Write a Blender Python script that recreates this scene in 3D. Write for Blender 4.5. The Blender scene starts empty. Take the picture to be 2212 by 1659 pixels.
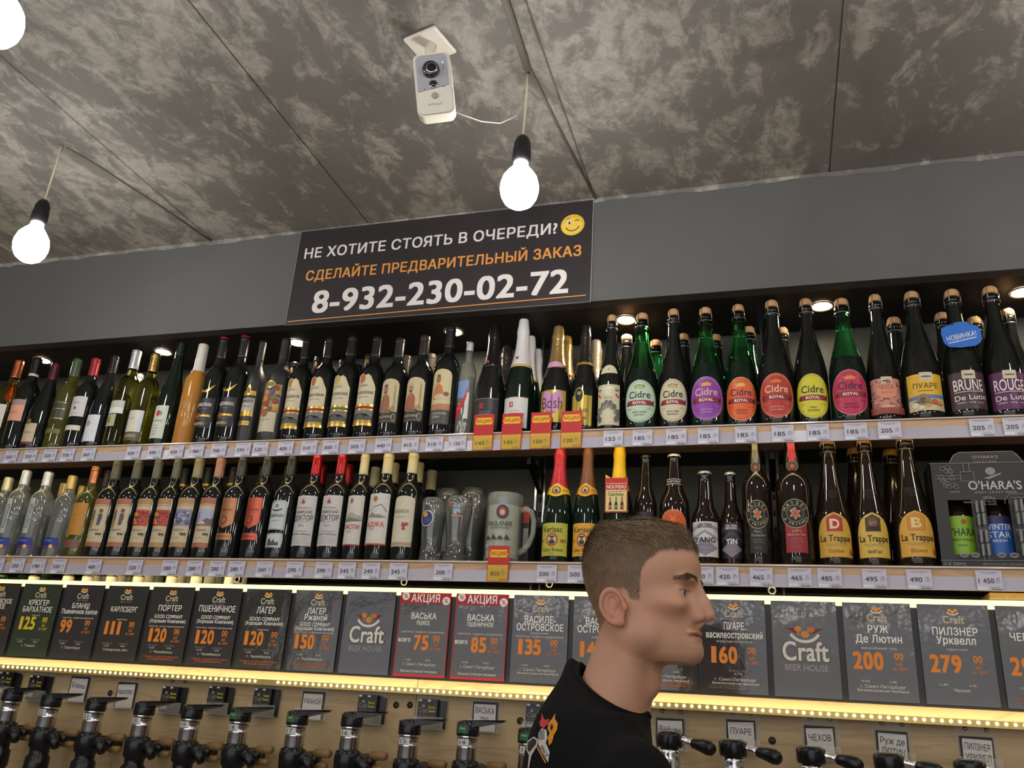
import bpy, bmesh, math, random
import numpy as np
from mathutils import Vector, Matrix
from mathutils.bvhtree import BVHTree
from mathutils.geometry import delaunay_2d_cdt
random.seed(7); np.random.seed(7)
PI = math.pi
S = bpy.context.scene
COL = S.collection
# ------------------------------------------------------------------ camera
F_PX, YAW, PITCH, ROLL = 1850.54, -0.3093, 0.3732, 0.066
CAM = Vector((1.808, -2.1375, 1.5))
_ca, _sa, _cb, _sb, _cc, _sc = math.cos(YAW), math.sin(YAW), math.cos(PITCH), math.sin(PITCH), math.cos(ROLL), math.sin(ROLL)
FW = Vector((_sa*_cb, _ca*_cb, _sb)); _r0 = Vector((_ca, -_sa, 0)); _u0 = _r0.cross(FW)
RT = _cc*_r0 + _sc*_u0; UP = -_sc*_r0 + _cc*_u0
cd = bpy.data.cameras.new('camera'); cam = bpy.data.objects.new('camera', cd); COL.objects.link(cam)
cd.sensor_fit = 'HORIZONTAL'; cd.sensor_width = 36.0; cd.lens = 36.0*F_PX/2212; cd.clip_start = .05
cam.matrix_world = Matrix(((RT.x, UP.x, -FW.x, CAM.x), (RT.y, UP.y, -FW.y, CAM.y), (RT.z, UP.z, -FW.z, CAM.z), (0, 0, 0, 1)))
S.camera = cam
def ray(px, py): return RT*((px-1106)/F_PX) + UP*((829.5-py)/F_PX) + FW
def atY(px, py, Y=0.0):
    d = ray(px, py); return CAM + d*((Y-CAM.y)/d.y)
def atZ(px, py, Z):
    d = ray(px, py); return CAM + d*((Z-CAM.z)/d.z)
# ------------------------------------------------------------------ light levels
S.view_settings.view_transform = 'Standard'; S.view_settings.look = 'None'
S.view_settings.gamma = 1.0; S.view_settings.use_curve_mapping = False
S.view_settings.exposure = 0.68
BULB, DOWN, STRIP, DOT = 34.0, 110.0, 6.0, 12.0
w = bpy.data.worlds.new('world'); S.world = w; w.use_nodes = True
w.node_tree.nodes['Background'].inputs[0].default_value = (.74, .73, .75, 1)
w.node_tree.nodes['Background'].inputs[1].default_value = 1.0
S.cycles.max_bounces = 8; S.cycles.transmission_bounces = 8; S.cycles.transparent_max_bounces = 8
S.cycles.sample_clamp_indirect = 4.0; S.cycles.caustics_refractive = False; S.cycles.caustics_reflective = False
# ------------------------------------------------------------------ materials
def lin(c):
    if isinstance(c, str):
        c = c.lstrip('#'); c = [int(c[i:i+2], 16)/255 for i in (0, 2, 4)]
        return tuple((x/12.92 if x <= .04045 else ((x+.055)/1.055)**2.4) for x in c) + (1,)
    return tuple(c)[:3] + (1,)
_M = {}
def mat(name, col='#808080', rough=.5, metal=0, spec=.5, trans=0, emit=0, coat=0, ior=1.45, var=0, vscale=40, bump=0, bscale=60, alpha=1, bdist=.002):
    key = (name, col if isinstance(col, str) else tuple(col), rough, metal, emit)
    if key in _M: return _M[key]
    m = bpy.data.materials.new(name); m.use_nodes = True; nt = m.node_tree; b = nt.nodes['Principled BSDF']; I = b.inputs
    c = lin(col); I['Base Color'].default_value = c; I['Roughness'].default_value = rough; I['Metallic'].default_value = metal
    I['Specular IOR Level'].default_value = spec; I['Transmission Weight'].default_value = trans; I['IOR'].default_value = ior
    I['Coat Weight'].default_value = coat; I['Alpha'].default_value = alpha
    if emit: I['Emission Color'].default_value = c; I['Emission Strength'].default_value = emit
    if var or bump:
        tc = nt.nodes.new('ShaderNodeTexCoord')
    if var:
        n = nt.nodes.new('ShaderNodeTexNoise'); n.inputs['Scale'].default_value = vscale; n.inputs['Detail'].default_value = 5
        nt.links.new(tc.outputs['Object'], n.inputs['Vector'])
        r = nt.nodes.new('ShaderNodeValToRGB'); r.color_ramp.elements[0].position = .3; r.color_ramp.elements[1].position = .7
        r.color_ramp.elements[0].color = tuple(x*(1-var) for x in c[:3])+(1,); r.color_ramp.elements[1].color = tuple(min(1, x*(1+var)) for x in c[:3])+(1,)
        nt.links.new(n.outputs['Fac'], r.inputs[0]); nt.links.new(r.outputs[0], I['Base Color'])
    if bump:
        n2 = nt.nodes.new('ShaderNodeTexNoise'); n2.inputs['Scale'].default_value = bscale; n2.inputs['Detail'].default_value = 4
        nt.links.new(tc.outputs['Object'], n2.inputs['Vector'])
        bp = nt.nodes.new('ShaderNodeBump'); bp.inputs['Strength'].default_value = bump; bp.inputs['Distance'].default_value = bdist
        nt.links.new(n2.outputs['Fac'], bp.inputs['Height']); nt.links.new(bp.outputs[0], I['Normal'])
    _M[key] = m; return m
def ink(c): return mat('ink', c, .55)
def paper(c): return mat('paper', c, .45, var=.04, vscale=60)
def foil(c): return mat('foil', c, .28, metal=.85, bump=.5, bscale=90)
# ------------------------------------------------------------------ mesh builder
class MB:
    def __init__(s): s.v = []; s.f = []; s.mi = []; s.sm = []; s.mats = []
    def m(s, mt):
        if mt not in s.mats: s.mats.append(mt)
        return s.mats.index(mt)
    def add(s, vs, fs, mt, smooth=False, xf=None):
        o = len(s.v); k = s.m(mt)
        if xf is not None: vs = [tuple(xf @ Vector(p)) for p in vs]
        s.v += [tuple(p) for p in vs]; s.f += [tuple(i+o for i in f) for f in fs]
        s.mi += [k]*len(fs); s.sm += [smooth]*len(fs); return s
    def box(s, x0, x1, y0, y1, z0, z1, mt, bev=0, xf=None):
        if bev:
            e = bev; vs = []
            for (a, b, c) in ((1, 0, 0), (0, 1, 0), (0, 0, 1)):
                pass
            bm = bmesh.new(); bmesh.ops.create_cube(bm, size=1)
            bmesh.ops.scale(bm, vec=(x1-x0, y1-y0, z1-z0), verts=bm.verts)
            bmesh.ops.translate(bm, vec=((x0+x1)/2, (y0+y1)/2, (z0+z1)/2), verts=bm.verts)
            bmesh.ops.bevel(bm, geom=bm.edges[:], offset=e, segments=2, affect='EDGES', profile=.5)
            bm.verts.index_update()
            s.add([v.co[:] for v in bm.verts], [[v.index for v in f.verts] for f in bm.faces], mt, False, xf); bm.free(); return s
        vs = [(x, y, z) for x in (x0, x1) for y in (y0, y1) for z in (z0, z1)]
        return s.add(vs, [(0, 1, 3, 2), (4, 6, 7, 5), (0, 4, 5, 1), (2, 3, 7, 6), (0, 2, 6, 4), (1, 5, 7, 3)], mt, False, xf)
    def lathe(s, prof, mt, n=24, xf=None, smooth=True, mat_at=None):
        vs = []; fs = []; idx = []
        for (r, z) in prof:
            if r < 1e-5: idx.append([len(vs)]*n); vs.append((0, 0, z))
            else:
                idx.append(list(range(len(vs), len(vs)+n)))
                vs += [(r*math.cos(2*PI*k/n), r*math.sin(2*PI*k/n), z) for k in range(n)]
        for i in range(len(prof)-1):
            a, b = idx[i], idx[i+1]
            for k in range(n):
                k2 = (k+1) % n; q = [a[k], a[k2], b[k2], b[k]]
                q2 = []
                for t in q:
                    if t not in q2: q2.append(t)
                if len(q2) > 2: fs.append((q2, (prof[i][1]+prof[i+1][1])/2))
        if mat_at:
            s0 = len(s.v)
            o = s0; s.v += [tuple(xf @ Vector(p)) if xf is not None else p for p in vs]
            for q, z in fs:
                s.f.append(tuple(i+o for i in q)); s.mi.append(s.m(mat_at(z))); s.sm.append(smooth)
            return s
        return s.add(vs, [q for q, z in fs], mt, smooth, xf)
    def tube(s, pts, r, mt, n=8, cap=True):
        pts = [Vector(p) for p in pts]; rs = r if isinstance(r, (list, tuple)) else [r]*len(pts)
        vs = []; fs = []; up = None
        for i, p in enumerate(pts):
            d = (pts[min(i+1, len(pts)-1)]-pts[max(i-1, 0)]).normalized()
            if up is None: up = d.orthogonal().normalized()
            up = (up - d*up.dot(d)); up = up.normalized() if up.length > 1e-6 else d.orthogonal().normalized()
            sd = d.cross(up)
            vs += [tuple(p + (up*math.cos(2*PI*k/n)+sd*math.sin(2*PI*k/n))*rs[i]) for k in range(n)]
        for i in range(len(pts)-1):
            for k in range(n): fs.append((i*n+k, i*n+(k+1) % n, (i+1)*n+(k+1) % n, (i+1)*n+k))
        if cap: fs.append(tuple(reversed(range(n)))); fs.append(tuple(range((len(pts)-1)*n, len(pts)*n)))
        return s.add(vs, fs, mt, True)
    def prism(s, poly, y0, y1, mt, xf=None):      # polygon in x,z extruded in y
        n = len(poly); vs = [(x, y0, z) for x, z in poly]+[(x, y1, z) for x, z in poly]
        fs = [tuple(range(n)), tuple(reversed(range(n, 2*n)))]+[(i, i+n, (i+1) % n+n, (i+1) % n) for i in range(n)]
        return s.add(vs, fs, mt, False, xf)
    def mesh(s, name):
        me = bpy.data.meshes.new(name); me.from_pydata(s.v, [], s.f)
        for mt in s.mats: me.materials.append(mt)
        me.polygons.foreach_set('material_index', s.mi); me.polygons.foreach_set('use_smooth', s.sm)
        me.validate(); me.update(); return me
    def build(s, name, parent=None, loc=None):
        return link(name, s.mesh(name), parent, loc)
def link(name, me, parent=None, loc=None):
    o = bpy.data.objects.new(name, me); COL.objects.link(o)
    if parent is not None: o.parent = parent
    if loc is not None: o.location = loc
    return o
LABELS = {}
TRL = dict(zip('абвгдеёжзийклмнопрстуфхцчшщъыьэюя', 'a b v g d e e zh z i i k l m n o p r s t u f kh ts ch sh sh _ y _ e yu ya'.replace('_', '-').split()))
def latin(t): return ''.join((TRL.get(c.lower(), c) if TRL.get(c.lower(), c) != '-' else '').upper() if c.isupper() else (TRL.get(c, c) if TRL.get(c, c) != '-' or c == '-' else '') for c in t)
PLAIN = [('an orange kerisac label', 'an orange label'), ('a lime yellow kerisac label', 'a lime yellow label'), ('reading TSINANDALI', ''), ('reading SAVINON', ''), ('lettered khvanchkara with a red capsule top', 'with gold wings and a red capsule top, beside the amber liquor'),
 ('lettered kindzmarauli with a red capsule top', 'with gold wings and a red capsule top, beside the gilded arch'), ('whose white label reads LASPI in red', 'whose white label carries red lettering'), ('whose white label reads ADZHA in orange', 'whose white label carries orange lettering'),
 ('LASPI and ADZHA wines', 'red and orange lettered wines'), ('LASPI wine', 'red lettered wine'), ('ADZHA and grape label wines', 'orange lettered and grape label wines'), ('pale grey YANG label', 'pale grey diamond label'), ('black YIN label', 'black diamond label'), ('brown BRUNE label', 'brown label'), ('violet ROUGE label', 'violet label'), ('dark friends beer bottles', 'big dark emblem beer bottles'),
 ('white handwritten card reading Blansh in a clear holder', 'handwritten white card nearest the frame edge, above the taps'), ('white handwritten card reading Karlsberg in a clear holder', 'handwritten white card next to a single hole plug, above the taps'),
 ('white handwritten card reading RZHANOI in a clear holder', 'handwritten white card over the tap numbered 17'), ('white handwritten card reading VASKA PSH in a clear holder', 'handwritten two line white card over the tap numbered 14'),
 ('white handwritten card reading Vaitsen in a clear holder', "handwritten white card just past the man's chest"), ('white handwritten card reading PUARE in a clear holder', 'handwritten white perry card beside a dark hole plug'), ('white handwritten card reading CHEKHOV in a clear holder', 'handwritten single line white card between the perry card and a two line card'),
 ('white handwritten card reading Ruzh de LYUTIN in a clear holder', 'handwritten two line white card, second from the bar end'), ('white handwritten card reading PILZNER URKVEL in a clear holder', 'handwritten two line white card for pilsner, last at the bar end'),
 ('Blansh card', 'first white note'), ('Karlsberg card', 'second white note'), ('RZHANOI card', 'rye beer note'), ('VASKA card', 'two line wheat beer note'), ('note Blansh', 'first white note'), ('note Karlsberg', 'second white note'), ('note RZHANOI', 'rye beer note'), ('note VASKA PSH', 'two line wheat beer note'), ('note Vaitsen', "note by the man's chest"), ('note PUARE', 'perry note'), ('note CHEKHOV', 'single line note'), ('note Ruzh de LYUTIN', 'two line cherry ale note'), ('note PILZNER URKVEL', 'two line pilsner note'),
 ('Blansh note', 'first white note'), ('Karlsberg note', 'second white note'), ('RZHANOI note', 'rye beer note'), ('VASKA note', 'two line wheat beer note'), ('card headed PSHENICHNOE, priced', 'card for wheat beer in plain black, priced'), ('for ginger beer RYZHEE priced', 'for amber beer priced')]
def tag(o, label, cat, group=None, kind=None):
    label = latin(label) if label else label
    for k_, v_ in PLAIN:
        if label: label = label.replace(k_, v_)
    if label: label = ' '.join(label.split()[:16])
    if label: 
        if label in LABELS and not group: print('DUPLICATE LABEL', label)
        LABELS[label] = 1; o['label'] = label
    if cat: o['category'] = cat
    if group: o['group'] = group
    if kind: o['kind'] = kind
    return o
def thing(name, label, cat, loc=(0, 0, 0), rz=0, group=None):
    o = bpy.data.objects.new(name, None); COL.objects.link(o); o.location = loc; o.rotation_euler = (0, 0, rz)
    return tag(o, label, cat, group)
def struct(name, mb, label=None):
    o = mb.build(name) if isinstance(mb, MB) else mb; o['kind'] = 'structure'
    if label: o['label'] = label
    return o
def copy_tree(o, parent=None):
    c = o.copy(); COL.objects.link(c); c.parent = parent
    for ch in list(o.children): copy_tree(ch, c)
    return c
# ------------------------------------------------------------------ lettering: a glyph atlas from the built-in font
_G = {}
def glyph(ch, res=3):
    k = (ch, res)
    if k in _G: return _G[k]
    def outline(t):
        cu = bpy.data.curves.new('glyph', 'FONT'); cu.body = t; cu.size = 1; cu.resolution_u = res; cu.fill_mode = 'NONE'
        ob = bpy.data.objects.new('glyph', cu); me = bpy.data.meshes.new_from_object(ob)
        co = [(v.co.x, v.co.y) for v in me.vertices]; nb = {}
        for e in me.edges: a, b = e.vertices; nb.setdefault(a, []).append(b); nb.setdefault(b, []).append(a)
        bpy.data.meshes.remove(me); bpy.data.objects.remove(ob); bpy.data.curves.remove(cu)
        loops = []; seen = set()
        for st in range(len(co)):
            if st in seen or st not in nb: continue
            lp = [st]; seen.add(st); cur = st
            while True:
                nx = [n_ for n_ in nb[cur] if n_ not in seen]
                if not nx: break
                cur = nx[0] if cur != st or len(nx) == 1 else min(nx, key=lambda q: abs(q-st)); seen.add(cur); lp.append(cur)
            loops.append([co[q] for q in lp])
        return co, loops
    vs = []; fs = []; pc = []
    if ch != ' ':
        _, loops = outline(ch); loops = [l for l in loops if len(l) > 2]; pts = []; ed = []
        for l in loops:
            b0 = len(pts); pts += [Vector(p) for p in l]; ed += [(b0+q, b0+(q+1) % len(l)) for q in range(len(l))]
        ov, _, of, _, _, _ = delaunay_2d_cdt(pts, ed, [], 0, 1e-6)
        def wind(p):
            w_ = 0
            for l in loops:
                for (x1, y1), (x2, y2) in zip(l, l[1:]+l[:1]):
                    if (y1 <= p[1]) != (y2 <= p[1]) and p[0] < (x2-x1)*(p[1]-y1)/(y2-y1)+x1: w_ += 1 if y2 > y1 else -1
            return w_
        vs = [(v.x, v.y) for v in ov]; pc = [0]*len(vs)
        fs = [tuple(q) for q in of if wind((sum(vs[k_][0] for k_ in q)/len(q), sum(vs[k_][1] for k_ in q)/len(q))) != 0]
    a, _ = outline('|'+ch+'|'); b, _ = outline('||')
    adv = (max(p[0] for p in a)-min(p[0] for p in a))-(max(p[0] for p in b)-min(p[0] for p in b))
    _G[k] = (vs, fs, adv, pc); return _G[k]
def text2d(s, cx, cy, h, w=None, bold=0, align='C', slant=0, rot=0, sp=0, layers=False):
    # heavier strokes are overstruck copies of the letter, like a bold print
    res = 8 if h > .03 else (5 if h > .012 else 3); d = max(0, min(bold, 2.2))*.020
    D = [(0, 0)] if d < .006 else ([(-d, 0), (d, 0)] if h < .007 else [(-d, -d*.7), (d, -d*.7), (-d, d*.7), (d, d*.7)])
    if not layers: D = [(0, 0)]
    x = 0; V = []; Fc = []; LV = []; LF = []
    for ch in s:
        vs, fs, adv, pc = glyph(ch, res)
        for q_, (dx, dy) in enumerate(D):
            o = len(V); LV += [q_*3+min(c_, 2) for c_ in pc]; LF += [q_*3+min(pc[f_[0]], 2) for f_ in fs]; V += [(x+vx+dx+slant*vy, vy+dy) for vx, vy in vs]; Fc += [tuple(i+o for i in f) for f in fs]
        x += adv+sp+1.2*d
    if not V: return [] if layers else ([], [])
    hy = [p[1] for p in glyph('H', 3)[0]]; capn = max(hy)-min(hy)
    x0 = min(p[0] for p in V); x1 = max(p[0] for p in V)
    sc = h/(capn+1.4*d*(h >= .007)); sx = sc if w is None else w/max(1e-6, (x1-x0))
    ox = {'C': -(x0+x1)/2, 'L': -x0, 'R': -x1}[align]
    c, sn = math.cos(rot), math.sin(rot); out = []
    for vx, vy in V:
        X = (vx+ox)*sx; Y = (vy-capn/2)*sc
        out.append((cx+X*c-Y*sn, cy+X*sn+Y*c))
    if layers:
        R_ = []
        for q_ in sorted(set(LV)):
            mp = {}; vv = []
            for i, l in enumerate(LV):
                if l == q_: mp[i] = len(vv); vv.append(out[i])
            R_.append((vv, [tuple(mp[i] for i in f_) for f_, l in zip(Fc, LF) if l == q_]))
        return R_
    return out, Fc
def ell(cx, cy, a, b, n=28, a0=0):
    return [(cx+a*math.cos(2*PI*k/n+a0), cy+b*math.sin(2*PI*k/n+a0)) for k in range(n)]
# print ops on a surface: xf2(x, z, off) -> 3d point
def cyl(R): return lambda x, z, off: ((R+off)*math.sin(x/R), -(R+off)*math.cos(x/R), z)
def flat(y0=0): return lambda x, z, off: (x, y0-off, z)
def rect_op(mb, f, x0, x1, z0, z1, mt, off, step=.0045, top=None, bot=None):
    n = max(1, int(abs(x1-x0)/step)); vs = []; fs = []
    for i in range(n+1):
        x = x0+(x1-x0)*i/n; b = bot(x) if bot else z0; t = top(x) if top else z1
        vs += [f(x, b, off), f(x, t, off)]
    for i in range(n): fs.append((2*i, 2*i+2, 2*i+3, 2*i+1))
    mb.add(vs, fs, mt, True)
def put(mb, f, V, Fc, mt, off, step=.004):
    # lay flat shapes on a surface; on a curved one cut them into strips first so they follow it
    xs = [p[0] for p in V]
    curved = abs(f(.01, 0, 0)[1]-f(0, 0, 0)[1]) > 1e-7
    if not curved or max(xs)-min(xs) < .0055: mb.add([f(x, z, off) for x, z in V], Fc, mt, curved); return
    bm = bmesh.new(); vs = [bm.verts.new((x, z, 0)) for x, z in V]
    for q in Fc:
        try: bm.faces.new([vs[i] for i in q])
        except ValueError: pass
    bmesh.ops.triangulate(bm, faces=[q for q in bm.faces if len(q.verts) > 4])
    k = math.ceil(min(xs)/step)
    while k*step < max(xs):
        bmesh.ops.bisect_plane(bm, geom=bm.verts[:]+bm.edges[:]+bm.faces[:], plane_co=(k*step, 0, 0), plane_no=(1, 0, 0)); k += 1
    bm.verts.index_update(); mb.add([f(v.co.x, v.co.y, off) for v in bm.verts], [[v.index for v in q.verts] for q in bm.faces], mt, True); bm.free()
def draw(mb, f, ops, off0=.0003, d=.00012):
    off = off0
    for op in ops:
        k = op[0]; off += d
        if k == 'r': _, x0, x1, z0, z1, mt = op; rect_op(mb, f, x0, x1, z0, z1, mt, off)
        elif k == 'e':
            _, cx, cz, a, b, mt = op
            g = lambda x, s: cz+s*b*math.sqrt(max(0, 1-((x-cx)/a)**2))
            xs = [cx-a*math.cos(PI*i/20) for i in range(21)]
            vs = []; 
            for x in xs: vs += [f(x, g(x, -1), off), f(x, g(x, 1), off)]
            mb.add(vs, [(2*i, 2*i+2, 2*i+3, 2*i+1) for i in range(20)], mt, True)
        elif k == 'a':   # arch: rect with domed top
            _, x0, x1, z0, z1, rise, mt = op
            c = (x0+x1)/2; hw = (x1-x0)/2
            rect_op(mb, f, x0, x1, z0, z1, mt, off, top=lambda x: z1+rise*(math.sqrt(max(0, 1-((x-c)/hw)**2))-1))
        elif k == 'p': _, pts, mt = op; put(mb, f, pts, [tuple(range(len(pts)))], mt, off)
        elif k == 't':
            _, s, cx, cz, h, w, mt, bold = op[:8]; rot = op[8] if len(op) > 8 else 0
            for q_, (V, Fc) in enumerate(text2d(s, cx, cz, h, w, bold, rot=rot, layers=True)):
                o_ = off+.0002+q_*.0000035
                if h > .0115: put(mb, f, V, Fc, mt, o_)
                else: mb.add([f(x, z, o_) for x, z in V], Fc, mt)
        elif k == 'l':   # line
            _, x0, z0, x1, z1, t, mt = op; dx, dz = x1-x0, z1-z0; L = math.hypot(dx, dz) or 1; nx, nz = -dz/L*t/2, dx/L*t/2
            n = max(1, int(L/.006)); vs = []
            for i in range(n+1): u = i/n; vs += [f(x0+dx*u-nx, z0+dz*u-nz, off), f(x0+dx*u+nx, z0+dz*u+nz, off)]
            mb.add(vs, [(2*i, 2*i+2, 2*i+3, 2*i+1) for i in range(n)], mt)
        elif k == 'ring':
            _, cx, cz, a, b, t, mt = op; o = ell(cx, cz, a, b, 32); q = ell(cx, cz, a-t, b-t, 32)
            mb.add([f(x, z, off) for x, z in o+q], [(i, (i+1) % 32, 32+(i+1) % 32, 32+i) for i in range(32)], mt)
W_, K_, OR_, GO_, RD_ = ink('#f1ece0'), ink('#1c1917'), ink('#f0902c'), mat('gold_ink', '#c9a24c', .3, metal=.6), ink('#c2282a')
GY_ = ink('#8d877c')
# ------------------------------------------------------------------ the room
ZC = 2.965; ZN = 2.62; ZS1, ZS2, ZS3 = 2.238, 1.883, 1.56
X0, X1, Y0, YW = -3.2, 4.6, -6.4, .290
def ceiling_mat():
    m = bpy.data.materials.new('stripped_concrete'); m.use_nodes = True; nt = m.node_tree; N = nt.nodes.new; L = nt.links.new
    b = nt.nodes['Principled BSDF']; b.inputs['Roughness'].default_value = .8
    g = N('ShaderNodeNewGeometry')
    def noise(scale, detail, dist=0, rough=.6, sc=(1, 1, 1)):
        mp = N('ShaderNodeMapping'); mp.inputs['Scale'].default_value = sc; L(g.outputs['Position'], mp.inputs['Vector'])
        n = N('ShaderNodeTexNoise'); n.inputs['Scale'].default_value = scale; n.inputs['Detail'].default_value = detail
        n.inputs['Roughness'].default_value = rough; n.inputs['Distortion'].default_value = dist; L(mp.outputs[0], n.inputs['Vector']); return n
    def ramp(src, p0, p1, c0=(0, 0, 0, 1), c1=(1, 1, 1, 1)):
        r = N('ShaderNodeValToRGB'); e = r.color_ramp.elements; e[0].position = p0; e[1].position = p1; e[0].color = c0; e[1].color = c1
        L(src, r.inputs[0]); return r
    big = noise(1.5, 3, .3); patch = noise(9.5, 9, .5, .68, (1.3, .75, 1)); fine = noise(34, 6, .8, .7)
    s = N('ShaderNodeMath'); s.operation = 'MULTIPLY_ADD'; L(big.outputs['Fac'], s.inputs[0]); s.inputs[1].default_value = .45; L(patch.outputs['Fac'], s.inputs[2])
    s2 = N('ShaderNodeMath'); s2.operation = 'MULTIPLY_ADD'; L(fine.outputs['Fac'], s2.inputs[0]); s2.inputs[1].default_value = .22; L(s.outputs[0], s2.inputs[2])
    base = ramp(big.outputs['Fac'], .35, .65, lin('#716e6a'), lin('#7f7b76'))
    mask = ramp(s2.outputs[0], .80, .93)
    mx = N('ShaderNodeMix'); mx.data_type = 'RGBA'; L(mask.outputs[0], mx.inputs['Factor']); L(base.outputs[0], mx.inputs['A'])
    lt = ramp(fine.outputs['Fac'], .35, .7, lin('#98948d'), lin('#aeaaa2')); L(lt.outputs[0], mx.inputs['B'])
    sp = noise(60, 5, 1.5, .7); spm = ramp(sp.outputs['Fac'], .69, .71)
    gate = ramp(patch.outputs['Fac'], .52, .6); mm = N('ShaderNodeMath'); mm.operation = 'MULTIPLY'; L(spm.outputs[0], mm.inputs[0]); L(gate.outputs[0], mm.inputs[1])
    mx2 = N('ShaderNodeMix'); mx2.data_type = 'RGBA'; L(mm.outputs[0], mx2.inputs['Factor']); L(mx.outputs['Result'], mx2.inputs['A']); mx2.inputs['B'].default_value = lin('#c4bfb4')
    dk = noise(2.6, 4, .5); dkm = ramp(dk.outputs['Fac'], .55, .72, (1, 1, 1, 1), (.78, .775, .77, 1))
    mu = N('ShaderNodeMix'); mu.data_type = 'RGBA'; mu.blend_type = 'MULTIPLY'; mu.inputs['Factor'].default_value = 1; L(mx2.outputs['Result'], mu.inputs['A']); L(dkm.outputs[0], mu.inputs['B'])
    L(mu.outputs['Result'], b.inputs['Base Color'])
    bp = N('ShaderNodeBump'); bp.inputs['Strength'].default_value = .5; bp.inputs['Distance'].default_value = .004; L(s2.outputs[0], bp.inputs['Height']); L(bp.outputs[0], b.inputs['Normal'])
    return m
CE = ceiling_mat()
def wood_mat(name, c0, c1, axis='x', scale=1.0, rough=.5):
    m = bpy.data.materials.new(name); m.use_nodes = True; nt = m.node_tree; N = nt.nodes.new; L = nt.links.new
    b = nt.nodes['Principled BSDF']; b.inputs['Roughness'].default_value = rough
    g = N('ShaderNodeNewGeometry'); mp = N('ShaderNodeMapping'); mp.inputs['Scale'].default_value = (1.2, 6, 9) if axis == 'x' else (9, 9, 1.2); L(g.outputs['Position'], mp.inputs['Vector'])
    n = N('ShaderNodeTexNoise'); n.inputs['Scale'].default_value = 1.6*scale; n.inputs['Detail'].default_value = 6; n.inputs['Distortion'].default_value = 1.2; L(mp.outputs[0], n.inputs['Vector'])
    wv = N('ShaderNodeMath'); wv.operation = 'MULTIPLY'; wv.inputs[1].default_value = 9; L(n.outputs['Fac'], wv.inputs[0])
    fr = N('ShaderNodeMath'); fr.operation = 'PINGPONG'; fr.inputs[1].default_value = 1; L(wv.outputs[0], fr.inputs[0])
    r = N('ShaderNodeValToRGB'); e = r.color_ramp.elements; e[0].position = .02; e[1].position = .35; e[0].color = lin(c0); e[1].color = lin(c1)
    L(fr.outputs[0], r.inputs[0]); L(r.outputs[0], b.inputs['Base Color']); return m
PLY = wood_mat('plywood', '#b09468', '#bda378'); LATH = wood_mat('pine_lath', '#b08d68', '#c4a07a', rough=.45)
FLOORW = wood_mat('grey_floor', '#6a6460', '#7a736c', rough=.35)
PAINT = mat('grey_wall_paint', '#5f5f5d', .75, var=.05, vscale=3, bump=.15, bscale=200)
DARK = mat('dark_green_black_wall', '#34352e', .55, var=.12, vscale=2)
ROOMW = mat('room_wall_plaster', '#8f8a82', .8, var=.08, vscale=2, bump=.2)
# ceiling: backing slab and separate concrete slabs with open joints running away from the shelves
mb = MB(); mb.box(X0-.1, X1+.1, Y0-.1, .4, ZC+.004, ZC+.12, mat('joint_mortar', '#6b6760', .9)); ceil = struct('ceiling', mb)  # mortar colour that shows in the slab joints
joints = [X0, -2.9+.8, -.78, .015, .60, 1.345, 2.006, 2.9, 3.8, X1]
joints = sorted(set(joints)); 
for i in range(len(joints)-1):
    g = .0015; a, c = joints[i]+g, joints[i+1]-g; m = MB(); bw = .003
    # slab with chamfered lower edges
    dz = random.uniform(-.0008, .0008)
    for (y0, y1) in ((Y0, .02),):
        vs = [(a, y0, ZC+.0045), (a, y0, ZC+bw+dz), (a+bw, y0, ZC+dz), (c-bw, y0, ZC+dz), (c, y0, ZC+bw+dz), (c, y0, ZC+.0045)]
        vs += [(x, y1, z) for x, y, z in vs]
        m.add(vs, [(k, k+1, k+7, k+6) for k in range(5)]+[(5, 4, 3, 2, 1, 0), (6, 7, 8, 9, 10, 11)], CE)
    m.build('slab', ceil)
# ragged paint edge where plaster meets the grey fascia
mb = MB(); mb.box(X0, X1, 0, .04, ZN, ZC-.004, PAINT)
n = 260; vs = []; fs = []
for i in range(n+1):
    x = X0+(X1-X0)*i/n; vs += [(x, -.0012, ZC), (x, -.0012, ZC-.010-random.random()*.009)]
mb.add(vs, [(2*i, 2*i+1, 2*i+3, 2*i+2) for i in range(n)], CE)
struct('wall_front', mb, 'dark grey painted fascia between the concrete ceiling and the top shelf')
mb = MB(); mb.box(X0, X1, .04, YW, ZN, ZN+.02, mat('soffit_board', '#2d2c29', .5, var=.08, vscale=3))
struct('trim_1', mb, 'dark soffit board over the top shelf')
mb = MB(); mb.box(X0, X1, YW, YW+.1, 0, ZC, DARK); struct('wall_back', mb)
mb = MB(); mb.box(X0-.1, X0, Y0, YW+.1, 0, ZC+.02, ROOMW); struct('wall_left', mb)
mb = MB(); mb.box(X1, X1+.1, Y0, YW+.1, 0, ZC+.02, ROOMW); struct('wall_right', mb)
mb = MB(); mb.box(X0-.1, X1+.1, Y0-.1, YW+.1, -.1, 0, FLOORW); struct('floor', mb)
# conduit and wires on the ceiling
def wire(name, pts, r, col, label):
    m = MB(); m.tube(pts, r, mat('cable_sheath', col, .5)); o = m.build(name); return tag(o, label, 'cable')
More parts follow.
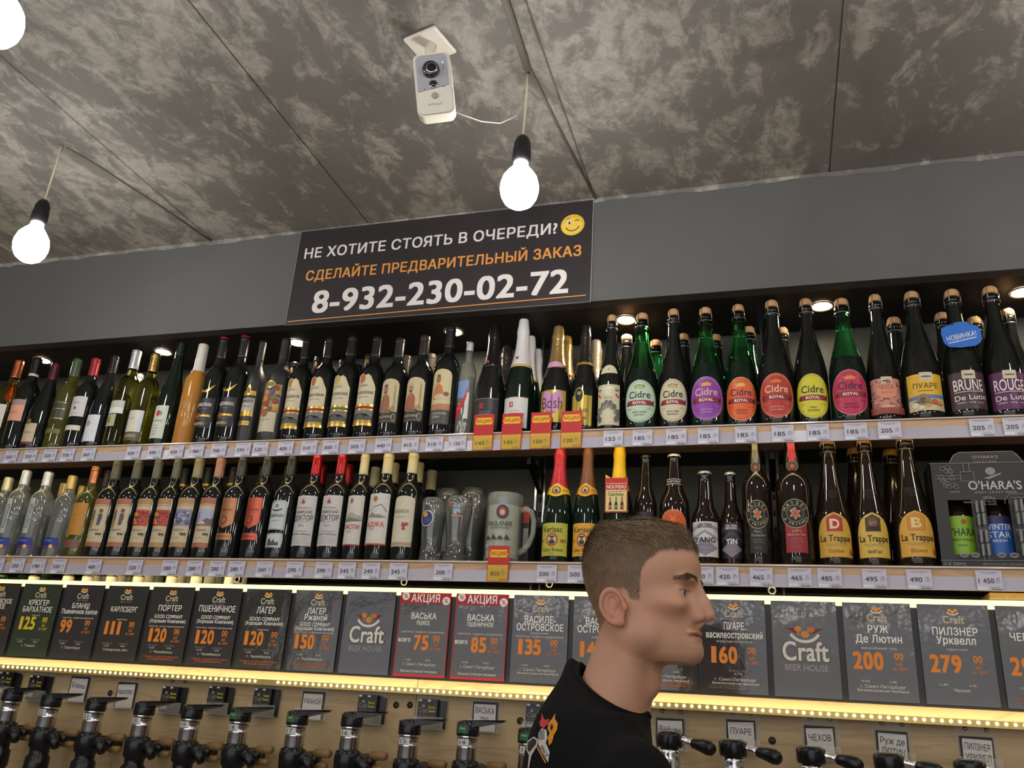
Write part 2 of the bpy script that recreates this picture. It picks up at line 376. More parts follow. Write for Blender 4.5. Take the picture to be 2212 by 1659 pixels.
# thick conduit from the frame top to bulb cord, then thin to the wall
wire('ceiling_conduit', [(1.30, -2.2, ZC-.008), (1.308, -.9, ZC-.008), (1.296, -.58, ZC-.008)], .009, '#7a756c', 'thick grey conduit clipped along the ceiling above the middle bulb')
wire('ceiling_cable', [(1.30, -.575, ZC-.004), (1.32, -.3, ZC-.004), (1.35, -.004, ZC-.004)], .0035, '#6b665f', 'thin dark cable from the middle bulb hook to the grey wall')
wire('ceiling_cable', [(-.10, -.55, ZC-.003), (-.07, -.45, ZC-.003), (-.02, -.2, ZC-.003), (.012, -.004, ZC-.003)], .0024, '#6b665f', 'thin cable running over the ceiling from the far bulb to the grey wall')
# camera lead: loops from the device to the middle bulb cord
pts = []
for px, py, y in [(978, 240, -.70), (1000, 248, -.68), (1040, 262, -.65), (1080, 266, -.62), (1115, 250, -.59), (1128, 225, -.57), (1133, 195, -.557)]:
    pts.append(atY(px, py, y))
wire('camera_lead', pts, .0017, '#b5aca0', 'thin slack wire looping between the white camera and the bulb cord')
# ------------------------------------------------------------------ wall sign
sg0, sg1 = .362, 1.343; sz0, sz1 = 2.617, 2.957
t = thing('wall_sign', 'wide dark sign with a phone number fixed to the grey wall above the shelves', 'sign', (sg0, -.001, sz0))
w_, h_ = sg1-sg0, sz1-sz0
mb = MB(); mb.box(0, w_, -.003, 0, 0, h_, mat('sign_panel', '#332f30', .4, var=.1, vscale=5)); 
mb.box(-.0012, .0006, -.0042, 0, 0, h_, ink('#8f8c88')); mb.box(w_-.0006, w_+.0015, -.0042, 0, 0, h_, ink('#a09d99')); mb.box(0, w_, -.0042, 0, -.0015, .0005, ink('#77736f'))
mb.build('panel', t)
def sx(px, py): p = atY(px, py, -.004); return p.x-sg0, p.z-sz0
def sign_text(s, pa, pb, h, mt, bold):   # pa, pb: pixel ends of the line's middle
    a = Vector(sx(*pa)); c = Vector(sx(*pb)); mid = (a+c)/2
    return ('t', s, mid.x, mid.y, h, (c-a).length, mt, bold, math.atan2(c.y-a.y, c.x-a.x)*0)
SW, SO = ink('#e6e0dc'), ink('#e59a4a')
mb = MB(); f = flat(-.003)
draw(mb, f, [sign_text('НЕ ХОТИТЕ СТОЯТЬ В ОЧЕРЕДИ?', (658, 551), (1204, 491), .036, SW, 1),
             sign_text('СДЕЛАЙТЕ ПРЕДВАРИТЕЛЬНЫЙ ЗАКАЗ', (661, 598), (1256, 540), .034, SO, 1),
             sign_text('8-932-230-02-72', (676, 652), (1228, 608), .078, SW, 1.3),
             ('l', .006, .011, w_-.014, .022, .003, SO)], d=.0001)
cx, cz = sx(1237, 486)
draw(mb, f, [('e', cx, cz, .036, .036, ink('#e8b93c')), ('e', cx-.002, cz-.004, .030, .029, ink('#f3cf56')),
             ('e', cx-.011, cz+.009, .0055, .0075, SW), ('e', cx-.010, cz+.0075, .0030, .0048, K_),
             ('l', cx+.006, cz+.012, cx+.013, cz+.016, .0025, K_), ('l', cx+.013, cz+.016, cx+.020, cz+.011, .0025, K_),
             ('l', cx-.018, cz+.021, cx-.008, cz+.024, .002, K_)] +
     [('l', cx+.021*math.cos(a), cz-.001+.020*math.sin(a), cx+.021*math.cos(a+.26), cz-.001+.020*math.sin(a+.26), .0026, K_) for a in [3.5+.25*k for k in range(10)]], off0=.0008)
mb.build('lettering', t)
# ------------------------------------------------------------------ bulbs
BLK = mat('black_bakelite', '#17161a', .45)
BG = mat('lit_frosted_glass', (1, .965, .93), .4, emit=BULB)
CORD = mat('lamp_cord', '#d8cdb4', .5)
def bulb(pos, label):
    t = thing('pendant_bulb', label, 'light bulb', pos, group='bare bulbs hanging from the concrete ceiling')
    z = -ZC+pos[2]
    m = MB(); m.tube([(0, 0, 0), (.002, 0, -.06), (0, 0, -.19)], .0028, CORD); m.lathe([(0, -.0), (.006, -.0005), (.005, -.008), (0, -.009)], mat('cable_clip', '#8a8377', .5), 14); m.build('cord', t)
    m = MB(); m.lathe([(0, -.184), (.008, -.186), (.015, -.194), (.0195, -.207), (.0205, -.225), (.0215, -.228), (.0215, -.255), (.0195, -.262), (0, -.262)], BLK, 24); m.build('socket', t)
    m = MB(); m.lathe([(.0165, -.258), (.0165, -.268), (.020, -.276), (.030, -.289), (.0395, -.304), (.0440, -.322), (.0445, -.336), (.041, -.353), (.033, -.368), (.020, -.378), (.009, -.3815), (0, -.382)], BG, 28); m.build('glass_globe', t)
    return t
bulb((1.289, -.555, ZC), 'lit bare bulb on a short cord just above the phone number sign')
bulb((-.111, -.557, ZC), 'lit bare bulb over the wine end of the shelves, far from the sign')
b3 = atZ(-8, 48, 2.63); bulb((b3.x, b3.y, ZC), 'lit bare bulb nearer the room, cut off at the upper corner of the ceiling')
for x, y in [(2.75, -.556), (1.93, -1.22), (3.36, -1.23), (-1.0, -1.24), (1.2, -1.95), (2.7, -1.95), (-.3, -2.0), (.48, -2.7), (1.9, -2.7), (3.3, -2.7), (1.2, -3.6), (2.7, -3.6), (-.3, -3.6), (.48, -4.5), (1.9, -4.5), (3.3, -4.5), (1.2, -5.5), (2.7, -5.5), (-.3, -5.5)]:  # unseen bulb grid; rear rows added for ambient light and card glints
    bulb((x, y, ZC), 'lit bare bulb of the unseen grid that hangs out of frame')
# ------------------------------------------------------------------ security camera
WP = mat('white_plastic', '#ded8cc', .4); GP = mat('silver_grey_plastic', '#a9a7ae', .35); LN = mat('lens_glass', '#0b0b0d', .06, coat=1)
t = thing('security_camera', 'white box camera on a square bracket under the concrete ceiling', 'camera', (1.092, -.70, ZC))
m = MB(); m.box(-.046, .046, -.044, .046, -.010, 0, WP, .004, Matrix.Rotation(math.radians(-14), 4, 'Z')); m.build('mount_plate', t)
m = MB(); m.tube([(.004, -.002, -.008), (.006, -.01, -.05), (.016, -.022, -.085)], [.014, .011, .011], WP, 14); m.lathe([(0, .012), (.012, .010), (.017, 0), (.012, -.01), (0, -.012)], WP, 14, Matrix.Translation((.014, -.02, -.085))); m.build('bracket_arm', t)
X = Matrix.Translation((.054, -.062, -.190)) @ Matrix.Rotation(math.radians(12), 4, 'Z') @ Matrix.Rotation(math.radians(-9), 4, 'Y') @ Matrix.Rotation(math.radians(10), 4, 'X')
def rrect(hw, hh, r, n=6):
    P = []
    for cx, cz, a0 in ((hw-r, hh-r, 0), (-hw+r, hh-r, PI/2), (-hw+r, -hh+r, PI), (hw-r, -hh+r, 1.5*PI)):
        P += [(cx+r*math.cos(a0+PI/2*k/n), cz+r*math.sin(a0+PI/2*k/n)) for k in range(n+1)]
    return P
m = MB(); m.prism(list(reversed(rrect(.0405, .0745, .014))), -.014, .016, WP, X); m.prism(list(reversed(rrect(.037, .071, .012))), .016, .026, WP, X)
m.prism(list(reversed(rrect(.0375, .0715, .0125))), -.0165, -.0135, WP, X); m.build('housing', t)
m = MB(); P = [p for p in rrect(.0345, .0685, .011)]; P2 = [(x, z) for x, z in P if z > -.014]; 
m.prism(list(reversed([(-.0345, -.018)]+[(.0345, -.008)]+[p for p in P if p[1] > -.005])), -.0180, -.0160, GP, X); m.build('face_plate', t)
Y = Matrix.Rotation(PI/2, 4, 'X')
m = MB(); m.lathe([(.0, .010), (.013, .010), (.0165, .010), (.0185, .004), (.019, -.004)], mat('dark_chrome', '#5a5a60', .2, metal=.8), 24, X @ Matrix.Translation((-.002, -.020, .030)) @ Y)
m.lathe([(.0098, .013), (.0128, .013), (.013, .009)], mat('chrome', '#c9c9cf', .15, metal=1), 24, X @ Matrix.Translation((.001, -.020, .028)) @ Y); m.lathe([(0, .0135), (.006, .0132), (.0098, .0125)], LN, 20, X @ Matrix.Translation((.001, -.020, .028)) @ Y); m.build('lens', t)
m = MB(); m.lathe([(0, .006), (.005, .0055), (.0072, .003)], LN, 20, X @ Matrix.Translation((0, -.016, -.004)) @ Y); m.lathe([(.0072, .004), (.0095, .004), (.0100, 0)], mat('chrome', '#c9c9cf', .15, metal=1), 20, X @ Matrix.Translation((0, -.016, -.004)) @ Y); m.build('lower_lens', t)
m = MB(); m.lathe([(0, .004), (.006, .0035), (.0078, 0)], mat('pearl_dome', '#a7a49b', .2), 20, X @ Matrix.Translation((.001, -.0168, -.030)) @ Y)
for (x, z) in ((-.020, -.013), (.021, -.011), (.0245, .038), (.0245, .032)): m.lathe([(0, .001), (.0013, .001), (.0013, 0)], K_, 8, X @ Matrix.Translation((x, -.0172, z)) @ Y)
m.build('sensor_dome', t)
m = MB(); m.lathe([(0, .001), (.0014, .001), (.0014, 0)], mat('blue_status_light', '#4fb4ff', .4, emit=2.5), 8, X @ Matrix.Translation((.0245, -.018, .046)) @ Y); m.build('status_light', t)
m = MB(); V, Fc = text2d('HiWatch', 0, -.050, .006, .030, .6); m.add([(x, -.0168, z) for x, z in V], Fc, GY_, False, X); m.build('lettering', t)
# ------------------------------------------------------------------ shelves
SD = mat('dark_shelf_board', '#2c2a25', .5)
RAIL = mat('milky_price_rail', '#b6b0ba', .22, var=.05, vscale=10)
CLEAR = mat('clear_plastic', '#ffffff', .05, trans=1, ior=1.1)
def shelf(z, name_label):
    t = thing('shelf', name_label, 'shelf', (0, 0, z))
    m = MB(); m.box(X0, X1, .150, YW, -.024, 0, SD); m.build('board', t)
    m = MB()
    seg = [X0, -1.35, .545, 2.02, 3.2, X1]
    for i in range(len(seg)-1):
        m2 = MB(); m2.box(seg[i]+.0006, seg[i+1]-.0006, .002, .150, -.026, 0, LATH); m2.build('lath', t)
    return t
shelf(ZS1, 'upper wall shelf with a pale wooden front lath, holding wine and cider bottles')
shelf(ZS2, 'lower wall shelf with a pale wooden front lath, holding wine, glasses and beer')
def rail(z, label):
    m = MB(); m.box(X0, X1, -.0015, .001, z-.052, z-.024, RAIL); m.box(X0, X1, -.006, -.001, z-.0545, z-.051, RAIL); m.box(X0, X1, -.003, .001, z-.005, z-.002, mat('rail_lip', '#cfc6bd', .12)); o = m.build('price_rail')
    return tag(o, label, 'rail')
rail(ZS1, 'milky plastic price rail along the edge of the upper shelf'); rail(ZS2, 'milky plastic price rail along the edge of the lower shelf')
# LED lights under each shelf, hidden behind the laths
LED = mat('warm_led_tape', (1, .86, .50), .5, emit=STRIP)
for z, l in ((ZS1-.027, 'warm led tape stuck under the upper shelf behind its lath'), (ZS2-.027, 'warm led tape stuck under the lower shelf behind its lath')):
    m = MB(); m.box(-1.6, 3.6, .003, .009, z-.0035, z-.0005, LED); tag(m.build('led_tape'), l, 'light strip')
# wall uprights and brackets
CH = mat('chrome', '#c9c9cf', .15, metal=1); BLM = mat('black_metal', '#111110', .35, metal=.3)
for i, (px, lb) in enumerate([(1166, 'slotted chrome upright on the back wall behind the red foil cider bottle'), (1672, 'slotted chrome upright on the back wall between the two dark friends beer bottles')]):
    x = atY(px, 1080, YW-.01).x
    t = thing('shelf_upright', lb, 'shelf upright', (x, YW, 1.9))
    m = MB(); m.box(-.016, -.010, -.014, 0, -.05, .72, CH); m.box(.010, .016, -.014, 0, -.05, .72, CH); m.box(-.010, .010, -.004, 0, -.05, .72, BLM)
    m.build('channel', t)
    for k in range(7):
        m = MB(); m.box(-.003, .003, -.0055, -.004, .03+k*.045, .045+k*.045, mat('slot_shadow', '#050505', .9)); m.build('slot', t)
    m = MB(); m.prism([(-.006, .0), (.006, 0), (.006, -.001), (-.006, -.001)], 0, .001, BLM)
    m = MB()
    m.add([(-.006, -.014, .305), (-.006, -.15, .305), (-.006, -.15, .285), (-.006, -.014, .235), (.006, -.014, .305), (.006, -.15, .305), (.006, -.15, .285), (.006, -.014, .235)], [(0, 1, 2, 3), (7, 6, 5, 4), (0, 4, 5, 1), (1, 5, 6, 2), (2, 6, 7, 3), (3, 7, 4, 0)], BLM)
    m.build('bracket', t)
# downlights in the soffit
DL = mat('downlight_glow', (1, .84, .62), .4, emit=DOWN); TR = mat('satin_trim_ring', '#cdbfa6', .25, metal=.7)
for i, x in enumerate([-1.26, -.719, -.196, .330, .882, 1.423, 1.968, 2.46, 3.0]):
    where = ['outside the frame beyond the white label wine', 'above the far left wine with a copper capsule', 'above the dark green flute bottle', 'above the cream label wine beside the picture label bottle', 'beside the clear bottle with a blue and red label', 'above the mint oval cider', 'above the yellow oval cider', 'above the purple label beer at the shelf end', 'outside the frame past the purple label beer'][i]
    t = thing('downlight', 'small lit round downlight '+where, 'downlight', (x, .128, ZN), group='downlights in the soffit')
    m = MB(); m.lathe([(.034, -.0005), (.034, -.004), (.031, -.006), (.024, -.004), (.0235, -.0005)], TR, 28); m.build('trim_ring', t)
    m = MB(); m.lathe([(.0235, -.0022), (.012, -.0024), (0, -.0024)], DL, 24); m.build('lamp_face', t)
# ------------------------------------------------------------------ bottles
GD = mat('black_wine_glass', (.008, .009, .008), .045, spec=.6)
GM = mat('matt_black_glass', (.022, .021, .019), .42)
GB = mat('brown_beer_glass', (.012, .007, .004), .04, spec=.6)
GGD = mat('deep_green_glass', (.004, .012, .007), .05, spec=.6)
GGT = mat('green_see_through_glass', (.06, .55, .14), .03, trans=1, ior=1.4)
GYT = mat('olive_see_through_glass', (.55, .56, .12), .03, trans=1, ior=1.35)
GYD = mat('dark_olive_glass', (.09, .09, .015), .05, spec=.6, trans=.35)
GCL = mat('clear_glass', (.74, .78, .70), .06, trans=.86, ior=1.2, coat=1)
GAM = mat('amber_liquor_glass', (.95, .42, .08), .05, trans=.55, ior=1.33)
PROF = {
 'bord': (.318, [(0, .004), (.030, .003), (.0365, 0), (.0392, .004), (.0395, .02), (.0395, .188), (.0385, .199), (.034, .212), (.0265, .223), (.0195, .232), (.0162, .242), (.0152, .256), (.0146, .290), (.0146, .318), (0, .318)], .254, .0395),
 'burg': (.318, [(0, .004), (.030, .003), (.0385, 0), (.0415, .004), (.0418, .02), (.0415, .130), (.039, .152), (.033, .180), (.0245, .212), (.0185, .236), (.0158, .255), (.0148, .285), (.0146, .318), (0, .318)], .254, .0418),
 'flute': (.345, [(0, .004), (.028, .003), (.034, 0), (.0365, .004), (.0370, .12), (.0355, .155), (.031, .190), (.0245, .228), (.0185, .265), (.0150, .295), (.0140, .32), (.0140, .345), (0, .345)], .30, .037),
 'cham': (.335, [(0, .004), (.032, .003), (.040, 0), (.0440, .005), (.0443, .02), (.0440, .130), (.0420, .148), (.0375, .172), (.031, .196), (.0245, .220), (.0200, .245), (.0178, .268), (.0170, .288), (.0165, .30), (.0165, .31), (.0145, .325), (.010, .335), (0, .335)], .20, .0443),
 'cider': (.356, [(0, .004), (.032, .003), (.041, 0), (.0452, .005), (.0457, .02), (.0455, .135), (.0440, .152), (.0395, .178), (.0325, .205), (.0262, .228), (.0212, .250), (.0182, .276), (.0168, .305), (.0162, .318), (.0188, .320), (.0188, .330), (.0160, .332), (.0155, .336), (0, .336)], 9, .0457),
 'straight': (.33, [(0, .004), (.030, .003), (.0345, 0), (.0362, .004), (.0362, .20), (.035, .212), (.028, .226), (.0195, .240), (.0165, .252), (.016, .33), (0, .33)], .235, .0362),
 'vodka': (.30, [(0, .012), (.030, .010), (.034, 0), (.0355, .004), (.0358, .195), (.034, .210), (.0265, .224), (.0185, .234), (.0150, .242), (.0145, .27), (.0145, .30), (0, .30)], .248, .0358),
 'beer': (.285, [(0, .004), (.030, .003), (.0355, 0), (.0382, .004), (.0382, .150), (.0370, .160), (.0300, .178), (.0235, .192), (.0200, .205), (.0175, .235), (.0150, .262), (.0140, .268), (.0150, .272), (.0145, .285), (0, .285)], 9, .0382),
 'small': (.245, [(0, .004), (.028, .003), (.0330, 0), (.0355, .004), (.0355, .118), (.0340, .126), (.0270, .142), (.0215, .155), (.0192, .172), (.0160, .215), (.0145, .228), (.0155, .232), (.0148, .245), (0, .245)], 9, .0355),
 'friend': (.325, [(0, .004), (.033, .003), (.041, 0), (.0440, .005), (.0442, .02), (.0440, .195), (.0415, .212), (.034, .228), (.0240, .240), (.0205, .247), (.0190, .254), (.0200, .262), (.0185, .280), (.0165, .300), (.0150, .312), (.0160, .316), (.0155, .325), (0, .325)], 9, .0442),
 'monk': (.335, [(0, .004), (.033, .003), (.0415, 0), (.0448, .005), (.0450, .02), (.0450, .118), (.0448, .126), (.0420, .136), (.0350, .165), (.0290, .195), (.0240, .225), (.0195, .262), (.0168, .295), (.0162, .300), (.0185, .302), (.0185, .312), (.0160, .314), (.0155, .318), (0, .318)], 9, .0450)}
_BC = {}
def body_mesh(kind, H, g, gneck=None, zneck=0):
    k = (kind, round(H, 3), g.name, gneck.name if gneck else '')
    if k not in _BC:
        H0, P, zc, R = PROF[kind]; s = H/H0; m = MB()
        m.lathe([(r, z*s) for r, z in P], g, 36, mat_at=(lambda z: gneck if z > zneck*s else g) if gneck else None); _BC[k] = m.mesh('bottle_glass')
    return _BC[k]
def rad_at(kind, H, z):
    H0, P, zc, R = PROF[kind]; z = z*H0/H; b = R
    for (r0, z0), (r1, z1) in zip(P[2:], P[3:]):
        if z0 <= z <= z1: return r0+(r1-r0)*((z-z0)/max(1e-6, z1-z0))
    return b
def cap_mesh(kind, H, mt, zc=None, crinkle=0, over=.0007, low=None, ztop=None):
    H0, P, z0, R = PROF[kind]; s = H/H0; z0 = (zc if zc is not None else z0)*s; top = H if ztop is None else ztop*s
    m = MB(); n = 12; pr = [(rad_at(kind, H, z0)+over*.3, z0)]
    for i in range(n+1):
        z = z0+(top-z0)*i/n; r = max(rad_at(kind, H, z), .0143)+over
        if i == n: pr += [(r, z-.0035), (r*.86, z+.0008), (0, z+.001)]
        else:
            if crinkle and abs((z-z0)/(top-z0)-.72) < .05: r += .0018
            pr.append((r, z+(.0004 if i == 0 else 0)))
    m.lathe(pr, mt, 24)
    if low: rect = None; m.lathe([(rad_at(kind, H, z)+over+.0004, z) for z in [z0, z0+.004*s, z0+.008*s]], low, 24)
    if kind in ('bord', 'burg') and not crinkle: m.lathe([(.0156, top-.016), (.0164, top-.014), (.0164, top-.012), (.0156, top-.010)], mt, 24)
    return m
def cage(t, H, s, zt, cork='#c79b6b', simple=False):
    m = MB(); CK = mat('cork', cork, .8, var=.18, vscale=300)
    m.lathe([(.0125, zt-.008), (.0125, zt), (.0165, zt+.002), (.0172, zt+.012), (.0155, zt+.019), (0, zt+.020)], CK, 20); co = m.build('cork', t)
    if simple: return
    m = MB(); WR = mat('steel_wire', '#b9b4a8', .3, metal=.9)
    m.tube([(.0205*math.cos(a), .0205*math.sin(a), zt-.022) for a in [PI*2*k/16 for k in range(17)]], .0007, WR, 5, cap=False)
    for k in range(4):
        a = PI/4+k*PI/2+.25; c, s_ = math.cos(a), math.sin(a)
        m.tube([(.0205*c, .0205*s_, zt-.022), (.0200*c, .0200*s_, zt), (.0185*c, .0185*s_, zt+.014), (.0130*c, .0130*s_, zt+.0210)], .0007, WR, 5)
    m.tube([(.0130*math.cos(a), .0130*math.sin(a), zt+.0210) for a in [PI*2*k/14 for k in range(15)]], .0007, WR, 5, cap=False)
    m.build('wire_cage', co)
def crown(t, H, col):
    m = MB(); n = 42; vs = []; fs = []; mt = mat('crown_cap', col, .3, metal=.35)
    for (r, z, fl) in ((.0172, H-.0062, 1), (.0168, H-.003, .8), (.0150, H+.0008, 0), (.012, H+.0018, 0)):
        vs += [((r+(.0009*fl if k % 2 else -.0004*fl))*math.cos(2*PI*k/n), (r+(.0009*fl if k % 2 else -.0004*fl))*math.sin(2*PI*k/n), z) for k in range(n)]
    for i in range(3): fs += [(i*n+k, i*n+(k+1) % n, (i+1)*n+(k+1) % n, (i+1)*n+k) for k in range(n)]
    fs.append(tuple(range(3*n, 4*n))); m.add(vs, fs, mt, True); m.build('crown_cap', t)
PLACED = []
BOTTLES = []   # (shelf, x, short description) for the price tags
SHELF_Z = {1: ZS1, 2: ZS2}
def bottle(shelf, px, py, kind, glass, cap, label, ops=(), group=None, H=None, y=.056, gneck=None, zneck=0, capkw={}, cat='bottle', short=None, name='wine_bottle', extra=None, x=None, top=None, zs=None, slim=1.0):
    z = SHELF_Z[shelf]; R0 = PROF[kind][3]*slim; fixed = x; y0 = y
    over = lambda x, y: [q for q in PLACED if q[0] == shelf and (q[1]-x)**2+(q[2]-y)**2 < (q[3]+R0)**2]
    best = None
    for dy in ((0, .004, .008, .012) if fixed is None else (0, .01, .02, .03, .04, .05, .06)):
        yy = min(y0+dy, YW-.002-R0) if fixed is not None else y0+dy
        xx = atY(px, 940 if shelf == 1 else 1213, yy).x if fixed is None else fixed
        pen = max([q[3]+R0-math.hypot(q[1]-xx, q[2]-yy) for q in over(xx, yy)] or [0])
        if best is None or pen < best[0]-.0003: best = (pen, xx, yy)
    pen, x, y = best; rs = max(.74, (R0-pen-.0004)/R0) if pen > 0 else 1.0
    if (R0-pen)/R0 < .74: print('CLASH', label, round(x, 3), round(y, 3), round(pen, 4))
    PLACED.append((shelf, x, y, R0*rs))
    if H is None:
        tx = (px+(1475-px)*.19*.9) if top is None else top
        H = atY(tx, py, y).z-z
    H = max(.20, min(H, .376 if shelf == 1 else .3305))
    t = thing(name, label, cat, (x, y, z), group=group); t.scale = (rs*slim, rs*slim, 1)
    link('glass_body', body_mesh(kind, H, glass, gneck, zneck), t)
    R = PROF[kind][3]
    if cap is not None:
        mt = cap if not isinstance(cap, str) else mat('capsule', cap, .32, metal=.25)
        cap_mesh(kind, H, mt, **capkw).build('foil' if capkw.get('crinkle') else 'capsule', t)
    if kind == 'cider': cage(t, H, 1, .334*H/.356)
    if kind == 'monk': cage(t, H, 1, .316*H/.335, '#c98f3e')
    if ops:
        if zs is None: zs = 1.36 if (shelf == 1 and px < 1330 and kind != 'vodka') else 1.0
        fm = cyl(R); m = MB(); draw(m, lambda a_, b_, c_: fm(a_, b_*zs, c_), list(ops)); m.build('label', t)
    if extra: extra(t, H, R)
    BOTTLES.append((shelf, x, short or label)); return t
r = lambda x0, x1, z0, z1, c: ('r', x0, x1, z0, z1, c if not isinstance(c, str) else paper(c))
T = lambda s, x, z, h, w, mt, b=.6, rot=0: ('t', s, x, z, h, w, mt, b, rot)
# --- upper shelf, left to right: white, red and rose wines
B = bottle
B(1, -4, 780, 'bord', GYT, foil('#b5673f'), 'pale white wine with a copper capsule and large cream label, first at the shelf end', [r(-.034, .034, .045, .125, '#d9cfc2'), T('f', -.004, .09, .016, .008, GO_), r(-.034, .034, .026, .042, '#c8b98e')], top=33)
B(1, 36, 776, 'bord', GD, '#23211f', 'dark wine with a white neck band and salmon label beside the copper capsule bottle', [r(-.033, .033, .078, .120, '#e2a184'), r(-.033, .033, .120, .135, '#ab8b85'), T('ROSSO', 0, .1, .006, .03, ink('#b57a5c'))], top=70, capkw=dict(low=ink('#d8d2c6')))
B(1, 80, 786, 'burg', GD, '#4d1f22', 'dark burgundy bottle with a low cream label edged in maroon', [r(-.026, .026, .018, .068, '#c9b596'), r(-.026, .026, .014, .020, '#7d3b3a'), ('e', -.004, .072, .008, .008, GO_), T('Pinot', 0, .045, .006, .026, ink('#8d6f52'))], top=119)
B(1, 126, 778, 'bord', GYD, '#4a5a44', 'olive glass bottle with a dark green label lined in gold', [r(-.034, .034, .075, .125, '#3a412e'), ('l', -.03, .121, .03, .121, .0012, GO_), ('l', -.03, .104, .03, .104, .0012, GO_), ('l', -.03, .079, .03, .079, .0015, GO_), r(-.034, .034, .040, .052, '#6b6a3a')], top=157)
B(1, 167, 776, 'bord', GD, '#9c2733', 'black bottle with a crimson capsule and a white label split in two', [r(-.034, .034, .082, .134, '#cbc8c4'), T('Merlot', 0, .118, .006, .026, GY_), ('p', [(-.004, .103), (0, .108), (.005, .103), (0, .098)], K_), T('Reserva', 0, .09, .003, .024, GY_), r(-.034, .034, .046, .059, '#d2ccbc')], top=200)
B(1, 208, 770, 'burg', GD, '#201d20', 'dark burgundy bottle with a low white label bearing a silver flower', [r(-.030, .030, .016, .084, '#d6d6d8')]+[('e', -.008+.005*math.cos(a), .062+.005*math.sin(a), .0028, .0028, GY_) for a in [k*PI/3 for k in range(6)]], top=243)
B(1, 253, 758, 'bord', GYT, mat('silver_cap', '#c6c9cc', .3, metal=.6), 'pale straw wine with a ribbed silver screw cap', [r(-.030, .030, .100, .118, '#b7bcae'), r(-.030, .030, .085, .1, '#d9dccb'), r(-.030, .012, .052, .083, '#a7ad8b'), ('e', -.014, .068, .0085, .0085, GO_)], top=289)
B(1, 298, 766, 'bord', GYT, foil('#b99a5c'), 'straw wine with a gold capsule and white label over a brown band', [r(-.032, .032, .036, .090, '#cfcdd0'), r(-.006, .006, .036, .09, '#d9cf9b'), T('GAVI', -.005, .07, .005, .02, GY_), r(-.034, .034, .014, .036, '#5b4f3d'), T('CLASSICO', 0, .026, .007, .042, ink('#cdbf9a'))], top=333)
B(1, 351, 743, 'flute', GGD, '#16241c', 'tall dark green flute bottle with a crest on its white label', [r(-.027, .027, .018, .100, '#c9d0bd'), ('e', -.004, .080, .006, .008, RD_), ('e', .006, .080, .005, .006, GY_), T('Riesling', -.002, .062, .0045, .034, GY_, 0)]+[T(s, -.004, .05-.007*i, .003, .018, GY_, 0) for i, s in enumerate(['Mosel', 'Kabinett', '2015', 'Spätlese'])], top=380)
B(1, 400, 746, 'straight', GAM, mat('capsule', '#d5cfc6', .35), 'amber liquor bottle with a long white capsule', [('p', ell(.0, .098, .010, .013, 16), mat('seal_gold', '#a9792c', .4))]+[('l', x, .045, x, .125, .0012, ink('#e7b878')) for x in (-.02, -.013, .013, .02)], top=430, capkw=dict(zc=.238), name='liquor_bottle', cat='bottle')
def georgian(nm, sub):
    return [r(-.034, .034, .040, .112, '#26262b'), ('p', [(-.026, .138), (-.010, .132), (.004, .134), (.028, .147), (.012, .131), (.002, .126), (-.022, .128)], mat('gold_ink', '#c9a24c', .3, metal=.6)),
            T(nm, -.002, .096, .0085, .056, W_, .4), T('красное полусладкое', 0, .086, .003, .03, GY_, 0), ('r', -.030, .028, .066, .071, GO_), ('e', -.013, .0685, .0065, .0065, mat('gold_ink', '#c9a24c', .3, metal=.6)), ('e', -.013, .0685, .0045, .0045, RD_), T('MARNISKARI', 0, .06, .003, .03, GY_, 0), T('ASKANELI', -.005, .049, .007, .04, ink('#d8c084'), .8)]
B(1, 444, 733, 'bord', GD, mat('capsule', '#242226', .3), 'black bottle lettered khvanchkara with a red capsule top', georgian('KHVANCHKARA', ''), top=472, extra=lambda t, H, R: MB().lathe([(.0157, H-.003), (.0157, H+.0012), (0, H+.002)], mat('capsule', '#b3242f', .3), 20).build('capsule_top', t) and None)
B(1, 491, 730, 'bord', GD, mat('capsule', '#242226', .3), 'black bottle lettered kindzmarauli with a red capsule top', georgian('KINDZMARAULI', ''), top=518, extra=lambda t, H, R: MB().lathe([(.0157, H-.003), (.0157, H+.0012), (0, H+.002)], mat('capsule', '#b3242f', .3), 20).build('capsule_top', t) and None)
B(1, 532, 740, 'bord', GM, mat('capsule', '#2c2926', .45), 'matt black bottle with a gilded arch label reading ЦИНАНДАЛИ', [r(-.033, .033, .070, .110, '#b9b4a6'), r(-.033, .033, .117, .128, mat('gold_ink', '#c9a24c', .3, metal=.6)), ('a', -.010, .010, .12, .143, .010, mat('gold_ink', '#c9a24c', .3, metal=.6)), ('a', -.006, .006, .122, .138, .006, paper('#5b543b')), r(-.033, .033, .110, .116, '#2d2a24'), T('ЦИНАНДАЛИ', -.002, .103, .008, .056, K_, .8), T('TSINANDALI', 0, .090, .005, .036, GY_), r(-.033, .033, .066, .078, mat('gold_ink', '#c9a24c', .3, metal=.6)), r(-.030, .026, .044, .054, mat('gold_ink', '#c9a24c', .3, metal=.6)), T('DRY WHITE WINE', -.002, .049, .005, .046, K_, .6)], top=556)
mix = ['#b43a3d', '#5f7d4c', '#c98f45', '#4c5f86', '#c7b15c', '#8e4a33']
random.seed(5)
B(1, 584, 735, 'bord', GM, mat('capsule', '#262321', .45), 'matt charcoal bottle with a colourful painted label over a cream one', [r(-.030, .030, .024, .070, '#c9bda1'), T('САПЕРАВИ', -.004, .052, .004, .03, GY_), r(-.031, .034, .070, .138, '#9b8a5c')]+[('p', ell(random.uniform(-.026, .028), random.uniform(.076, .13), random.uniform(.004, .011), random.uniform(.003, .009), 9), ink(random.choice(mix))) for _ in range(34)]+[('e', -.008, .068, .0085, .0085, ink('#b8502f')), ('e', -.002, .137, .016, .009, GO_), ('e', -.002, .137, .013, .0065, paper('#857645'))], top=606)
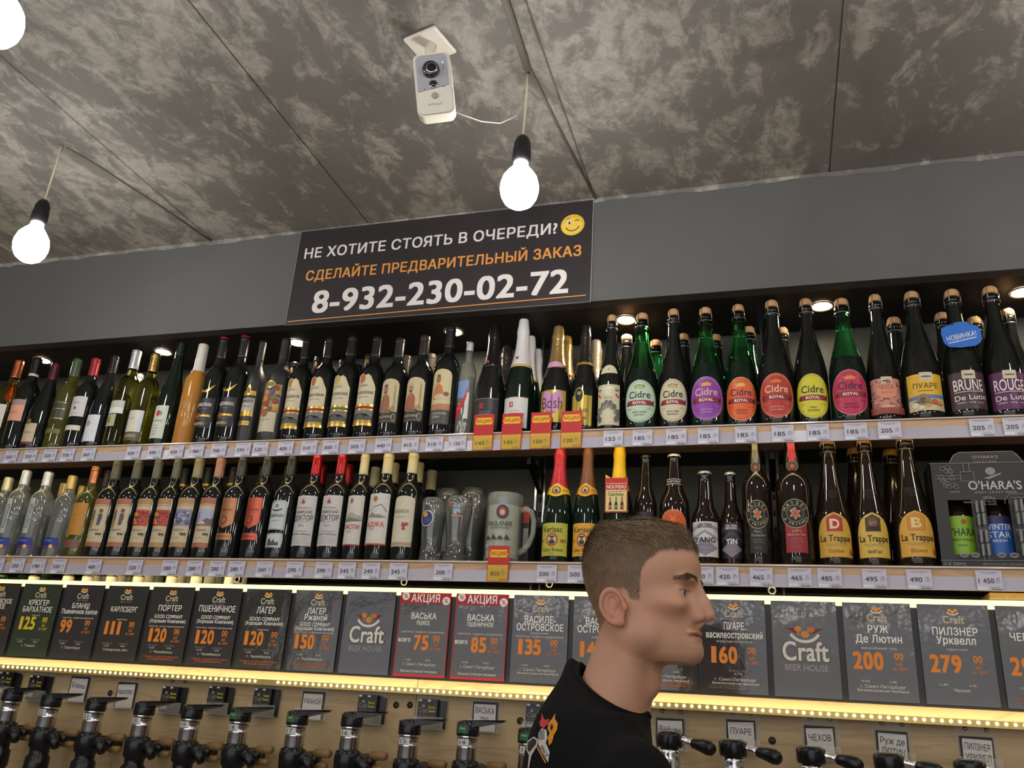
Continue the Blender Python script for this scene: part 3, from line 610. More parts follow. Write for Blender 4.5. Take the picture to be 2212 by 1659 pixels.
def cream(band, nm, seal):
    pts = [(-.031, .03), (-.031, .146), (-.024, .150), (-.012, .152), (-.004, .147), (.004, .150), (.014, .145), (.022, .132), (.030, .122), (.031, .11), (.031, .03)]
    def top(x):
        for (a, b), (c, d) in zip(pts[1:-1], pts[2:-1]):
            if a <= x <= c: return b+(d-b)*(x-a)/max(1e-6, c-a)
        return .146 if x < 0 else .11
    ops = [('T', top), ]
    G = mat('gold_ink', '#c9a24c', .3, metal=.6)
    return [('r', -.031, .031, .03, .118, paper('#d3c7a8')), ('p', [(-.031, .118), (.0302, .118), (.022, .132), (.014, .145), (.004, .150), (-.004, .147), (-.012, .152), (-.024, .150), (-.031, .146)], paper('#d3c7a8')),
            ('l', .0302, .118, .022, .132, .0015, G), ('l', .022, .132, .014, .145, .0015, G), ('l', .014, .145, .004, .150, .0015, G), ('e', -.012, .139, .0085, .0105, ink(seal)), ('ring', -.012, .139, .0095, .0115, .0012, G), ('l', -.012, .131, -.012, .147, .0012, G), ('l', -.018, .139, -.006, .139, .0012, G),
            T('ASKANELI', -.008, .123, .005, .030, GY_, 0), T(nm, 0, .106, .0065, .050, ink('#5b4a3a'), .5), T('красное полусладкое', -.004, .096, .003, .036, GY_, 0),
            ('r', -.031, .031, .074, .079, G), ('r', -.031, .031, .068, .074, ink(band)), ('r', -.031, .031, .0655, .068, G), ('r', -.031, .031, .042, .0655, paper('#77736c')), ('p', [(-.031, .042), (.031, .042), (.031, .05), (.018, .055), (.008, .048), (-.006, .058), (-.018, .05), (-.031, .054)], ink('#55524d')), ('r', -.031, .031, .036, .042, ink('#a98650')), T('АСКАНЕЛИ', 0, .039, .004, .05, G, 1), ('r', -.032, .032, .029, .036, G)]
for px, py, band, nm, seal, lb, top in [(631, 735, '#8e2f2f', 'КИНДЗМАРАУЛИ', '#b08a4b', 'black bottle with a tall cream label and gold seal, next to the painted label bottle', 653), (683, 733, '#8e2f2f', 'МУКУЗАНИ', '#b35a33', 'black bottle with a cream label and a rust coloured cross seal', 704), (734, 728, '#4d6b4b', 'АЛАЗАНСКАЯ', '#c2ae6b', 'black bottle with a cream label crossed by a green band', 754), (789, 730, '#8e2f2f', 'АЛАЗАНСКАЯ', '#c05238', 'black bottle with a cream label and bright red round seal, fourth of the cream row', 807)]:
    B(1, px, py, 'bord', GD, mat('capsule', '#1d1b1b', .25), lb, cream(band, nm, seal), top=top)
def monkish(skin, robe, face, z1, title, hw=.031, tx=0):
    B_ = paper('#3a2d25'); 
    return [('a', -hw, hw, .056, z1, .012, paper('#cbbd93')), r(-hw, hw, .034, .060, B_), ('e', -.006, .060, .020, .007, B_),
            ('p', [(-.027, .060), (-.026, .082), (-.019, .096), (-.010, .100), (.000, .097), (.006, .088), (.008, .062)], ink(robe)), ('p', [(-.015, .096), (-.010, .088), (-.004, .096)], ink(skin)),
            ('e', -.010, .110, .0080, .0110, ink(skin)), ('e', -.010, .119, .0068, .0040, ink(face)), ('l', -.0145, .1125, -.0055, .1125, .001, K_), ('e', -.010, .1035, .0048, .0024, ink('#5d4637')), ('p', [(.002, .062), (.02, .075), (.026, .062)], ink('#a88d5e')),
            T('КИНДЗМАРАУЛИ', .020, .092, .006, .056, ink('#a98a4c'), .6, PI/2), T('ГРУЗИНСКИЙ ДВОР', -.004, .058, .003, .03, ink('#cdbf9a')), T(title, -.003, .047, .005, .042, ink('#cdbf9a'), .6), ('ring', .022, .046, .007, .008, .001, ink('#cdbf9a')), T('сухое красное', -.004, .038, .003, .036, GY_)]
B(1, 841, 733, 'bord', GD, mat('capsule', '#2b2521', .3), 'black bottle whose arched label shows an old man in a brown robe raising a hand', monkish('#a87a5a', '#9c6647', '#6d5240', .136, 'КИНДЗМАРАУЛИ'), top=859)
B(1, 896, 727, 'bord', GD, mat('capsule', '#2b2521', .3), 'black bottle whose arched label shows a bald old man in a red shawl', monkish('#b08563', '#a5604a', '#c7ab8c', .136, 'МУКУЗАНИ'), top=913)
B(1, 953, 708, 'bord', GD, mat('capsule', '#1d1b1b', .3), 'black bottle with a taller arched label of a man in an orange shirt', [('a', -.032, .032, .058, .152, .014, paper('#cfc292')), ('r', -.032, .032, .058, .072, paper('#b8805a')), ('p', [(-.024, .082), (-.022, .104), (-.014, .116), (-.006, .118), (.004, .112), (.010, .096), (.010, .082)], ink('#c7794c')), ('e', -.008, .128, .0075, .0095, ink('#9c6a4a')), ('e', -.008, .136, .006, .003, ink('#6b4a36')), ('e', .002, .088, .022, .006, ink('#cdb9a0')), ('e', .018, .094, .008, .005, ink('#7a5c40')), r(-.034, .032, .026, .058, '#47443f'), T('АЛАЗАНСКАЯ', 0, .050, .005, .044, ink('#c9c3b2'), .6), T('ДОЛИНА', -.008, .042, .005, .026, ink('#c9c3b2'), .6), T('полусладкое красное', 0, .032, .003, .044, GY_, 0)], top=968)
B(1, 999, 741, 'vodka', GCL, mat('clear_cap', '#c9ccd0', .2, metal=.3), 'clear glass bottle with a blue label crossed by a red ribbon', [r(-.030, .022, .118, .172, '#7d95c4'), r(.010, .026, .055, .135, '#d8d8d2'), ('p', [(-.031, .055), (-.031, .094), (-.022, .100), (-.010, .096), (.000, .108), (.010, .130), (.014, .150), (.018, .150), (.015, .120), (.008, .098), (-.004, .080), (-.012, .066), (-.018, .055)], ink('#c9222f')), T('ЦАРИЦА', -.016, .086, .004, .026, ink('#e59aa0'))], top=1010, slim=.82, name='spirit_bottle', capkw=dict(zc=.272))
def red_square(dark):
    L = '#2b292b' if dark else '#d3d2ce'; I = ink('#c9c4bb') if dark else K_
    return [r(-.040, .040, .018 if dark else .012, .078, L), ('l', -.040, .078, .040, .078, .0012, ink('#b9a15c') if not dark else GY_), ('r', -.016, -.005, .056, .068, RD_), ('r', -.011, -.008, .058, .066, paper(L)), T('PRESTIGE', 0, .048, .003, .03, GY_, 0), T('PRIVILEGE D\'EMPIRE', -.002, .040, .0065, .062, I, .5), T('ROSSO' if dark else 'BRUT', -.002, .026, .006, .022, I, .5)]
def neck_sq(t, H, R):
    m = MB(); rr = rad_at('cham', H, .215*H/.335)+.0014
    V = cyl(rr); draw(m, V, [('r', -.011, -.002, .211*H/.335, .219*H/.335, RD_)]); m.build('neck_seal', t)
SF = lambda c, rough=.25, metal=.6: mat('crinkled_foil', c, rough, metal=metal, bump=.6, bscale=130)
B(1, 1053, 705, 'cham', GD, SF('#1b1a1c', .25, .4), 'black foiled sparkling bottle with a small red square on its black label', red_square(True), top=1062, capkw=dict(crinkle=1, zc=.2), extra=neck_sq, name='sparkling_bottle')
B(1, 1117, 693, 'cham', GGD, SF('#d6d4d4', .35, .1), 'white foiled sparkling bottle with a red square on its white label', red_square(False), top=1123, capkw=dict(crinkle=1, zc=.188, low=ink('#c2a95e')), extra=neck_sq, name='sparkling_bottle')
PK = ink('#c98fb8')
def gosh(t, H, R):
    m = MB(); rr = rad_at('cham', H, .205*H/.335)+.0016; draw(m, cyl(rr), [('e', 0, .203*H/.335, .024, .012, PK)]); m.build('neck_seal', t)
B(1, 1197, 708, 'cham', GD, SF('#a98a55'), 'gold foiled sparkling bottle with a pink heart on a gold label', [r(-.041, .041, .020, .090, mat('gold_label', '#b49a45', .3, metal=.5)), ('p', [(-.030, .078), (-.026, .086), (-.014, .088), (0, .080), (.014, .088), (.026, .086), (.030, .074), (.024, .054), (0, .034), (-.024, .054)], PK), ('t', 'Bosh', 0, .062, .024, .060, ink('#5d2c55'), 0), T('Ginger', 0, .042, .006, .026, ink('#8a4a7a'), 0)], top=1201, capkw=dict(crinkle=1, zc=.198), extra=gosh, name='sparkling_bottle')
B(1, 1259, 705, 'cham', GD, SF('#3a3631', .25, .7), 'dark foiled sparkling bottle with a black disc on its gold label', [r(-.038, .038, .014, .078, mat('gold_label', '#b49a45', .3, metal=.5)), ('e', -.008, .078, .017, .017, mat('gold_label', '#b49a45', .3, metal=.5)), ('e', -.008, .078, .0135, .0145, K_), ('e', -.008, .082, .007, .004, GY_), T('Asti', .008, .046, .010, .03, K_, 0), T('Prestige', .004, .03, .006, .03, K_, 0)], top=1265, capkw=dict(crinkle=1, zc=.205, low=mat('gold_label', '#b49a45', .3, metal=.5)), name='sparkling_bottle')
def halfdisc(t, H, R):
    m = MB(); rr = .0345; V = lambda x, z, o: ((rad_at('cider', H, z)+o)*math.sin(x/.035), -(rad_at('cider', H, z)+o)*math.cos(x/.035), z)
    zb = .168
    pts = [(x, zb+.026*math.sqrt(max(0, 1-(x/.026)**2))) for x in [-.026+.052*i/12 for i in range(13)]]
    vs = []; 
    for x, z in pts: vs += [V(x, zb, .001), V(x, (zb+z)/2, .001), V(x, z, .001)]
    m.add(vs, [(3*i, 3*i+3, 3*i+4, 3*i+1) for i in range(12)]+[(3*i+1, 3*i+4, 3*i+5, 3*i+2) for i in range(12)], paper('#cfc8a8'), True)
    V2, F2 = text2d('W', 0, zb+.011, .012, .008, .5); m.add([V(x, z, .0016) for x, z in V2], F2, GY_); m.build('neck_label', t)
CH_ = [r(-.041, .041, .012, .098, '#cdc5a5'), T('CHERRY', 0, .091, .008, .042, W_, .6), T('WILD', 0, .080, .007, .02, W_, .6), T('Reserve', 0, .070, .006, .028, GY_, 0), ('r', -.04, .04, .094, .0945, GY_)]
for sx_ in (-1, 1):
    CH_ += [('e', sx_*.031+.003*k, .074-.002*k, .0030, .0032, RD_) for k in (-1, 1)]+[('e', sx_*.03, .086, .007, .003, ink('#7a8350'))]
CH_ += [('e', -.034+.068*i/16, .036+.020*math.sin(PI*i/16)+.004*math.sin(i*2.1), .006, .0055, ink(['#77756e', '#5f5e59', '#8b897f'][i % 3])) for i in range(17)]+[('e', -.034+.004*k, .03-.003*k, .006, .006, ink('#66645e')) for k in range(3)]+[('e', .034-.004*k, .03-.003*k, .006, .006, ink('#66645e')) for k in range(3)]
B(1, 1317, 683, 'cider', GD, None, 'corked bottle with a wide cream cherry label and a half round neck label', CH_, top=1315, extra=halfdisc, name='cider_bottle')
def cidre(bg, edge, word, crownc, sub, ribbon='#8e2a31'):
    I = ink(word); ops = [('e', 0, .078, .049, .061, paper(edge)), ('e', 0, .078, .047, .0585, paper(bg)), ('ring', 0, .078, .0445, .056, .0007, I)]
    if crownc: 
        c = ink(crownc); ops += [('p', [(-.012, .112), (.012, .112), (.016, .122), (.009, .117), (.006, .124), (.002, .117), (0, .126), (-.002, .117), (-.006, .124), (-.009, .117), (-.016, .122)], c)]
    ops += [('t', 'Cidre', 0, .096, .0195, .060, I, .8), ('p', [(-.034, .080), (-.040, .071), (-.037, .066), (-.028, .068), (-.028, .078)], ink('#5d1b22')), ('p', [(.034, .078), (.043, .080), (.039, .073), (.042, .066), (.028, .067)], ink('#5d1b22')),
            ('r', -.032, .032, .066, .080, ink(ribbon)), ('t', 'ROYAL', 0, .073, .0080, .036, W_, .9), T('0.75 l', -.028, .056, .003, .012, I, 0), T('5% vol.', .028, .056, .003, .012, I, 0)]
    ops += [T(s, 0, .046-.008*i, .0042, w_, I, .4) for i, (s, w_) in enumerate(sub)]
    return ops
SUB = [('APPLE CIDER', .036), ('SEMI-DRY', .026)]
cid = [(1386, 679, '#b9cdb0', '#9fb49a', '#2c3a52', '#a8b87c', SUB, True, 'cider bottle with a mint green oval label and a glowing green neck', 1387),
       (1457, 670, '#d0c6a4', '#b5a27c', '#2a2a38', '#bfae79', [('APPLE CIDER', .036), ('SEMI-SWEET', .03)], False, 'dark cider bottle with a cream oval label', 1449),
       (1530, 667, '#8d3aa6', '#a77bb0', '#d9b98a', '#d9a25a', [('CIDRE ROYAL', .034), ('WITH PEAR', .028)], True, 'cider bottle with a purple oval label and a green neck', 1521),
       (1605, 660, '#e2622a', '#d99a5b', '#4a2f52', '#f0b06a', [('CIDRE ROYAL', .034), ('WITH PEACH', .028)], True, 'cider bottle with an orange oval label', 1592),
       (1682, 651, '#b8322b', '#cf7a50', '#e3c38a', '#d9783f', [('CIDRE ROYAL', .034), ('WITH CHERRY', .03)], False, 'dark cider bottle with a brick red oval label', 1667),
       (1760, 647, '#d3cb2c', '#b9ae34', '#2c3548', None, [('PEAR', .016), ('POIRE', .03)], False, 'cider bottle with a bright yellow oval label', 1743),
       (1842, 647, '#c02a52', '#e07a86', '#3d2440', '#e08a4a', [('CIDRE ROYAL', .034), ('CIDER STRAWBERRY', .038)], True, 'cider bottle with a crimson pink oval label', 1824)]
for px, py, bg, ed, wd, cr, sub, gn, lb, top in cid:
    B(1, px, py, 'cider', GD if not gn else GGD, None, lb, cidre(bg, ed, wd, cr, sub), top=top, gneck=GGT if gn else None, zneck=.178, name='cider_bottle')
YEL = mat('mould_yellow', '#c9b41e', .5)
def square_lab(bg): return [r(-.0455, .0455, .022, .118, bg), r(-.012, .018, .100, .122, '#c9bfa0'), ('e', .003, .110, .012, .0025, GY_), T('ПИВОВАРНЯ', .003, .1105, .003, .02, K_, .5)]
random.seed(3)
ch_ops = square_lab('#c98a76')+[('p', ell(random.uniform(-.043, .043), random.uniform(.026, .114), random.uniform(.002, .006), random.uniform(.002, .005), 8), ink(random.choice(['#a8665c', '#b97a70', '#9a6a70', '#d9a083']))) for _ in range(46)]+[('e', 0, .082, .026, .02, ink('#d98f6e')), T('ЧЕХОВ', 0, .092, .011, .034, ink('#8a4a45'), 0), T('хмельной эль', 0, .078, .004, .026, ink('#9a5f5a'), 0), r(-.0455, .0455, .022, .040, '#a8594c'), ('e', 0, .041, .018, .003, ink('#d9ab92'))]+[('r', -.044+.006*k, -.041+.006*k, .023, .036, ink('#8a453c')) for k in range(15)]
B(1, 1920, 637, 'cider', GD, None, 'corked bottle with a salmon pink patterned label', ch_ops, top=1902, name='beer_bottle')
pu = square_lab('#e0b02c')+[r(-.0455, .0455, .022, .058, '#c9b98c'), ('p', [(-.0455, .05), (-.0455, .060), (.0455, .064), (.0455, .054)], ink('#5f78a8')), T('ПУАРЕ', 0, .086, .013, .058, ink('#6b5526'), .3), ('l', -.018, .073, .018, .073, .0014, ink('#6b5526')), ('e', -.008, .050, .016, .015, ink('#8a7a64')), ('e', -.010, .050, .006, .006, ink('#5d5040')), ('e', -.028, .036, .008, .007, ink('#ddd6c0'))]+[('e', x, z, a, b, ink(c)) for x, z, a, b, c in [(.002, .036, .007, .006, '#b9a23a'), (.016, .044, .008, .007, '#c4522a'), (.030, .040, .008, .006, '#d98a2a'), (-.014, .03, .006, .005, '#e0d6bd')]]+[('l', -.03, .046, .036, .035, .0016, ink('#4a3a2a'))]
B(1, 2005, 631, 'cider', GD, None, 'corked bottle with a yellow label picturing a millstone and pears', pu, top=1983, name='beer_bottle')
def delutin(t_, bg): return square_lab(bg)+[('t', t_, 0, .084, .028, .068, W_, .0), ('l', -.034, .066, .034, .067, .0012, W_), ('t', 'De Lutin', .002, .052, .013, .072, W_, -.3, .05), T('ПИВО · ЭЛЬ · 5,0%', 0, .038, .003, .06, W_, 0)]
def novinka(t, H, R):
    m = MB(); bl = mat('blue_card', '#2a6ac2', .45)
    P = [(-.045, .012), (-.043, .026), (-.028, .033), (-.016, .034), (-.010, .040), (.016, .040), (.022, .033), (.036, .028), (.044, .018), (.045, -.008), (.040, -.018), (.028, -.026), (-.004, -.029), (-.030, -.026), (-.041, -.014)]
    P2 = [(x, z+.212) for x, z in P]; m.prism(list(reversed(P2)), -.0435, -.0428, bl)
    V, F_ = text2d('НОВИНКА!', 0, .214, .013, .068, .5, rot=.2); m.add([(x, -.0438, z) for x, z in V], F_, W_)
    draw(m, flat(-.0436), [('l', -.031, .196, .033, .209, .002, W_)]); m.build('new_card', t)
    m = MB(); m.tube([(-.028*math.cos(a), -.008-.028*math.sin(a) if False else -.0435+.036*(1-math.sin(a)), .252) for a in [PI*k/10 for k in range(11)]], .0008, mat('steel_wire', '#b9b4a8', .3, metal=.9), 5); m.build('card_wire', t)
B(1, 2098, 627, 'cider', GD, None, 'corked bottle with a brown BRUNE label and a blue card on its neck', delutin('BRUNE', '#4a3036'), top=2067, extra=novinka, name='beer_bottle')
B(1, 2187, 620, 'cider', GD, None, 'corked bottle with a violet ROUGE label at the very end of the upper shelf', delutin('ROUGE', '#5a2452'), top=2150, name='beer_bottle')
# --- upper shelf, second row: what shows between the necks
def back(shelf, px, kind, glass, cap, label, group, y=.155, H=.30, **kw):   # px is where the neck shows
    z = SHELF_Z[shelf]; p = atY(px, kw.pop('pyn', 770 if shelf == 1 else 1010), y); n0 = len(BOTTLES)
    t = bottle(shelf, 0, 0, kind, glass, cap, label, (), group=group, H=H, y=y, x=p.x, **kw); del BOTTLES[n0:]; return t
GW = 'wine bottles in the second row of the upper shelf'
back(1, 3, 'bord', GYT, foil('#c27a3c'), 'orange capsuled bottle behind the copper capsule bottle', None, H=.30)
back(1, 48, 'bord', GD, foil('#a8432f'), 'red foil capsule showing behind the salmon label wine', None, H=.275)
back(1, 311, 'bord', GYT, mat('silver_cap', '#c6c9cc', .3, metal=.6), 'silver capped straw wine behind the gold capsule bottle', None, H=.312)
for k, px in enumerate([640, 690, 745, 800, 618, 668, 720, 776]):
    back(1, px, 'bord', GD, mat('capsule', '#1f1d1c', .25), ['dark wine neck in the second row behind the first cream label wine', 'dark wine neck in the second row behind the rust seal wine', 'dark wine neck in the second row behind the green band wine', 'dark wine neck in the second row behind the bright red seal wine', 'dark wine neck against the wall behind the painted label bottle', 'dark wine neck against the wall behind the rust seal wine', 'dark wine neck against the wall behind the green band wine', 'dark wine neck against the wall behind the bright red seal wine'][k], GW, H=.325 if k % 2 else .31, y=.140 if k < 4 else .222, extra=lambda t, H, R: MB().add([(.0158*math.sin(a)*1.0, -.0158*math.cos(a), H-.035+dz) for a, dz in [(-.25, -.008), (.25, -.008), (.35, 0), (.25, .010), (0, .015), (-.25, .010), (-.35, 0)]], [tuple(range(7))], mat('gold_ink', '#c9a24c', .3, metal=.6)).build('gold_crest', t) and None)
for k, px in enumerate([880, 932]): back(1, px, 'bord', GD, mat('capsule', '#4b4138', .3), ['brown capsule between the brown robe and red shawl labels, one row back', 'brown capsule between the red shawl and orange shirt labels, one row back'][k], None, H=.318)
for k, (px, y, h) in enumerate([(1147, .147, .352), (1163, .230, .345)]): back(1, px, 'cham', GGD, SF('#d6d4d4', .35, .1), ['white foil neck just behind the white foiled sparkling bottle', 'white foil neck farthest back behind the white foiled sparkling bottle'][k], None, y=y, H=h, capkw=dict(crinkle=1, zc=.188, low=ink('#c2a95e')), slim=.9, name='sparkling_bottle', pyn=740)
back(1, 1090, 'cham', GD, SF('#4a4542', .25, .6), 'dark foil neck behind the black foiled sparkling bottle', None, y=.15, H=.335, capkw=dict(crinkle=1, zc=.2), name='sparkling_bottle')
back(1, 1224, 'cham', GD, SF('#c49a55'), 'gold foil neck behind the pink heart sparkling bottle', None, y=.15, H=.345, capkw=dict(crinkle=1, zc=.2), name='sparkling_bottle', pyn=750)
back(1, 1282, 'cham', GD, SF('#b9ab93'), 'silver foil neck behind the dark foiled sparkling bottle', None, y=.15, H=.345, capkw=dict(crinkle=1, zc=.2), name='sparkling_bottle', pyn=750)
for k, (px, h, gn) in enumerate([(1354, .345, 0), (1412, .345, 1), (1476, .335, 0), (1545, .335, 0), (1618, .345, 1), (1690, .345, 0), (1934, .345, 0), (2040, .350, 0), (2118, .350, 0), (2186, .350, 0)]):
    back(1, px, 'cider', GD, None, ['corked clear necked bottle behind the cherry label bottle', 'corked green necked bottle behind the mint oval cider', 'cork behind the cream oval cider', 'cork behind the purple oval cider', 'green neck behind the orange oval cider', 'cork behind the brick red oval cider', 'cork behind the salmon pink label', 'cork behind the yellow millstone label', 'cork behind the blue card bottle', 'bright cork behind the violet label bottle'][k], None, y=.165, H=h, gneck=GGT if gn else None, zneck=.17, name='cider_bottle', pyn=730)
# --- lower shelf
def vodka(px, label, capc, front=True, hh=.30, y=.056, txt=True, top=None, H=None):
    ops = [r(-.032, .032, .030, .062, '#1d2f86'), ('l', -.032, .0345, .032, .0345, .002, RD_), ('e', .012, .034, .006, .006, GO_), T('ХОРТИЦА', -.004, .052, .006, .036, ink('#8fa3dd'), .6)]
    if txt: ops += [r(-.010, .010, .075, .190, '#b7bcae'), T('Хортиця', 0, .130, .013, .080, ink('#555d63'), .3, PI/2)]
    return bottle(2, px, 0, 'vodka', GCL, mat('capsule_vodka', capc, .3, metal=.35), label, ops, H=H or hh, y=y, name='spirit_bottle')
vodka(6, 'clear spirit bottle with a big white cap and blue base label at the shelf end', '#d8d9d6', hh=.292)
vodka(56, 'clear spirit bottle with vertical grey lettering and a white cap', '#d9d8cf', hh=.285)
vodka(112, 'clear spirit bottle with a gold cap beside the copper capsuled bottle', '#c9ad5f', hh=.27, txt=False)
for k, (px, hh, c, y) in enumerate([(15, .262, '#c9c6c0', .14), (60, .268, '#c9ad5f', .145), (98, .27, '#c9ad5f', .14), (-30, .27, '#d8cf9c', .06), (140, .262, '#c9ad5f', .15)]):
    n0 = len(BOTTLES); vodka(px, ['white capped spirit bottle in the row behind the big white cap', 'gold capped spirit bottle with a red collar between the front spirit bottles', 'gold capped spirit bottle behind the plain gold capped one', 'spirit bottle half cut off by the frame at the lower shelf end', 'gold capped spirit bottle farthest back beside the copper capsuled bottle'][k], c, hh=hh, y=y, txt=False); del BOTTLES[n0:]
B(2, 160, 996, 'bord', GYD, foil('#b0714c'), 'dark bottle with a copper capsule and a plain ochre label', [r(-.032, .032, .070, .172, '#b9812f'), T('LATINA', -.004, .15, .006, .034, ink('#d29a48')), T('ITALIANO', -.004, .125, .006, .036, ink('#d29a48')), r(-.032, .032, .030, .055, '#7d5240'), ('e', -.014, .068, .008, .008, GO_)], H=.30)
def painter(pic, cap, trim='#a86a4a'):
    base = [r(-.032, .032, .034, .184, '#c7b896'), r(-.032, .032, .165, .184, trim), ('l', -.032, .161, .032, .161, .0015, ink('#9c4a3c')), r(-.032, .032, .034, .048, trim)]
    txt = [T('Saperavi', 0, .086, .006, .036, ink('#5b4a3a'), 0), T('saperavi', -.004, .062, .003, .03, GY_, 0), ('e', .014, .073, .0045, .0035, ink('#5b4a3a')), ('e', .022, .073, .0045, .0035, ink('#5b4a3a'))]
    return base+pic+txt
fig = []
for ox, c1, c2 in ((-.014, '#5f6b4c', '#9c7a45'), (.012, '#5d4a5c', '#4f5468')):
    fig += [('e', ox, .142+.003*(ox > 0), .006, .007, ink('#7d5240')), ('p', [(ox-.006, .136), (ox+.006, .136), (ox+.007, .118), (ox-.006, .118)], ink(c1)), ('p', [(ox-.006, .118), (ox+.006, .118), (ox+.003, .092+.008*(ox > 0)), (ox-.006, .092+.008*(ox > 0))], ink(c2))]
random.seed(11)
def blotch(cols, n, x0=-.030, x1=.030, z0=.100, z1=.146):
    return [('p', ell(random.uniform(x0+.005, x1-.006), random.uniform(z0+.006, z1-.006), random.uniform(.003, .008), random.uniform(.003, .007), 7, random.random()), ink(random.choice(cols))) for _ in range(n)]
hot = [r(-.031, .031, .098, .148, '#b8452c')]+blotch(['#d9a02c', '#c43a2c', '#5a78a8', '#e0b84a', '#7d3a5c', '#c9612c'], 26)
cool = [r(-.031, .031, .098, .148, '#8a86a0')]+blotch(['#4f5a94', '#a8a2b4', '#6f5a4c', '#5f6b94', '#c9c3c0'], 24)
towr = [r(-.031, .031, .098, .148, '#a9adc4'), ('r', -.022, -.014, .104, .140, ink('#7a4034')), ('p', [(.004, .1), (.004, .115), (.014, .122), (.022, .118), (.031, .124), (.031, .1)], ink('#6a5f6b')), ('e', -.002, .106, .012, .006, ink('#cdbf9a')), r(-.031, .031, .098, .103, '#8a6a4c')]
for px, pic, capc, lb, h in [(206, fig, '#55564c', 'bottle with two small figures on its cream label, beside the ochre label', .318), (253, fig, '#55564c', 'bottle with two small figures on its cream label, beside the red and yellow painting', .318),
                             (298, hot, '#5d5f52', 'bottle with a red and yellow painting label, beside the figures label', .318), (341, hot, '#5d5f52', 'bottle with a red and yellow painting label, beside the blue painting', .318),
                             (389, cool, '#8a8468', 'bottle with a blue and violet painting label', .318), (437, towr, '#a87a6c', 'bottle whose label pictures a red tower under a pale sky', .318)]:
    B(2, px, 0, 'bord', GD, mat('capsule', capc, .35), lb, painter(pic, capc, '#b08a5c' if pic in (hot, cool) else '#a8694e'), H=h)
def shield(c, dome): return [('r', -.029, .026, .108, .182, mat('copper_label', c, .35, metal=.5)), ('p', [(-.029, .108), (.026, .108), (.018, .100), (.006, .094), (-.002, .089), (-.012, .095), (-.024, .101)], mat('copper_label', c, .35, metal=.5)), ('e', -.006, .115, .012, .013, ink('#5d2f26')), ('e', -.006, .115, .009, .010, mat('copper_label', c, .35, metal=.5)), ('r', -.029, .026, .056, .076, mat('copper_label', c, .35, metal=.5)), T('КАБЕРНЕ', -.002, .145, .006, .040, ink('#5d2f26'), 0), T('СОВИНЬОН', -.002, .066, .005, .040, ink('#5d2f26'), 0)]
B(2, 487, 0, 'bord', GD, mat('capsule', '#33352e', .3), 'black bottle with a brown copper shield label', shield('#a8734a', 0), H=.318)
B(2, 543, 0, 'bord', GD, mat('capsule', '#33352e', .3), 'black bottle with a rosy red copper shield label', shield('#b8553f', 0), H=.318)
SV = mat('silver_label', '#9fa6a6', .35, metal=.3)
B(2, 598, 0, 'bord', GD, mat('capsule', '#2a2c28', .3), 'black bottle with a silver arched label reading САВИНЬОН', [('a', -.032, .028, .086, .174, .008, SV), ('a', -.028, .022, .089, .166, .007, paper('#c3c8c4')), ('e', -.004, .150, .018, .010, K_), ('e', -.004, .156, .020, .012, paper('#c3c8c4')), ('e', -.004, .156, .006, .006, GY_), T('САВИНЬОН', -.003, .127, .009, .046, ink('#3a4348'), .4), T('вино белое', -.003, .113, .004, .026, GY_, 0), r(-.030, .026, .034, .076, SV), r(-.026, .022, .038, .072, '#c3c8c4'), ('p', [(-.02, .040), (-.018, .056), (-.01, .062), (-.004, .050), (.002, .058), (.008, .048), (.016, .052), (.018, .040)], ink('#4c5254'))], H=.318)
def doctor(yr): return [r(-.036, .036, .040, .186, '#c9c5c2'), ('p', [(-.012, .162), (.004, .162), (-.004, .178)], ink('#a8433a')), ('ring', -.004, .170, .010, .010, .0007, ink('#c98a80')), T('Виноградный', 0, .150, .005, .040, GY_, -.3), T('КРЫМСКИЙ', 0, .137, .0085, .052, ink('#3a3634'), 0), ('t', 'ДОКТОР', 0, .120, .015, .062, ink('#3a3634'), .3), T('сухое красное', 0, .109, .0035, .036, GY_, 0), T(yr, 0, .098, .0075, .018, GY_, 0), T('Сухоречье крым', 0, .082, .004, .040, GY_, 0), T('КАБЕРНЕ СОВИНЬОН', 0, .073, .005, .058, ink('#3a3634'), 0)]+[T('виноградники крыма', -.002, .065-.006*k, .0022, .05, GY_, 0) for k in range(4)]
RC = mat('capsule_red', '#a81c26', .25, metal=.4)
B(2, 654, 0, 'bord', GD, RC, 'first red capsuled wine with a white label, dated 2016, next to the silver arched label', doctor('2016'), H=.3185)
B(2, 710, 0, 'bord', GD, RC, 'second red capsuled wine with a white label, dated 2014, next to a cream capsule', doctor('2014'), H=.3185)
CC = mat('capsule_cream', '#d0c79c', .4)
hill = [('p', [(-.034, .112), (-.03, .125), (-.016, .133), (-.004, .137), (.010, .130), (.024, .127), (.034, .118), (.034, .113), (.01, .116), (-.01, .110)], ink('#a8a596')), ('p', [(-.034, .113), (-.01, .122), (.012, .118), (.034, .115), (.02, .111), (-.02, .109)], ink('#77766a'))]
B(2, 761, 0, 'bord', GD, CC, 'cream capsuled wine whose white label reads ЛАСПИ in red', [r(-.034, .034, .042, .186, '#cdc8bd'), ('e', -.010, .170, .006, .008, ink('#8a6a4c')), ('e', -.010, .170, .003, .005, RD_)]+hill+[('t', 'ЛАСПИ', -.002, .095, .012, .054, ink('#b0262c'), .7), T('LASPI', -.008, .082, .005, .016, GY_, .4), r(-.034, .034, .042, .046, '#a8262c')], H=.3185)
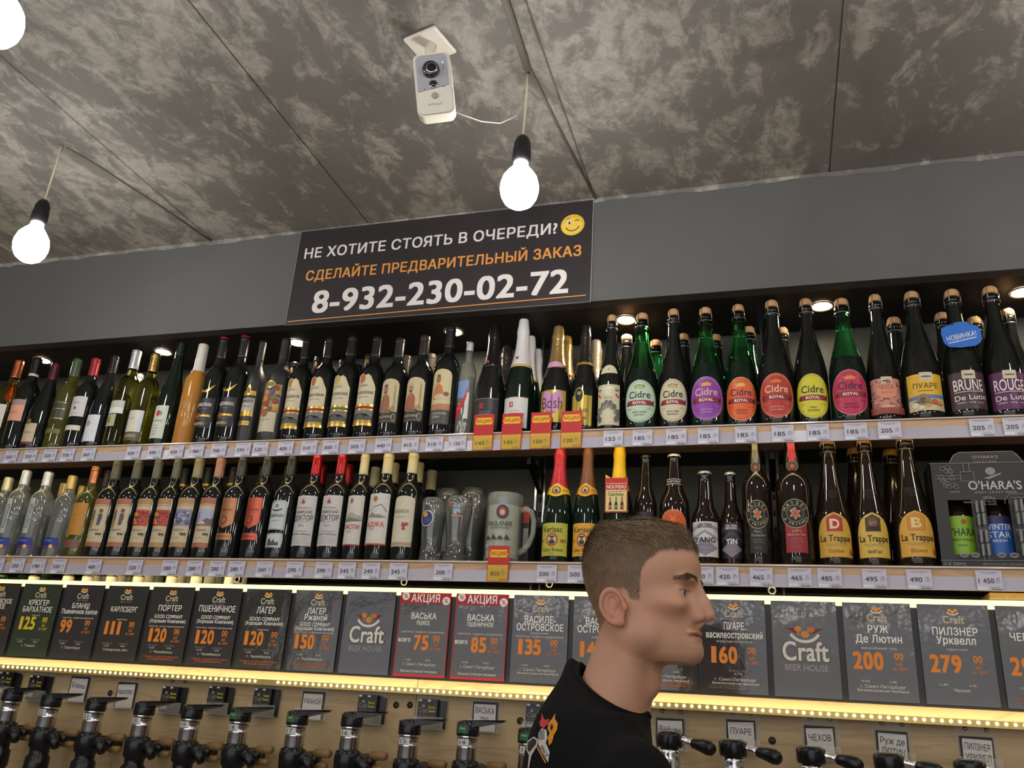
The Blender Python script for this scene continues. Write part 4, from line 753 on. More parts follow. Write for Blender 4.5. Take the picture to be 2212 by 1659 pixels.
B(2, 814, 0, 'bord', GD, CC, 'cream capsuled wine whose white label reads АДЖА in orange', [r(-.035, .035, .044, .190, '#d0cbc0'), ('e', -.008, .174, .007, .008, ink('#8a6a4c')), ('e', -.008, .174, .003, .005, ink('#c9612c')), ('l', -.028, .140, -.010, .150, .002, GY_), ('l', -.010, .150, .012, .158, .002, ink('#66645e')), ('l', .012, .158, .028, .138, .002, ink('#66645e')), ('p', [(-.03, .124), (-.012, .136), (-.004, .128), (.01, .13), (.028, .122), (.01, .119), (-.014, .121)], ink('#8b897f')), ('t', 'АДЖА', -.002, .101, .013, .054, ink('#d2522a'), .6), T('ADJA', -.010, .088, .005, .016, GY_, .4), r(-.035, .035, .044, .048, '#d2522a')], H=.3185)
B(2, 870, 0, 'bord', GD, CC, 'cream capsuled wine with a domed cream label and red grapes', [('a', -.035, .035, .040, .182, .012, paper('#cfc7ae')), ('r', -.035, .035, .042, .052, ink('#ad9a72')), T('OREANDA', -.006, .138, .010, .050, ink('#8a4a3a'), 0), T('алиготе', -.006, .122, .004, .03, GY_, 0)]+[('e', .008+dx, .094+dz, .003, .0034, ink('#b33a45')) for dx, dz in [(0, 0), (-.004, .004), (.004, .004), (.002, -.006), (-.002, -.005), (.010, .008), (.006, .010), (-.003, .010), (.001, .007)]], H=.3185)
GW2 = 'second row of the lower shelf'
for k, (px, c, kind) in enumerate([(405, '#8a8468', 0), (455, '#33352e', 0), (508, '#33352e', 0), (571, '#2a2c28', 0), (625, '#2a2c28', 0)]):
    back(2, px, 'bord', GD, mat('capsule', '#2f312a', .35), ['dark capsule one row back between the blue painting and red tower labels', 'dark capsule one row back behind the red tower label', 'dark capsule one row back between the two copper shield labels', 'dark capsule one row back between the rosy shield and silver labels', 'dark capsule one row back between the silver label and the 2016 label'][k], GW2, H=.318, capkw=dict(low=mat('gold_ink', '#c9a24c', .3, metal=.6)))
for k, px in enumerate([697, 755]): back(2, px, 'bord', GD, RC, ['red capsule showing between the two dated white labels', 'red capsule showing behind the ЛАСПИ wine'][k], None, H=.318)
for k, (px, y) in enumerate([(800, .15), (852, .15), (905, .15), (935, .235)]): back(2, px, 'bord', GD, CC, ['cream capsule behind the ЛАСПИ and АДЖА wines', 'cream capsule behind the АДЖА and grape label wines', 'cream capsule just behind the grape label wine', 'cream capsule farthest back beside the beer glasses'][k], None, y=y, H=.318)
back(2, 240, 'bord', GD, mat('capsule', '#2c1f24', .35), 'dark plum capsule behind the figures label wines', None, H=.318)
# --- lower shelf: glasses and mug
def glass_thing(px, y, prof, label, emblem=None, name='beer_glass'):
    p = atY(px, 1213, y); t = thing(name, label, 'glass', (p.x, y, ZS2)); m = MB(); m.lathe(prof, mat('thin_clear_glass', (.92, .95, .90), .04, trans=.94, ior=1.3, coat=1), 32); m.build('glass_body', t)
    if emblem: m = MB(); draw(m, emblem[0], emblem[1]); m.build('emblem', t)
    BOTTLES.append((2, p.x, label)); return t
def hollow(outer, th=.002, base=.012):
    inner = [(max(r_-th, 0), z) for r_, z in outer if z > base]; return [(0, 0)]+outer+list(reversed(inner))+[(0, base)]
straightg = hollow([(.031, 0), (.033, .004), (.030, .012), (.028, .04), (.031, .09), (.0345, .13), (.0355, .165), (.0345, .178)])
weizen = hollow([(.034, 0), (.036, .004), (.032, .012), (.026, .03), (.0255, .06), (.029, .10), (.0375, .145), (.0405, .175), (.0385, .205), (.0355, .228)])
wshort = hollow([(.036, 0), (.038, .004), (.033, .012), (.029, .03), (.028, .07), (.033, .11), (.0385, .15), (.0385, .170), (.037, .182)])
glass_thing(927, .052, straightg, 'straight beer glass with a blue and orange round emblem', (cyl(.0345), [('e', -.006, .118, .017, .020, ink('#2c3566')), ('ring', -.006, .118, .019, .022, .0016, W_), ('e', -.010, .128, .007, .007, ink('#e08a3a')), r(-.020, .008, .106, .118, '#3a4478')]))
glass_thing(981, .055, wshort, 'curved wheat beer glass with small red and blue emblems, front one', (cyl(.0385), [('e', -.018, .158, .006, .005, RD_), ('e', .010, .136, .010, .008, ink('#8fb4c9')), ('e', .013, .132, .004, .004, RD_), r(-.004, .026, .122, .127, '#b08a6a')]))
glass_thing(958, .145, weizen, 'tall wheat beer glass standing behind the straight glass')
glass_thing(1012, .140, weizen, 'tall wheat beer glass half hidden behind the glass mug', (cyl(.041), [('e', -.012, .178, .007, .007, ink('#7fb2cc')), ('e', -.004, .170, .006, .006, RD_), r(-.018, .012, .158, .162, '#b98a5a')]))
p = atY(1082, 1213, .065)
t = thing('beer_mug', 'big glass tankard with a side handle packed round printed card', 'mug', (p.x, .068, ZS2)); MG = mat('thick_mug_glass', '#c9cfc0', .06, alpha=.26, coat=1, bump=.8, bscale=45)
m = MB(); m.lathe(hollow([(.044, 0), (.048, .004), (.049, .02), (.047, .03), (.049, .05), (.049, .17), (.050, .178), (.048, .192)], .005, .014), MG, 40); m.build('glass_body', t)
m = MB(); m.tube([(.046, 0, .150), (.062, -.002, .154), (.078, -.004, .146), (.086, -.004, .12), (.085, -.004, .085), (.074, -.003, .055), (.058, -.002, .040), (.046, 0, .034)], [.008, .0078, .0075, .0075, .0075, .0075, .008, .009], MG, 14); m.build('handle', t)
m = MB(); m.lathe([(.0425, .016), (.0428, .165)], mat('pale_card_sleeve', '#b5b59c', .6, var=.1), 30); m.lathe([(.0432, .158), (.0432, .188)], mat('black_band', '#1a1a1a', .3), 30); m.build('card_sleeve', t)
m = MB(); draw(m, cyl(.0500), [('e', .010, .136, .017, .019, ink('#33395c')), ('e', .010, .136, .012, .013, ink('#a8323c')), ('e', .010, .134, .007, .008, ink('#c9b47a')), T('PAULANER', .004, .104, .0125, .070, ink('#2c2f26'), .3), T('Oktoberfest Bier', .004, .093, .006, .056, ink('#4c5044'), 0)]+[('p', [(-.036+.018*k, .062), (-.030+.018*k, .072+.004*(k % 2)), (-.024+.018*k, .068), (-.020+.018*k, .060)], ink('#3a3d34')) for k in range(4)]+[('e', -.03+.015*k, .045, .006, .005, ink('#9fa9a4')) for k in range(5)]); m.build('print', t)
BOTTLES.append((2, p.x, 'mug'))
p = atY(1030, 1100, .09); t = thing('gift_carton', 'grey printed carton standing behind the glass tankard', 'box', (p.x+.03, .135, ZS2))
m = MB(); m.box(-.010, .112, 0, .07, 0, .180, mat('grey_carton', '#3a3a3c', .5, var=.1), .002); m.build('carton', t)
m = MB(); m.box(.094, .112, -.0008, 0, .13, .172, ink('#b8452c')); draw(m, flat(-.0008), [('r', .096, .110, .060, .115, paper('#a9a595')), T('500 ml', .102, .05, .003, .014, W_, 0)]); m.build('print', t)
# --- lower shelf: foil cider, beers
def kerisac(bg, wavy):
    P = lambda c: paper(c); zz = []
    n = 26; top = [(-.042+.084*i/n, .104+(.0012 if i % 2 else -.0006)) for i in range(n+1)]; bot = [(-.042+.084*i/n, .018+(.0012 if i % 2 else -.0010)) for i in range(n+1)]
    I = ink('#3a3a1c')
    return [('r', -.042, .042, .018, .104, P(bg)), ('t', 'Kerisac', -.004, .087, .0150, .058, I, .9), ('e', -.004, .060, .0175, .018, ink('#9c3a24')), ('ring', -.004, .060, .0165, .017, .002, ink('#c95a3a')), ('e', -.004, .060, .0125, .0130, paper('#cfc29a')), ('e', -.004, .054, .009, .006, ink('#3a3028')), ('e', -.004, .063, .0045, .005, ink('#8a6a4a')), ('e', -.004, .068, .009, .0022, ink('#2c241c')), T('BRUT', -.034, .058, .007, .014, ink('#8a3a24'), .6), T('BRUT', .030, .057, .009, .018, ink('#8a3a24'), .6), ('t', 'Cidre Breton', -.002, .034, .0095, .060, ink('#6a5a1c'), .4), T('5,5% vol', -.006, .024, .004, .02, I, 0)]
def collar(bg):
    def fn(t, H, R):
        m = MB(); zc = .203
        def V(x, z, o):
            rr = rad_at('cham', H, z)+.0018+o; a = x/.028; return (rr*math.sin(a), -rr*math.cos(a), z)
        n = 24; vs = []
        for i in range(n+1):
            x = -.06+.12*i/n; u = abs(x)/.06; bump = .010*math.exp(-(x/.016)**2); zt = .203+bump*1.2-.006*(u > .5)*(u-.5); zb = .186-bump*1.0; k = 4
            vs += [V(x, zb+(zt-zb)*j/k, 0) for j in range(k+1)]
        m.add(vs, [(5*i+j, 5*(i+1)+j, 5*(i+1)+j+1, 5*i+j+1) for i in range(n) for j in range(4)], paper(bg), True)
        P = lambda a, b, cx, cz, mt, o: m.add([V(cx+a*math.cos(q), cz+b*math.sin(q), o) for q in [2*PI*k/18 for k in range(18)]], [tuple(range(18))], mt)
        P(.0115, .0115, 0, .195, ink('#8a3024'), .0008); P(.008, .008, 0, .195, paper('#cfc29a'), .0012); P(.004, .005, 0, .193, ink('#4a3a2c'), .0016)
        for sx_, s in ((-.026, 'BRUT'), (.026, 'BRUT')):
            V2, F2 = text2d(s, sx_, .195, .006, .017, .5); m.add([V(x, z, .001) for x, z in V2], F2, ink('#a8642c'))
        m.build('neck_collar', t)
    return fn
B(2, 1201, 0, 'cham', GGD, SF('#c2303a', .35, .3), 'sparkling cider in red foil with a lime yellow kerisac label', kerisac('#b9b83a', 1), H=.330, capkw=dict(crinkle=1, zc=.200), slim=.92, extra=collar('#e0bd2c'), name='sparkling_bottle')
B(2, 1264, 0, 'cham', GGD, SF('#7d5236', .4, .4), 'sparkling cider in brown foil with an orange kerisac label', kerisac('#dfa52f', 1), H=.330, capkw=dict(crinkle=1, zc=.200), slim=.90, extra=collar('#dfa52f'), name='sparkling_bottle')
def nouveau(t, H, R):
    m = MB(); Y_ = ink('#e6cf7a'); m.box(-.033, .033, -.0465, -.0458, .130, .222, ink('#c42a26'))
    m.add([(-.030, -.0470, .205), (.030, -.0470, .205), (.033, -.044, .222), (-.010, -.043, .219), (-.033, -.045, .232)], [(0, 1, 2, 3, 4)], mat('tag_yellow', '#f0c84a', .3))
    draw(m, flat(-.0472), [('r', -.030, .030, .133, .190, paper('#e3cf86')), ('r', -.031, .031, .190, .206, ink('#c42a26')), ('t', 'NOUVEAU', 0, .198, .010, .056, W_, .7), T('Une nouvelle gamme', 0, .186, .003, .05, ink('#6a4a2c'), .3), T('Cuvée Kerisac', -.001, .178, .0085, .046, ink('#4a3a2c'), .6)]+
         [op for k, (c, d) in enumerate([('#a83a4c', '#c95a6b'), ('#4c6b45', '#6a8a5c'), ('#a82c3a', '#c93a4a')]) for x in [-.017+.017*k] for op in (('p', [(x-.0045, .138), (x+.0045, .138), (x+.0045, .152), (x+.0015, .160), (x+.0015, .170), (x-.0015, .170), (x-.0015, .160), (x-.0045, .152)], ink('#2c2420')), ('r', x-.0045, x+.0045, .141, .149, ink(d)), ('r', x-.0016, x+.0016, .158, .171, ink(c)))])
    m.build('hang_tag', t)
B(2, 1335, 0, 'cham', GGD, SF('#f0bd10', .4, .1), 'sparkling cider in bright yellow foil wearing a NOUVEAU hang tag', kerisac('#c9a23a', 1), H=.330, capkw=dict(crinkle=1, zc=.198), slim=.90, extra=nouveau, name='sparkling_bottle')
def beerx(col): return lambda t, H, R: crown(t, H, col)
B(2, 1394, 0, 'beer', GB, None, 'brown beer bottle with a dark crown cap and no front label', [r(-.034, .034, .02, .135, '#1f1c1a')], H=.292, extra=beerx('#3c3a36'), name='beer_bottle')
def kell(t, H, R):
    crown(t, H, '#d9d8d0'); m = MB(); s = H/.285
    m.lathe([(rad_at('beer', H, z)+.0006, z) for z in (.208, .216, .224)], ink('#161514'), 24); rr = rad_at('beer', H, .216)+.0012
    draw(m, cyl(rr), [T('THE HOP CONCEPT', 0, .216, .005, .040, W_, .6), ('l', -.022, .2225, .022, .2225, .0012, W_), ('l', -.022, .2095, .022, .2095, .0012, W_)], off0=.0006); m.build('neck_label', t)
hop = [('p', ell(0, .103, .036, .036, 22), paper('#d8d2c6')), ('p', [(.034*(1+.06*(k % 2))*math.cos(2*PI*k/40), .103+.034*(1+.06*(k % 2))*math.sin(2*PI*k/40)) for k in range(40)], ink('#d8632f'))]+[('ring', .012*math.cos(a), .112+.010*math.sin(a), .0075, .0075, .0012, ink('#b8481f')) for a in [k*PI/3 for k in range(6)]]+[('e', 0, .112, .007, .008, ink('#e0743a')), ('p', [(-.034, .078), (.036, .084), (.035, .099), (-.034, .092)], ink('#d2cbc0')), T('KELLERSCHENER', .001, .0885, .0085, .062, ink('#a8322c'), .8, .08)]
B(2, 1458, 0, 'beer', GB, None, 'brown beer bottle with a white crown cap and an orange hop label', hop, H=.292, extra=kell, name='beer_bottle')
def twin(dark):
    bg, a, b2, tx = ('#26232a', '#4a4350', '#8a7f8d', '#e9e6e2') if dark else ('#cfccc9', '#9d98a3', '#8b8691', '#2a282c')
    return [r(-.036, .036, .020, .108, bg), ('p', [(-.036, .082), (0, .100), (.036, .082), (.036, .094), (.0, .104), (-.036, .094)], ink(a)), ('p', [(-.036, .060), (0, .080), (.036, .060), (.036, .066), (0, .088), (-.036, .066)], ink(a)), ('p', [(-.034, .042), (0, .064), (.034, .042), (0, .022)], ink(b2)), T('EVIL TWIN', 0, .101, .0055, .034, ink(tx), 1), T('BREWING', 0, .0945, .0055, .034, ink(tx), 1),
            ('t', 'YIN' if dark else 'YANG', 0, .062, .0130, .034 if dark else .052, ink(tx), 1.2), T('TAIJI IMPERIAL', 0, .050, .003, .030, GY_, 0), T('ALC 10% VOL', 0, .037, .003, .030, GY_, 0)]
B(2, 1526, 0, 'small', GB, None, 'small beer bottle with a silver crown and a pale grey YANG label', twin(False), H=.244, extra=beerx('#b9b8a8'), name='beer_bottle')
B(2, 1583, 0, 'small', GB, None, 'small beer bottle with a silver crown and a black YIN label', twin(True), H=.244, extra=beerx('#b9b8a8'), name='beer_bottle')
def arc_text(s, cx, cz, R_, h, mt, a0, a1, flip=False):
    ops = []; n = len(s)
    for i, ch in enumerate(s):
        a = a0+(a1-a0)*(i+.5)/n
        if ch == ' ': continue
        ops.append(('t', ch, cx+R_*math.cos(a), cz+R_*math.sin(a), h, None, mt, .7, (a-PI/2) if not flip else (a+PI/2)))
    return ops
def friend(red):
    C_ = ink('#c3b28a'); low = '#9c242e' if red else '#1f221c'
    return ([r(-.026, .026, .030, .105, low)] if red else [r(-.026, .026, .030, .100, '#1b1d19')])+[('e', 0, .125, .034, .036, C_), ('e', 0, .125, .0325, .0345, ink('#1c1d1a')), ('ring', 0, .125, .020, .021, .0008, C_), ('p', [(.015*(1 if k % 2 else .55)*math.cos(PI*k/6), .125+.016*(1 if k % 2 else .55)*math.sin(PI*k/6)) for k in range(12)], C_), ('e', 0, .125, .009, .010, ink('#b8523a')), ('ring', 0, .125, .006, .007, .001, C_)]+arc_text('MAISEL', 0, .125, .0265, .008, C_, PI*.93, PI*.07)+arc_text('& FRIENDS', 0, .125, .0265, .0065, C_, PI*1.12, PI*1.92, True)+[T("Jeff's" if red else "Marc's", 0, .082, .006, .02, C_, -.2), T('Bavarian Ale' if red else 'Chocolate Bock', 0, .073, .006, .038, C_, -.2), T('ale' if red else 'porter', 0, .062, .003, .03, GY_, 0), T('vollmundig', 0, .056, .003, .03, GY_, 0), T('75 CL', 0, .042, .004, .02, GY_, .3)]
def friend_top(red):
    def fn(t, H, R):
        crown(t, H, '#d9cf8f'); m = MB(); mt = mat('seal_strip', '#c42a36' if red else '#7d7c5e', .35, metal=0 if red else .3); n = 14; vs = []
        for i in range(n+1):
            z = H+.003-(.068)*i/n; rr = (rad_at('friend', H, min(z, H-.002))+.0012) if i > 1 else (.0175 if i == 1 else .012)
            vs += [(-.0085, -rr, z), (0, -rr-.0014, z), (.0085, -rr, z)]
        m.add(vs, [(3*i+j, 3*i+3+j, 3*i+4+j, 3*i+1+j) for i in range(n) for j in range(2)], mt, True)
        rr = .0215; zz = H-.072; f2 = flat(-.0222); draw(m, f2, [('e', 0, zz, .014, .014, ink('#8a7f5e')), ('e', 0, zz, .0125, .0125, ink('#24231f')), ('e', 0, zz, .006, .006, ink('#b8523a')), ('ring', 0, zz, .0095, .0095, .0008, ink('#8a7f5e'))]); m.build('neck_seal', t)
    return fn
B(2, 1641, 0, 'friend', GB, None, 'large dark beer bottle with a round emblem, olive neck strip and dark lower label', friend(False), H=.322, extra=friend_top(False), name='beer_bottle')
B(2, 1723, 0, 'friend', GB, None, 'large dark beer bottle with a round emblem, red neck strip and red lower label', friend(True), H=.322, extra=friend_top(True), name='beer_bottle')
def trap(bg, sq, letter, sub, lt):
    I = ink('#3a2f1c'); hw = .0425; n = 20; rim = ink('#a86a3a')
    P = lambda hw, dz: [(hw, .022+dz), (hw, .082), (hw*.9, .100), (hw*.7, .114), (hw*.4, .124), (0, .131-dz), (-hw*.4, .124), (-hw*.7, .114), (-hw*.9, .100), (-hw, .082), (-hw, .022+dz)]
    ops = []
    def strips(hw, dz, mt):
        pts = P(hw, dz)[1:-1][::-1]
        def top(x):
            for (a, b_), (c, d) in zip(pts, pts[1:]):
                if a <= x <= c: return b_+(d-b_)*(x-a)/(c-a)
            return .082
        return ('shape', -hw, hw, .022+dz, top, mt)
    ops += [strips(hw, 0, rim), strips(hw-.0012, .0012, paper(bg)), ('p', [(-.019, .084), (.019, .084), (.019, .116), (0, .126), (-.019, .116)], ink('#8a4a2c')), ('p', [(-.018, .085), (.018, .085), (.018, .1155), (0, .125), (-.018, .1155)], paper(sq))]
    if letter: ops += [('t', letter, 0, .102, .024, .022, ink(lt), -.2), ('t', letter, .001, .102, .018, .016, ink(lt), 0)]
    else: ops += [('e', 0, .106, .010, .012, ink('#9a6a4c')), ('e', -.001, .113, .010, .005, ink('#6a4a38')), ('p', [(-.017, .086), (.017, .086), (.010, .100), (-.010, .096)], ink('#33241f')), ('e', .004, .100, .006, .004, ink('#77543f'))]
    ops += [('t', 'La Trappe', 0, .0675, .0155, .072, I, 1.0), T('TRAPPIST', 0, .052, .007, .052, ink('#b8a05c'), .3), ('t', sub, 0, .037, .009, .034, ink('#a8672c') if letter else I, .3)]
    if letter: ops += [('e', .036, .036, .006, .009, ink('#c9903a')), ('e', .037, .034, .004, .007, ink('#8a3a2c'))]
    return ops
_old_draw = draw
def draw(mb, f, ops, off0=.0003, d=.00012):
    off = off0; rest = []
    for op in ops:
        off += d
        if op[0] == 'shape': rect_op(mb, f, op[1], op[2], op[3], 0, op[5], off, step=.003, top=op[4])
        else: _old_draw(mb, f, [op], off-d, d)
def monk_mark(t, H, R):
    m = MB(); G = ink('#4a4438')
    for k, (w0, z) in enumerate([(.017, .188), (.016, .182), (.013, .176), (.008, .170)]):
        rr = rad_at('monk', H, z)+.0006; draw(m, cyl(rr), [('l', -w0, z, w0, z, .0012, G)])
    m.build('embossed_mark', t)
B(2, 1806, 0, 'monk', GB, None, 'corked trappist beer with a gold arched label and a red letter D', trap('#d3a73f', '#b8322c', 'D', 'Dubbel', '#ecdcae'), H=.330, extra=monk_mark, name='beer_bottle')
B(2, 1889, 0, 'monk', GB, None, 'corked trappist beer with a gold arched label and a monk portrait', trap('#d8b54c', '#4a3428', None, "Isid'or", '#ecdcae'), H=.330, extra=monk_mark, name='beer_bottle')
B(2, 1982, 0, 'monk', GB, None, 'corked trappist beer with a gold arched label and a pale letter B', trap('#dba641', '#cf8d2c', 'B', 'Blond', '#ecd08a'), H=.330, extra=monk_mark, name='beer_bottle')
for k, px in enumerate([1845, 1925]): back(2, px, 'monk', GB, None, ['corked beer neck between the letter D and monk portrait bottles, one row back', 'corked beer neck between the monk portrait and letter B bottles, one row back'][k], None, y=.150, H=.330, name='beer_bottle', pyn=970)
# --- gift carton of three stouts
xa = atY(2028, 1232, .018).x+.006; xb = xa+.262; bz = .246
t = thing('beer_carton', 'black gift carton with drawn pipes and cut out windows, holding three beers', 'box', (xa, .018, ZS2)); BX = mat('black_carton', '#1b1b1c', .4, bump=.1); LI = ink('#8d8b86')
wins = [(.030, .079), (.108, .157), (.186, .235)]
m = MB(); xs = [0]+[v for w_2 in wins for v in w_2]+[.262]
for a, b_ in zip(xs[::2], xs[1::2]): m.box(a, b_, 0, .002, .030, .156, BX)
m.box(0, .262, 0, .002, 0, .030, BX); m.box(0, .262, 0, .002, .156, bz, BX); m.box(0, .002, 0, .09, 0, bz, BX); m.box(.260, .262, 0, .09, 0, bz, BX); m.box(0, .262, .088, .09, 0, bz, BX); m.box(0, .262, 0, .09, 0, .002, BX); m.box(0, .262, 0, .09, bz-.002, bz, BX); m.build('carton', t)
m = MB(); m.prism([(.045, bz), (.217, bz), (.200, bz+.030), (.190, bz+.038), (.075, bz+.038), (.062, bz+.030)], .040, .043, BX); draw(m, flat(.040), [('l', .045, bz, .062, bz+.030, .0012, LI), ('l', .062, bz+.030, .075, bz+.037, .0012, LI), ('l', .075, bz+.037, .190, bz+.037, .0012, LI), ('l', .190, bz+.037, .217, bz, .0012, LI), T("O'HARA'S", .13, bz+.024, .007, .055, GY_, .5), T('CRAFT BEER', .13, bz+.012, .005, .05, GY_, .5)]); m.build('carry_handle', t)
m = MB(); O = [('e', .128, .224, .0105, .009, LI), ('p', [(.112, .207), (.150, .220), (.149, .216), (.124, .205)], LI), ('t', "O'HARA'S", .133, .190, .020, .110, ink('#c3c0b8'), .5), T('IRISH CRAFT BEER', .133, .1735, .005, .088, LI, .5), T('IPAs', .118, .160, .007, .024, LI, .5), T('STOUTS', .118, .1515, .004, .026, LI, .3), T('& ALES', .118, .1455, .004, .026, LI, .3), T('HOPS', .048, .175, .005, .02, LI, .3), T('YEAST', .072, .150, .004, .02, LI, .3), T('WHEAT', .094, .086, .004, .018, LI, .3), T('BARLEY', .172, .086, .004, .018, LI, .3), T('CRAFT', .248, .200, .006, .022, LI, .3), T('BEER', .248, .192, .006, .02, LI, .3), T('3 X 500ML', .030, .008, .007, .046, LI, .6), T('DEEP ROASTED MALT AND IRISH HOPS IN ONE PACK', .150, .008, .005, .13, LI, .3), ('l', 0, .016, .262, .016, .0012, LI), ('l', 0, bz-.002, .262, bz-.002, .0015, LI)]
for a, b_, c, d_ in [(.01, .214, .064, .214), (.01, .206, .064, .206), (.064, .222, .064, .200), (.092, .222, .092, .200), (.064, .200, .092, .200), (.072, .222, .072, .244), (.084, .222, .084, .244), (.064, .222, .092, .222), (.208, .236, .208, .168), (.218, .236, .218, .168), (.205, .180, .221, .180), (.160, .168, .262, .168), (.160, .160, .262, .160), (.148, .156, .148, .146), (.156, .152, .156, .146), (.148, .156, .160, .168), (.208, .236, .22, .244), (.218, .236, .226, .240), (.226, .240, .262, .240)]: O.append(('l', a, b_, c, d_, .0010, LI))
random.seed(9)
for k in range(16): O.append(('ring', .022+random.random()*.032, .182+random.random()*.056, .006, .005, .0008, LI))
for gx in (.0885, .0985, .1665, .1765):
    for zz in (.135, .105, .066, .035):
        O.append(('l', gx, zz-.022, gx, zz+.02, .0008, LI))
        for k in range(5): O += [('e', gx-.0015, zz-.008+k*.005, .0016, .0024, LI), ('e', gx+.0015, zz-.006+k*.005, .0016, .0024, LI)]
for gx in (.045, .068, .12, .145, .2, .223): O.append(('ring', gx, .0235, .009, .0055, .002, LI)); O.append(('ring', gx, .0235, .005, .003, .001, LI))
draw(m, flat(0), O); m.build('print', t)
for k, (bg, rows, ic) in enumerate([('#84b02c', [("O'HARA", .080, .018, .066), ('IRISH PALE', .062, .006, .05), ('ale', .05, .004, .02)], '#24321a'), ('#2b5aa8', [('WINTER', .092, .013, .060), ('STAR', .074, .014, .048), ('BREW', .060, .006, .03)], '#d5dbe6'), ('#2a211d', [("O'HARA", .080, .018, .066), ('IRISH STOUT', .062, .006, .05)], '#c9b99a')]):
    cx = (wins[k][0]+wins[k][1])/2; b = thing('beer_bottle', ['green labelled pale ale inside the first window of the black carton', 'blue labelled winter beer inside the middle window of the black carton', 'brown labelled stout inside the last window of the black carton'][k], 'bottle', (xa+cx, .018+.046, ZS2+.0035))
    link('glass_body', body_mesh('small', .236, GB), b); m = MB(); draw(m, cyl(.0355), [r(-.037, .037, .028, .118, bg)]+([r(-.037, .037, .100, .118, '#2c2450')] if k == 1 else [])+[('t', s, -.002, z_, h_, w_2, ink(ic), .5) for s, z_, h_, w_2 in rows]+([('e', .006, .104, .006, .006, ink('#a8522c'))] if k == 0 else [])); m.build('label', b)
BOTTLES.append((2, xa+.11, 'black gift carton'))
# ------------------------------------------------------------------ price tags
PT = mat('tag_paper', '#c9c6d2', .4); TK = ink('#3b3a44'); TG = ink('#8e8c98')
def near(shelf, x):
    return min([b for b in BOTTLES if b[0] == shelf], key=lambda b: abs(b[1]-x))
_used = {}
def price_tag(shelf, px, s, promo=False):
    z1 = SHELF_Z[shelf]-.054; x = atY(px, (z_row[shelf](px)), -.004).x
    _, bx, bl = near(shelf, x)
    lb = ('red and yellow promotion price card' if promo else 'small white price tag')+(' reading %s' % s)
    _used.setdefault(lb, []).append(1)
    k = len(_used[lb]); sh = 'upper' if shelf == 1 else 'lower'
    PEND.append((lb, sh, x, bl)); 
    t = thing('price_card' if promo else 'price_tag', None, 'price tag', (x, -.0066, z1)); PEND[-1] += (t,)
    w_ = .052; h = .044
    if not promo:
        m = MB(); m.box(-w_/2, w_/2, -.0005, .0002, 0, h, PT); m.build('paper', t)
        m = MB(); draw(m, flat(-.0005), [T('Напиток винный', 0, .0405, .0018, .040, TK, 0), T('полусладкий 0,75', 0, .0375, .0018, .026, TK, 0), ('t', s, -.007 if len(s) < 4 else -.006, .021, .0105, .0255 if len(s) < 4 else .031, TK, .5), T('00', .017, .0255, .0045, .007, TG, .4), ('l', .012, .0215, .023, .0215, .0007, TG), T('руб/шт', .017, .0185, .0022, .010, TG, 0), ('r', -.025, -.004, .001, .0085, ink('#e3e1ea')), T('4601728', .010, .007, .003, .018, TG, 0), ('r', .002, .024, .0015, .004, TG)]); m.build('print', t)
    else:
        w_ = .058; m = MB(); m.box(-w_/2, w_/2, -.0005, .0004, 0, .104 if shelf == 1 else .092, RD_); m.build('card', t); zt = (.104 if shelf == 1 else .092)
        yl = ink('#e8c21c'); gold = mat('tag_gold', '#c9a227', .4)
        P = [(-.025, 0), (-.023, .002), (-.022, .008), (.022, .008), (.023, .002), (.025, 0), (.025, -.006), (.022, -.012), (-.022, -.012), (-.025, -.006)]
        m = MB(); draw(m, flat(-.0005), [('p', [(x_, z_+zt-.018) for x_, z_ in P], yl), ('t', 'АКЦИЯ!', 0, zt-.020, .010, .047, ink('#c42222'), 1), ('r', -.027, .027, .001, .042, gold), ('r', -.027, .027, .036, .042, ink('#dcb83a')), T('вино игристое', 0, .039, .0016, .04, TK, 0), ('t', s, -.007, .020, .0105, .0245, ink('#5a4a24'), .5), T('00', .014, .025, .0045, .007, ink('#8a722c'), .4), ('l', .008, .021, .022, .021, .0007, ink('#8a722c')), T('руб/шт', .014, .017, .0022, .010, ink('#8a722c'), 0), ('r', .004, .024, .003, .008, ink('#b08f24'))]); m.build('print', t)
PEND = []
z_row = {1: lambda px: 985-.035*px+20 if px < 900 else 948-.012*(px-900), 2: lambda px: 1225+.02*px}
for px, s in [(20, '350'), (62, '350'), (104, '320'), (143, '770'), (188, '360'), (285, '430'), (332, '490'), (378, '430'), (422, '1 980'), (470, '700'), (523, '595'), (561, '520'), (615, '400'), (666, '310'), (713, '300'), (770, '305'), (827, '440'), (885, '415'), (940, '310'), (989, '1 150'), (1325, '155'), (1388, '185'), (1461, '185'), (1530, '185'), (1611, '185'), (1691, '185'), (1767, '185'), (1849, '185'), (1922, '205'), (2122, '205'), (2195, '205')]: price_tag(1, px, s)
for px, s in [(1044, '145'), (1105, '145'), (1168, '120'), (1234, '120')]: price_tag(1, px, s, True)
for px, s in [(-6, '350'), (38, '350'), (83, '190'), (127, '550'), (203, '400'), (291, '320'), (366, '280'), (420, '280'), (469, '280'), (511, '280'), (571, '260'), (636, '290'), (699, '290'), (749, '245'), (801, '240'), (860, '245'), (957, '200'), (1181, '500'), (1248, '500'), (1518, '400'), (1572, '420'), (1645, '465'), (1728, '465'), (1793, '485'), (1890, '495'), (1987, '490'), (2138, '1 450')]: price_tag(2, px, s)
price_tag(2, 1075, '850', True)
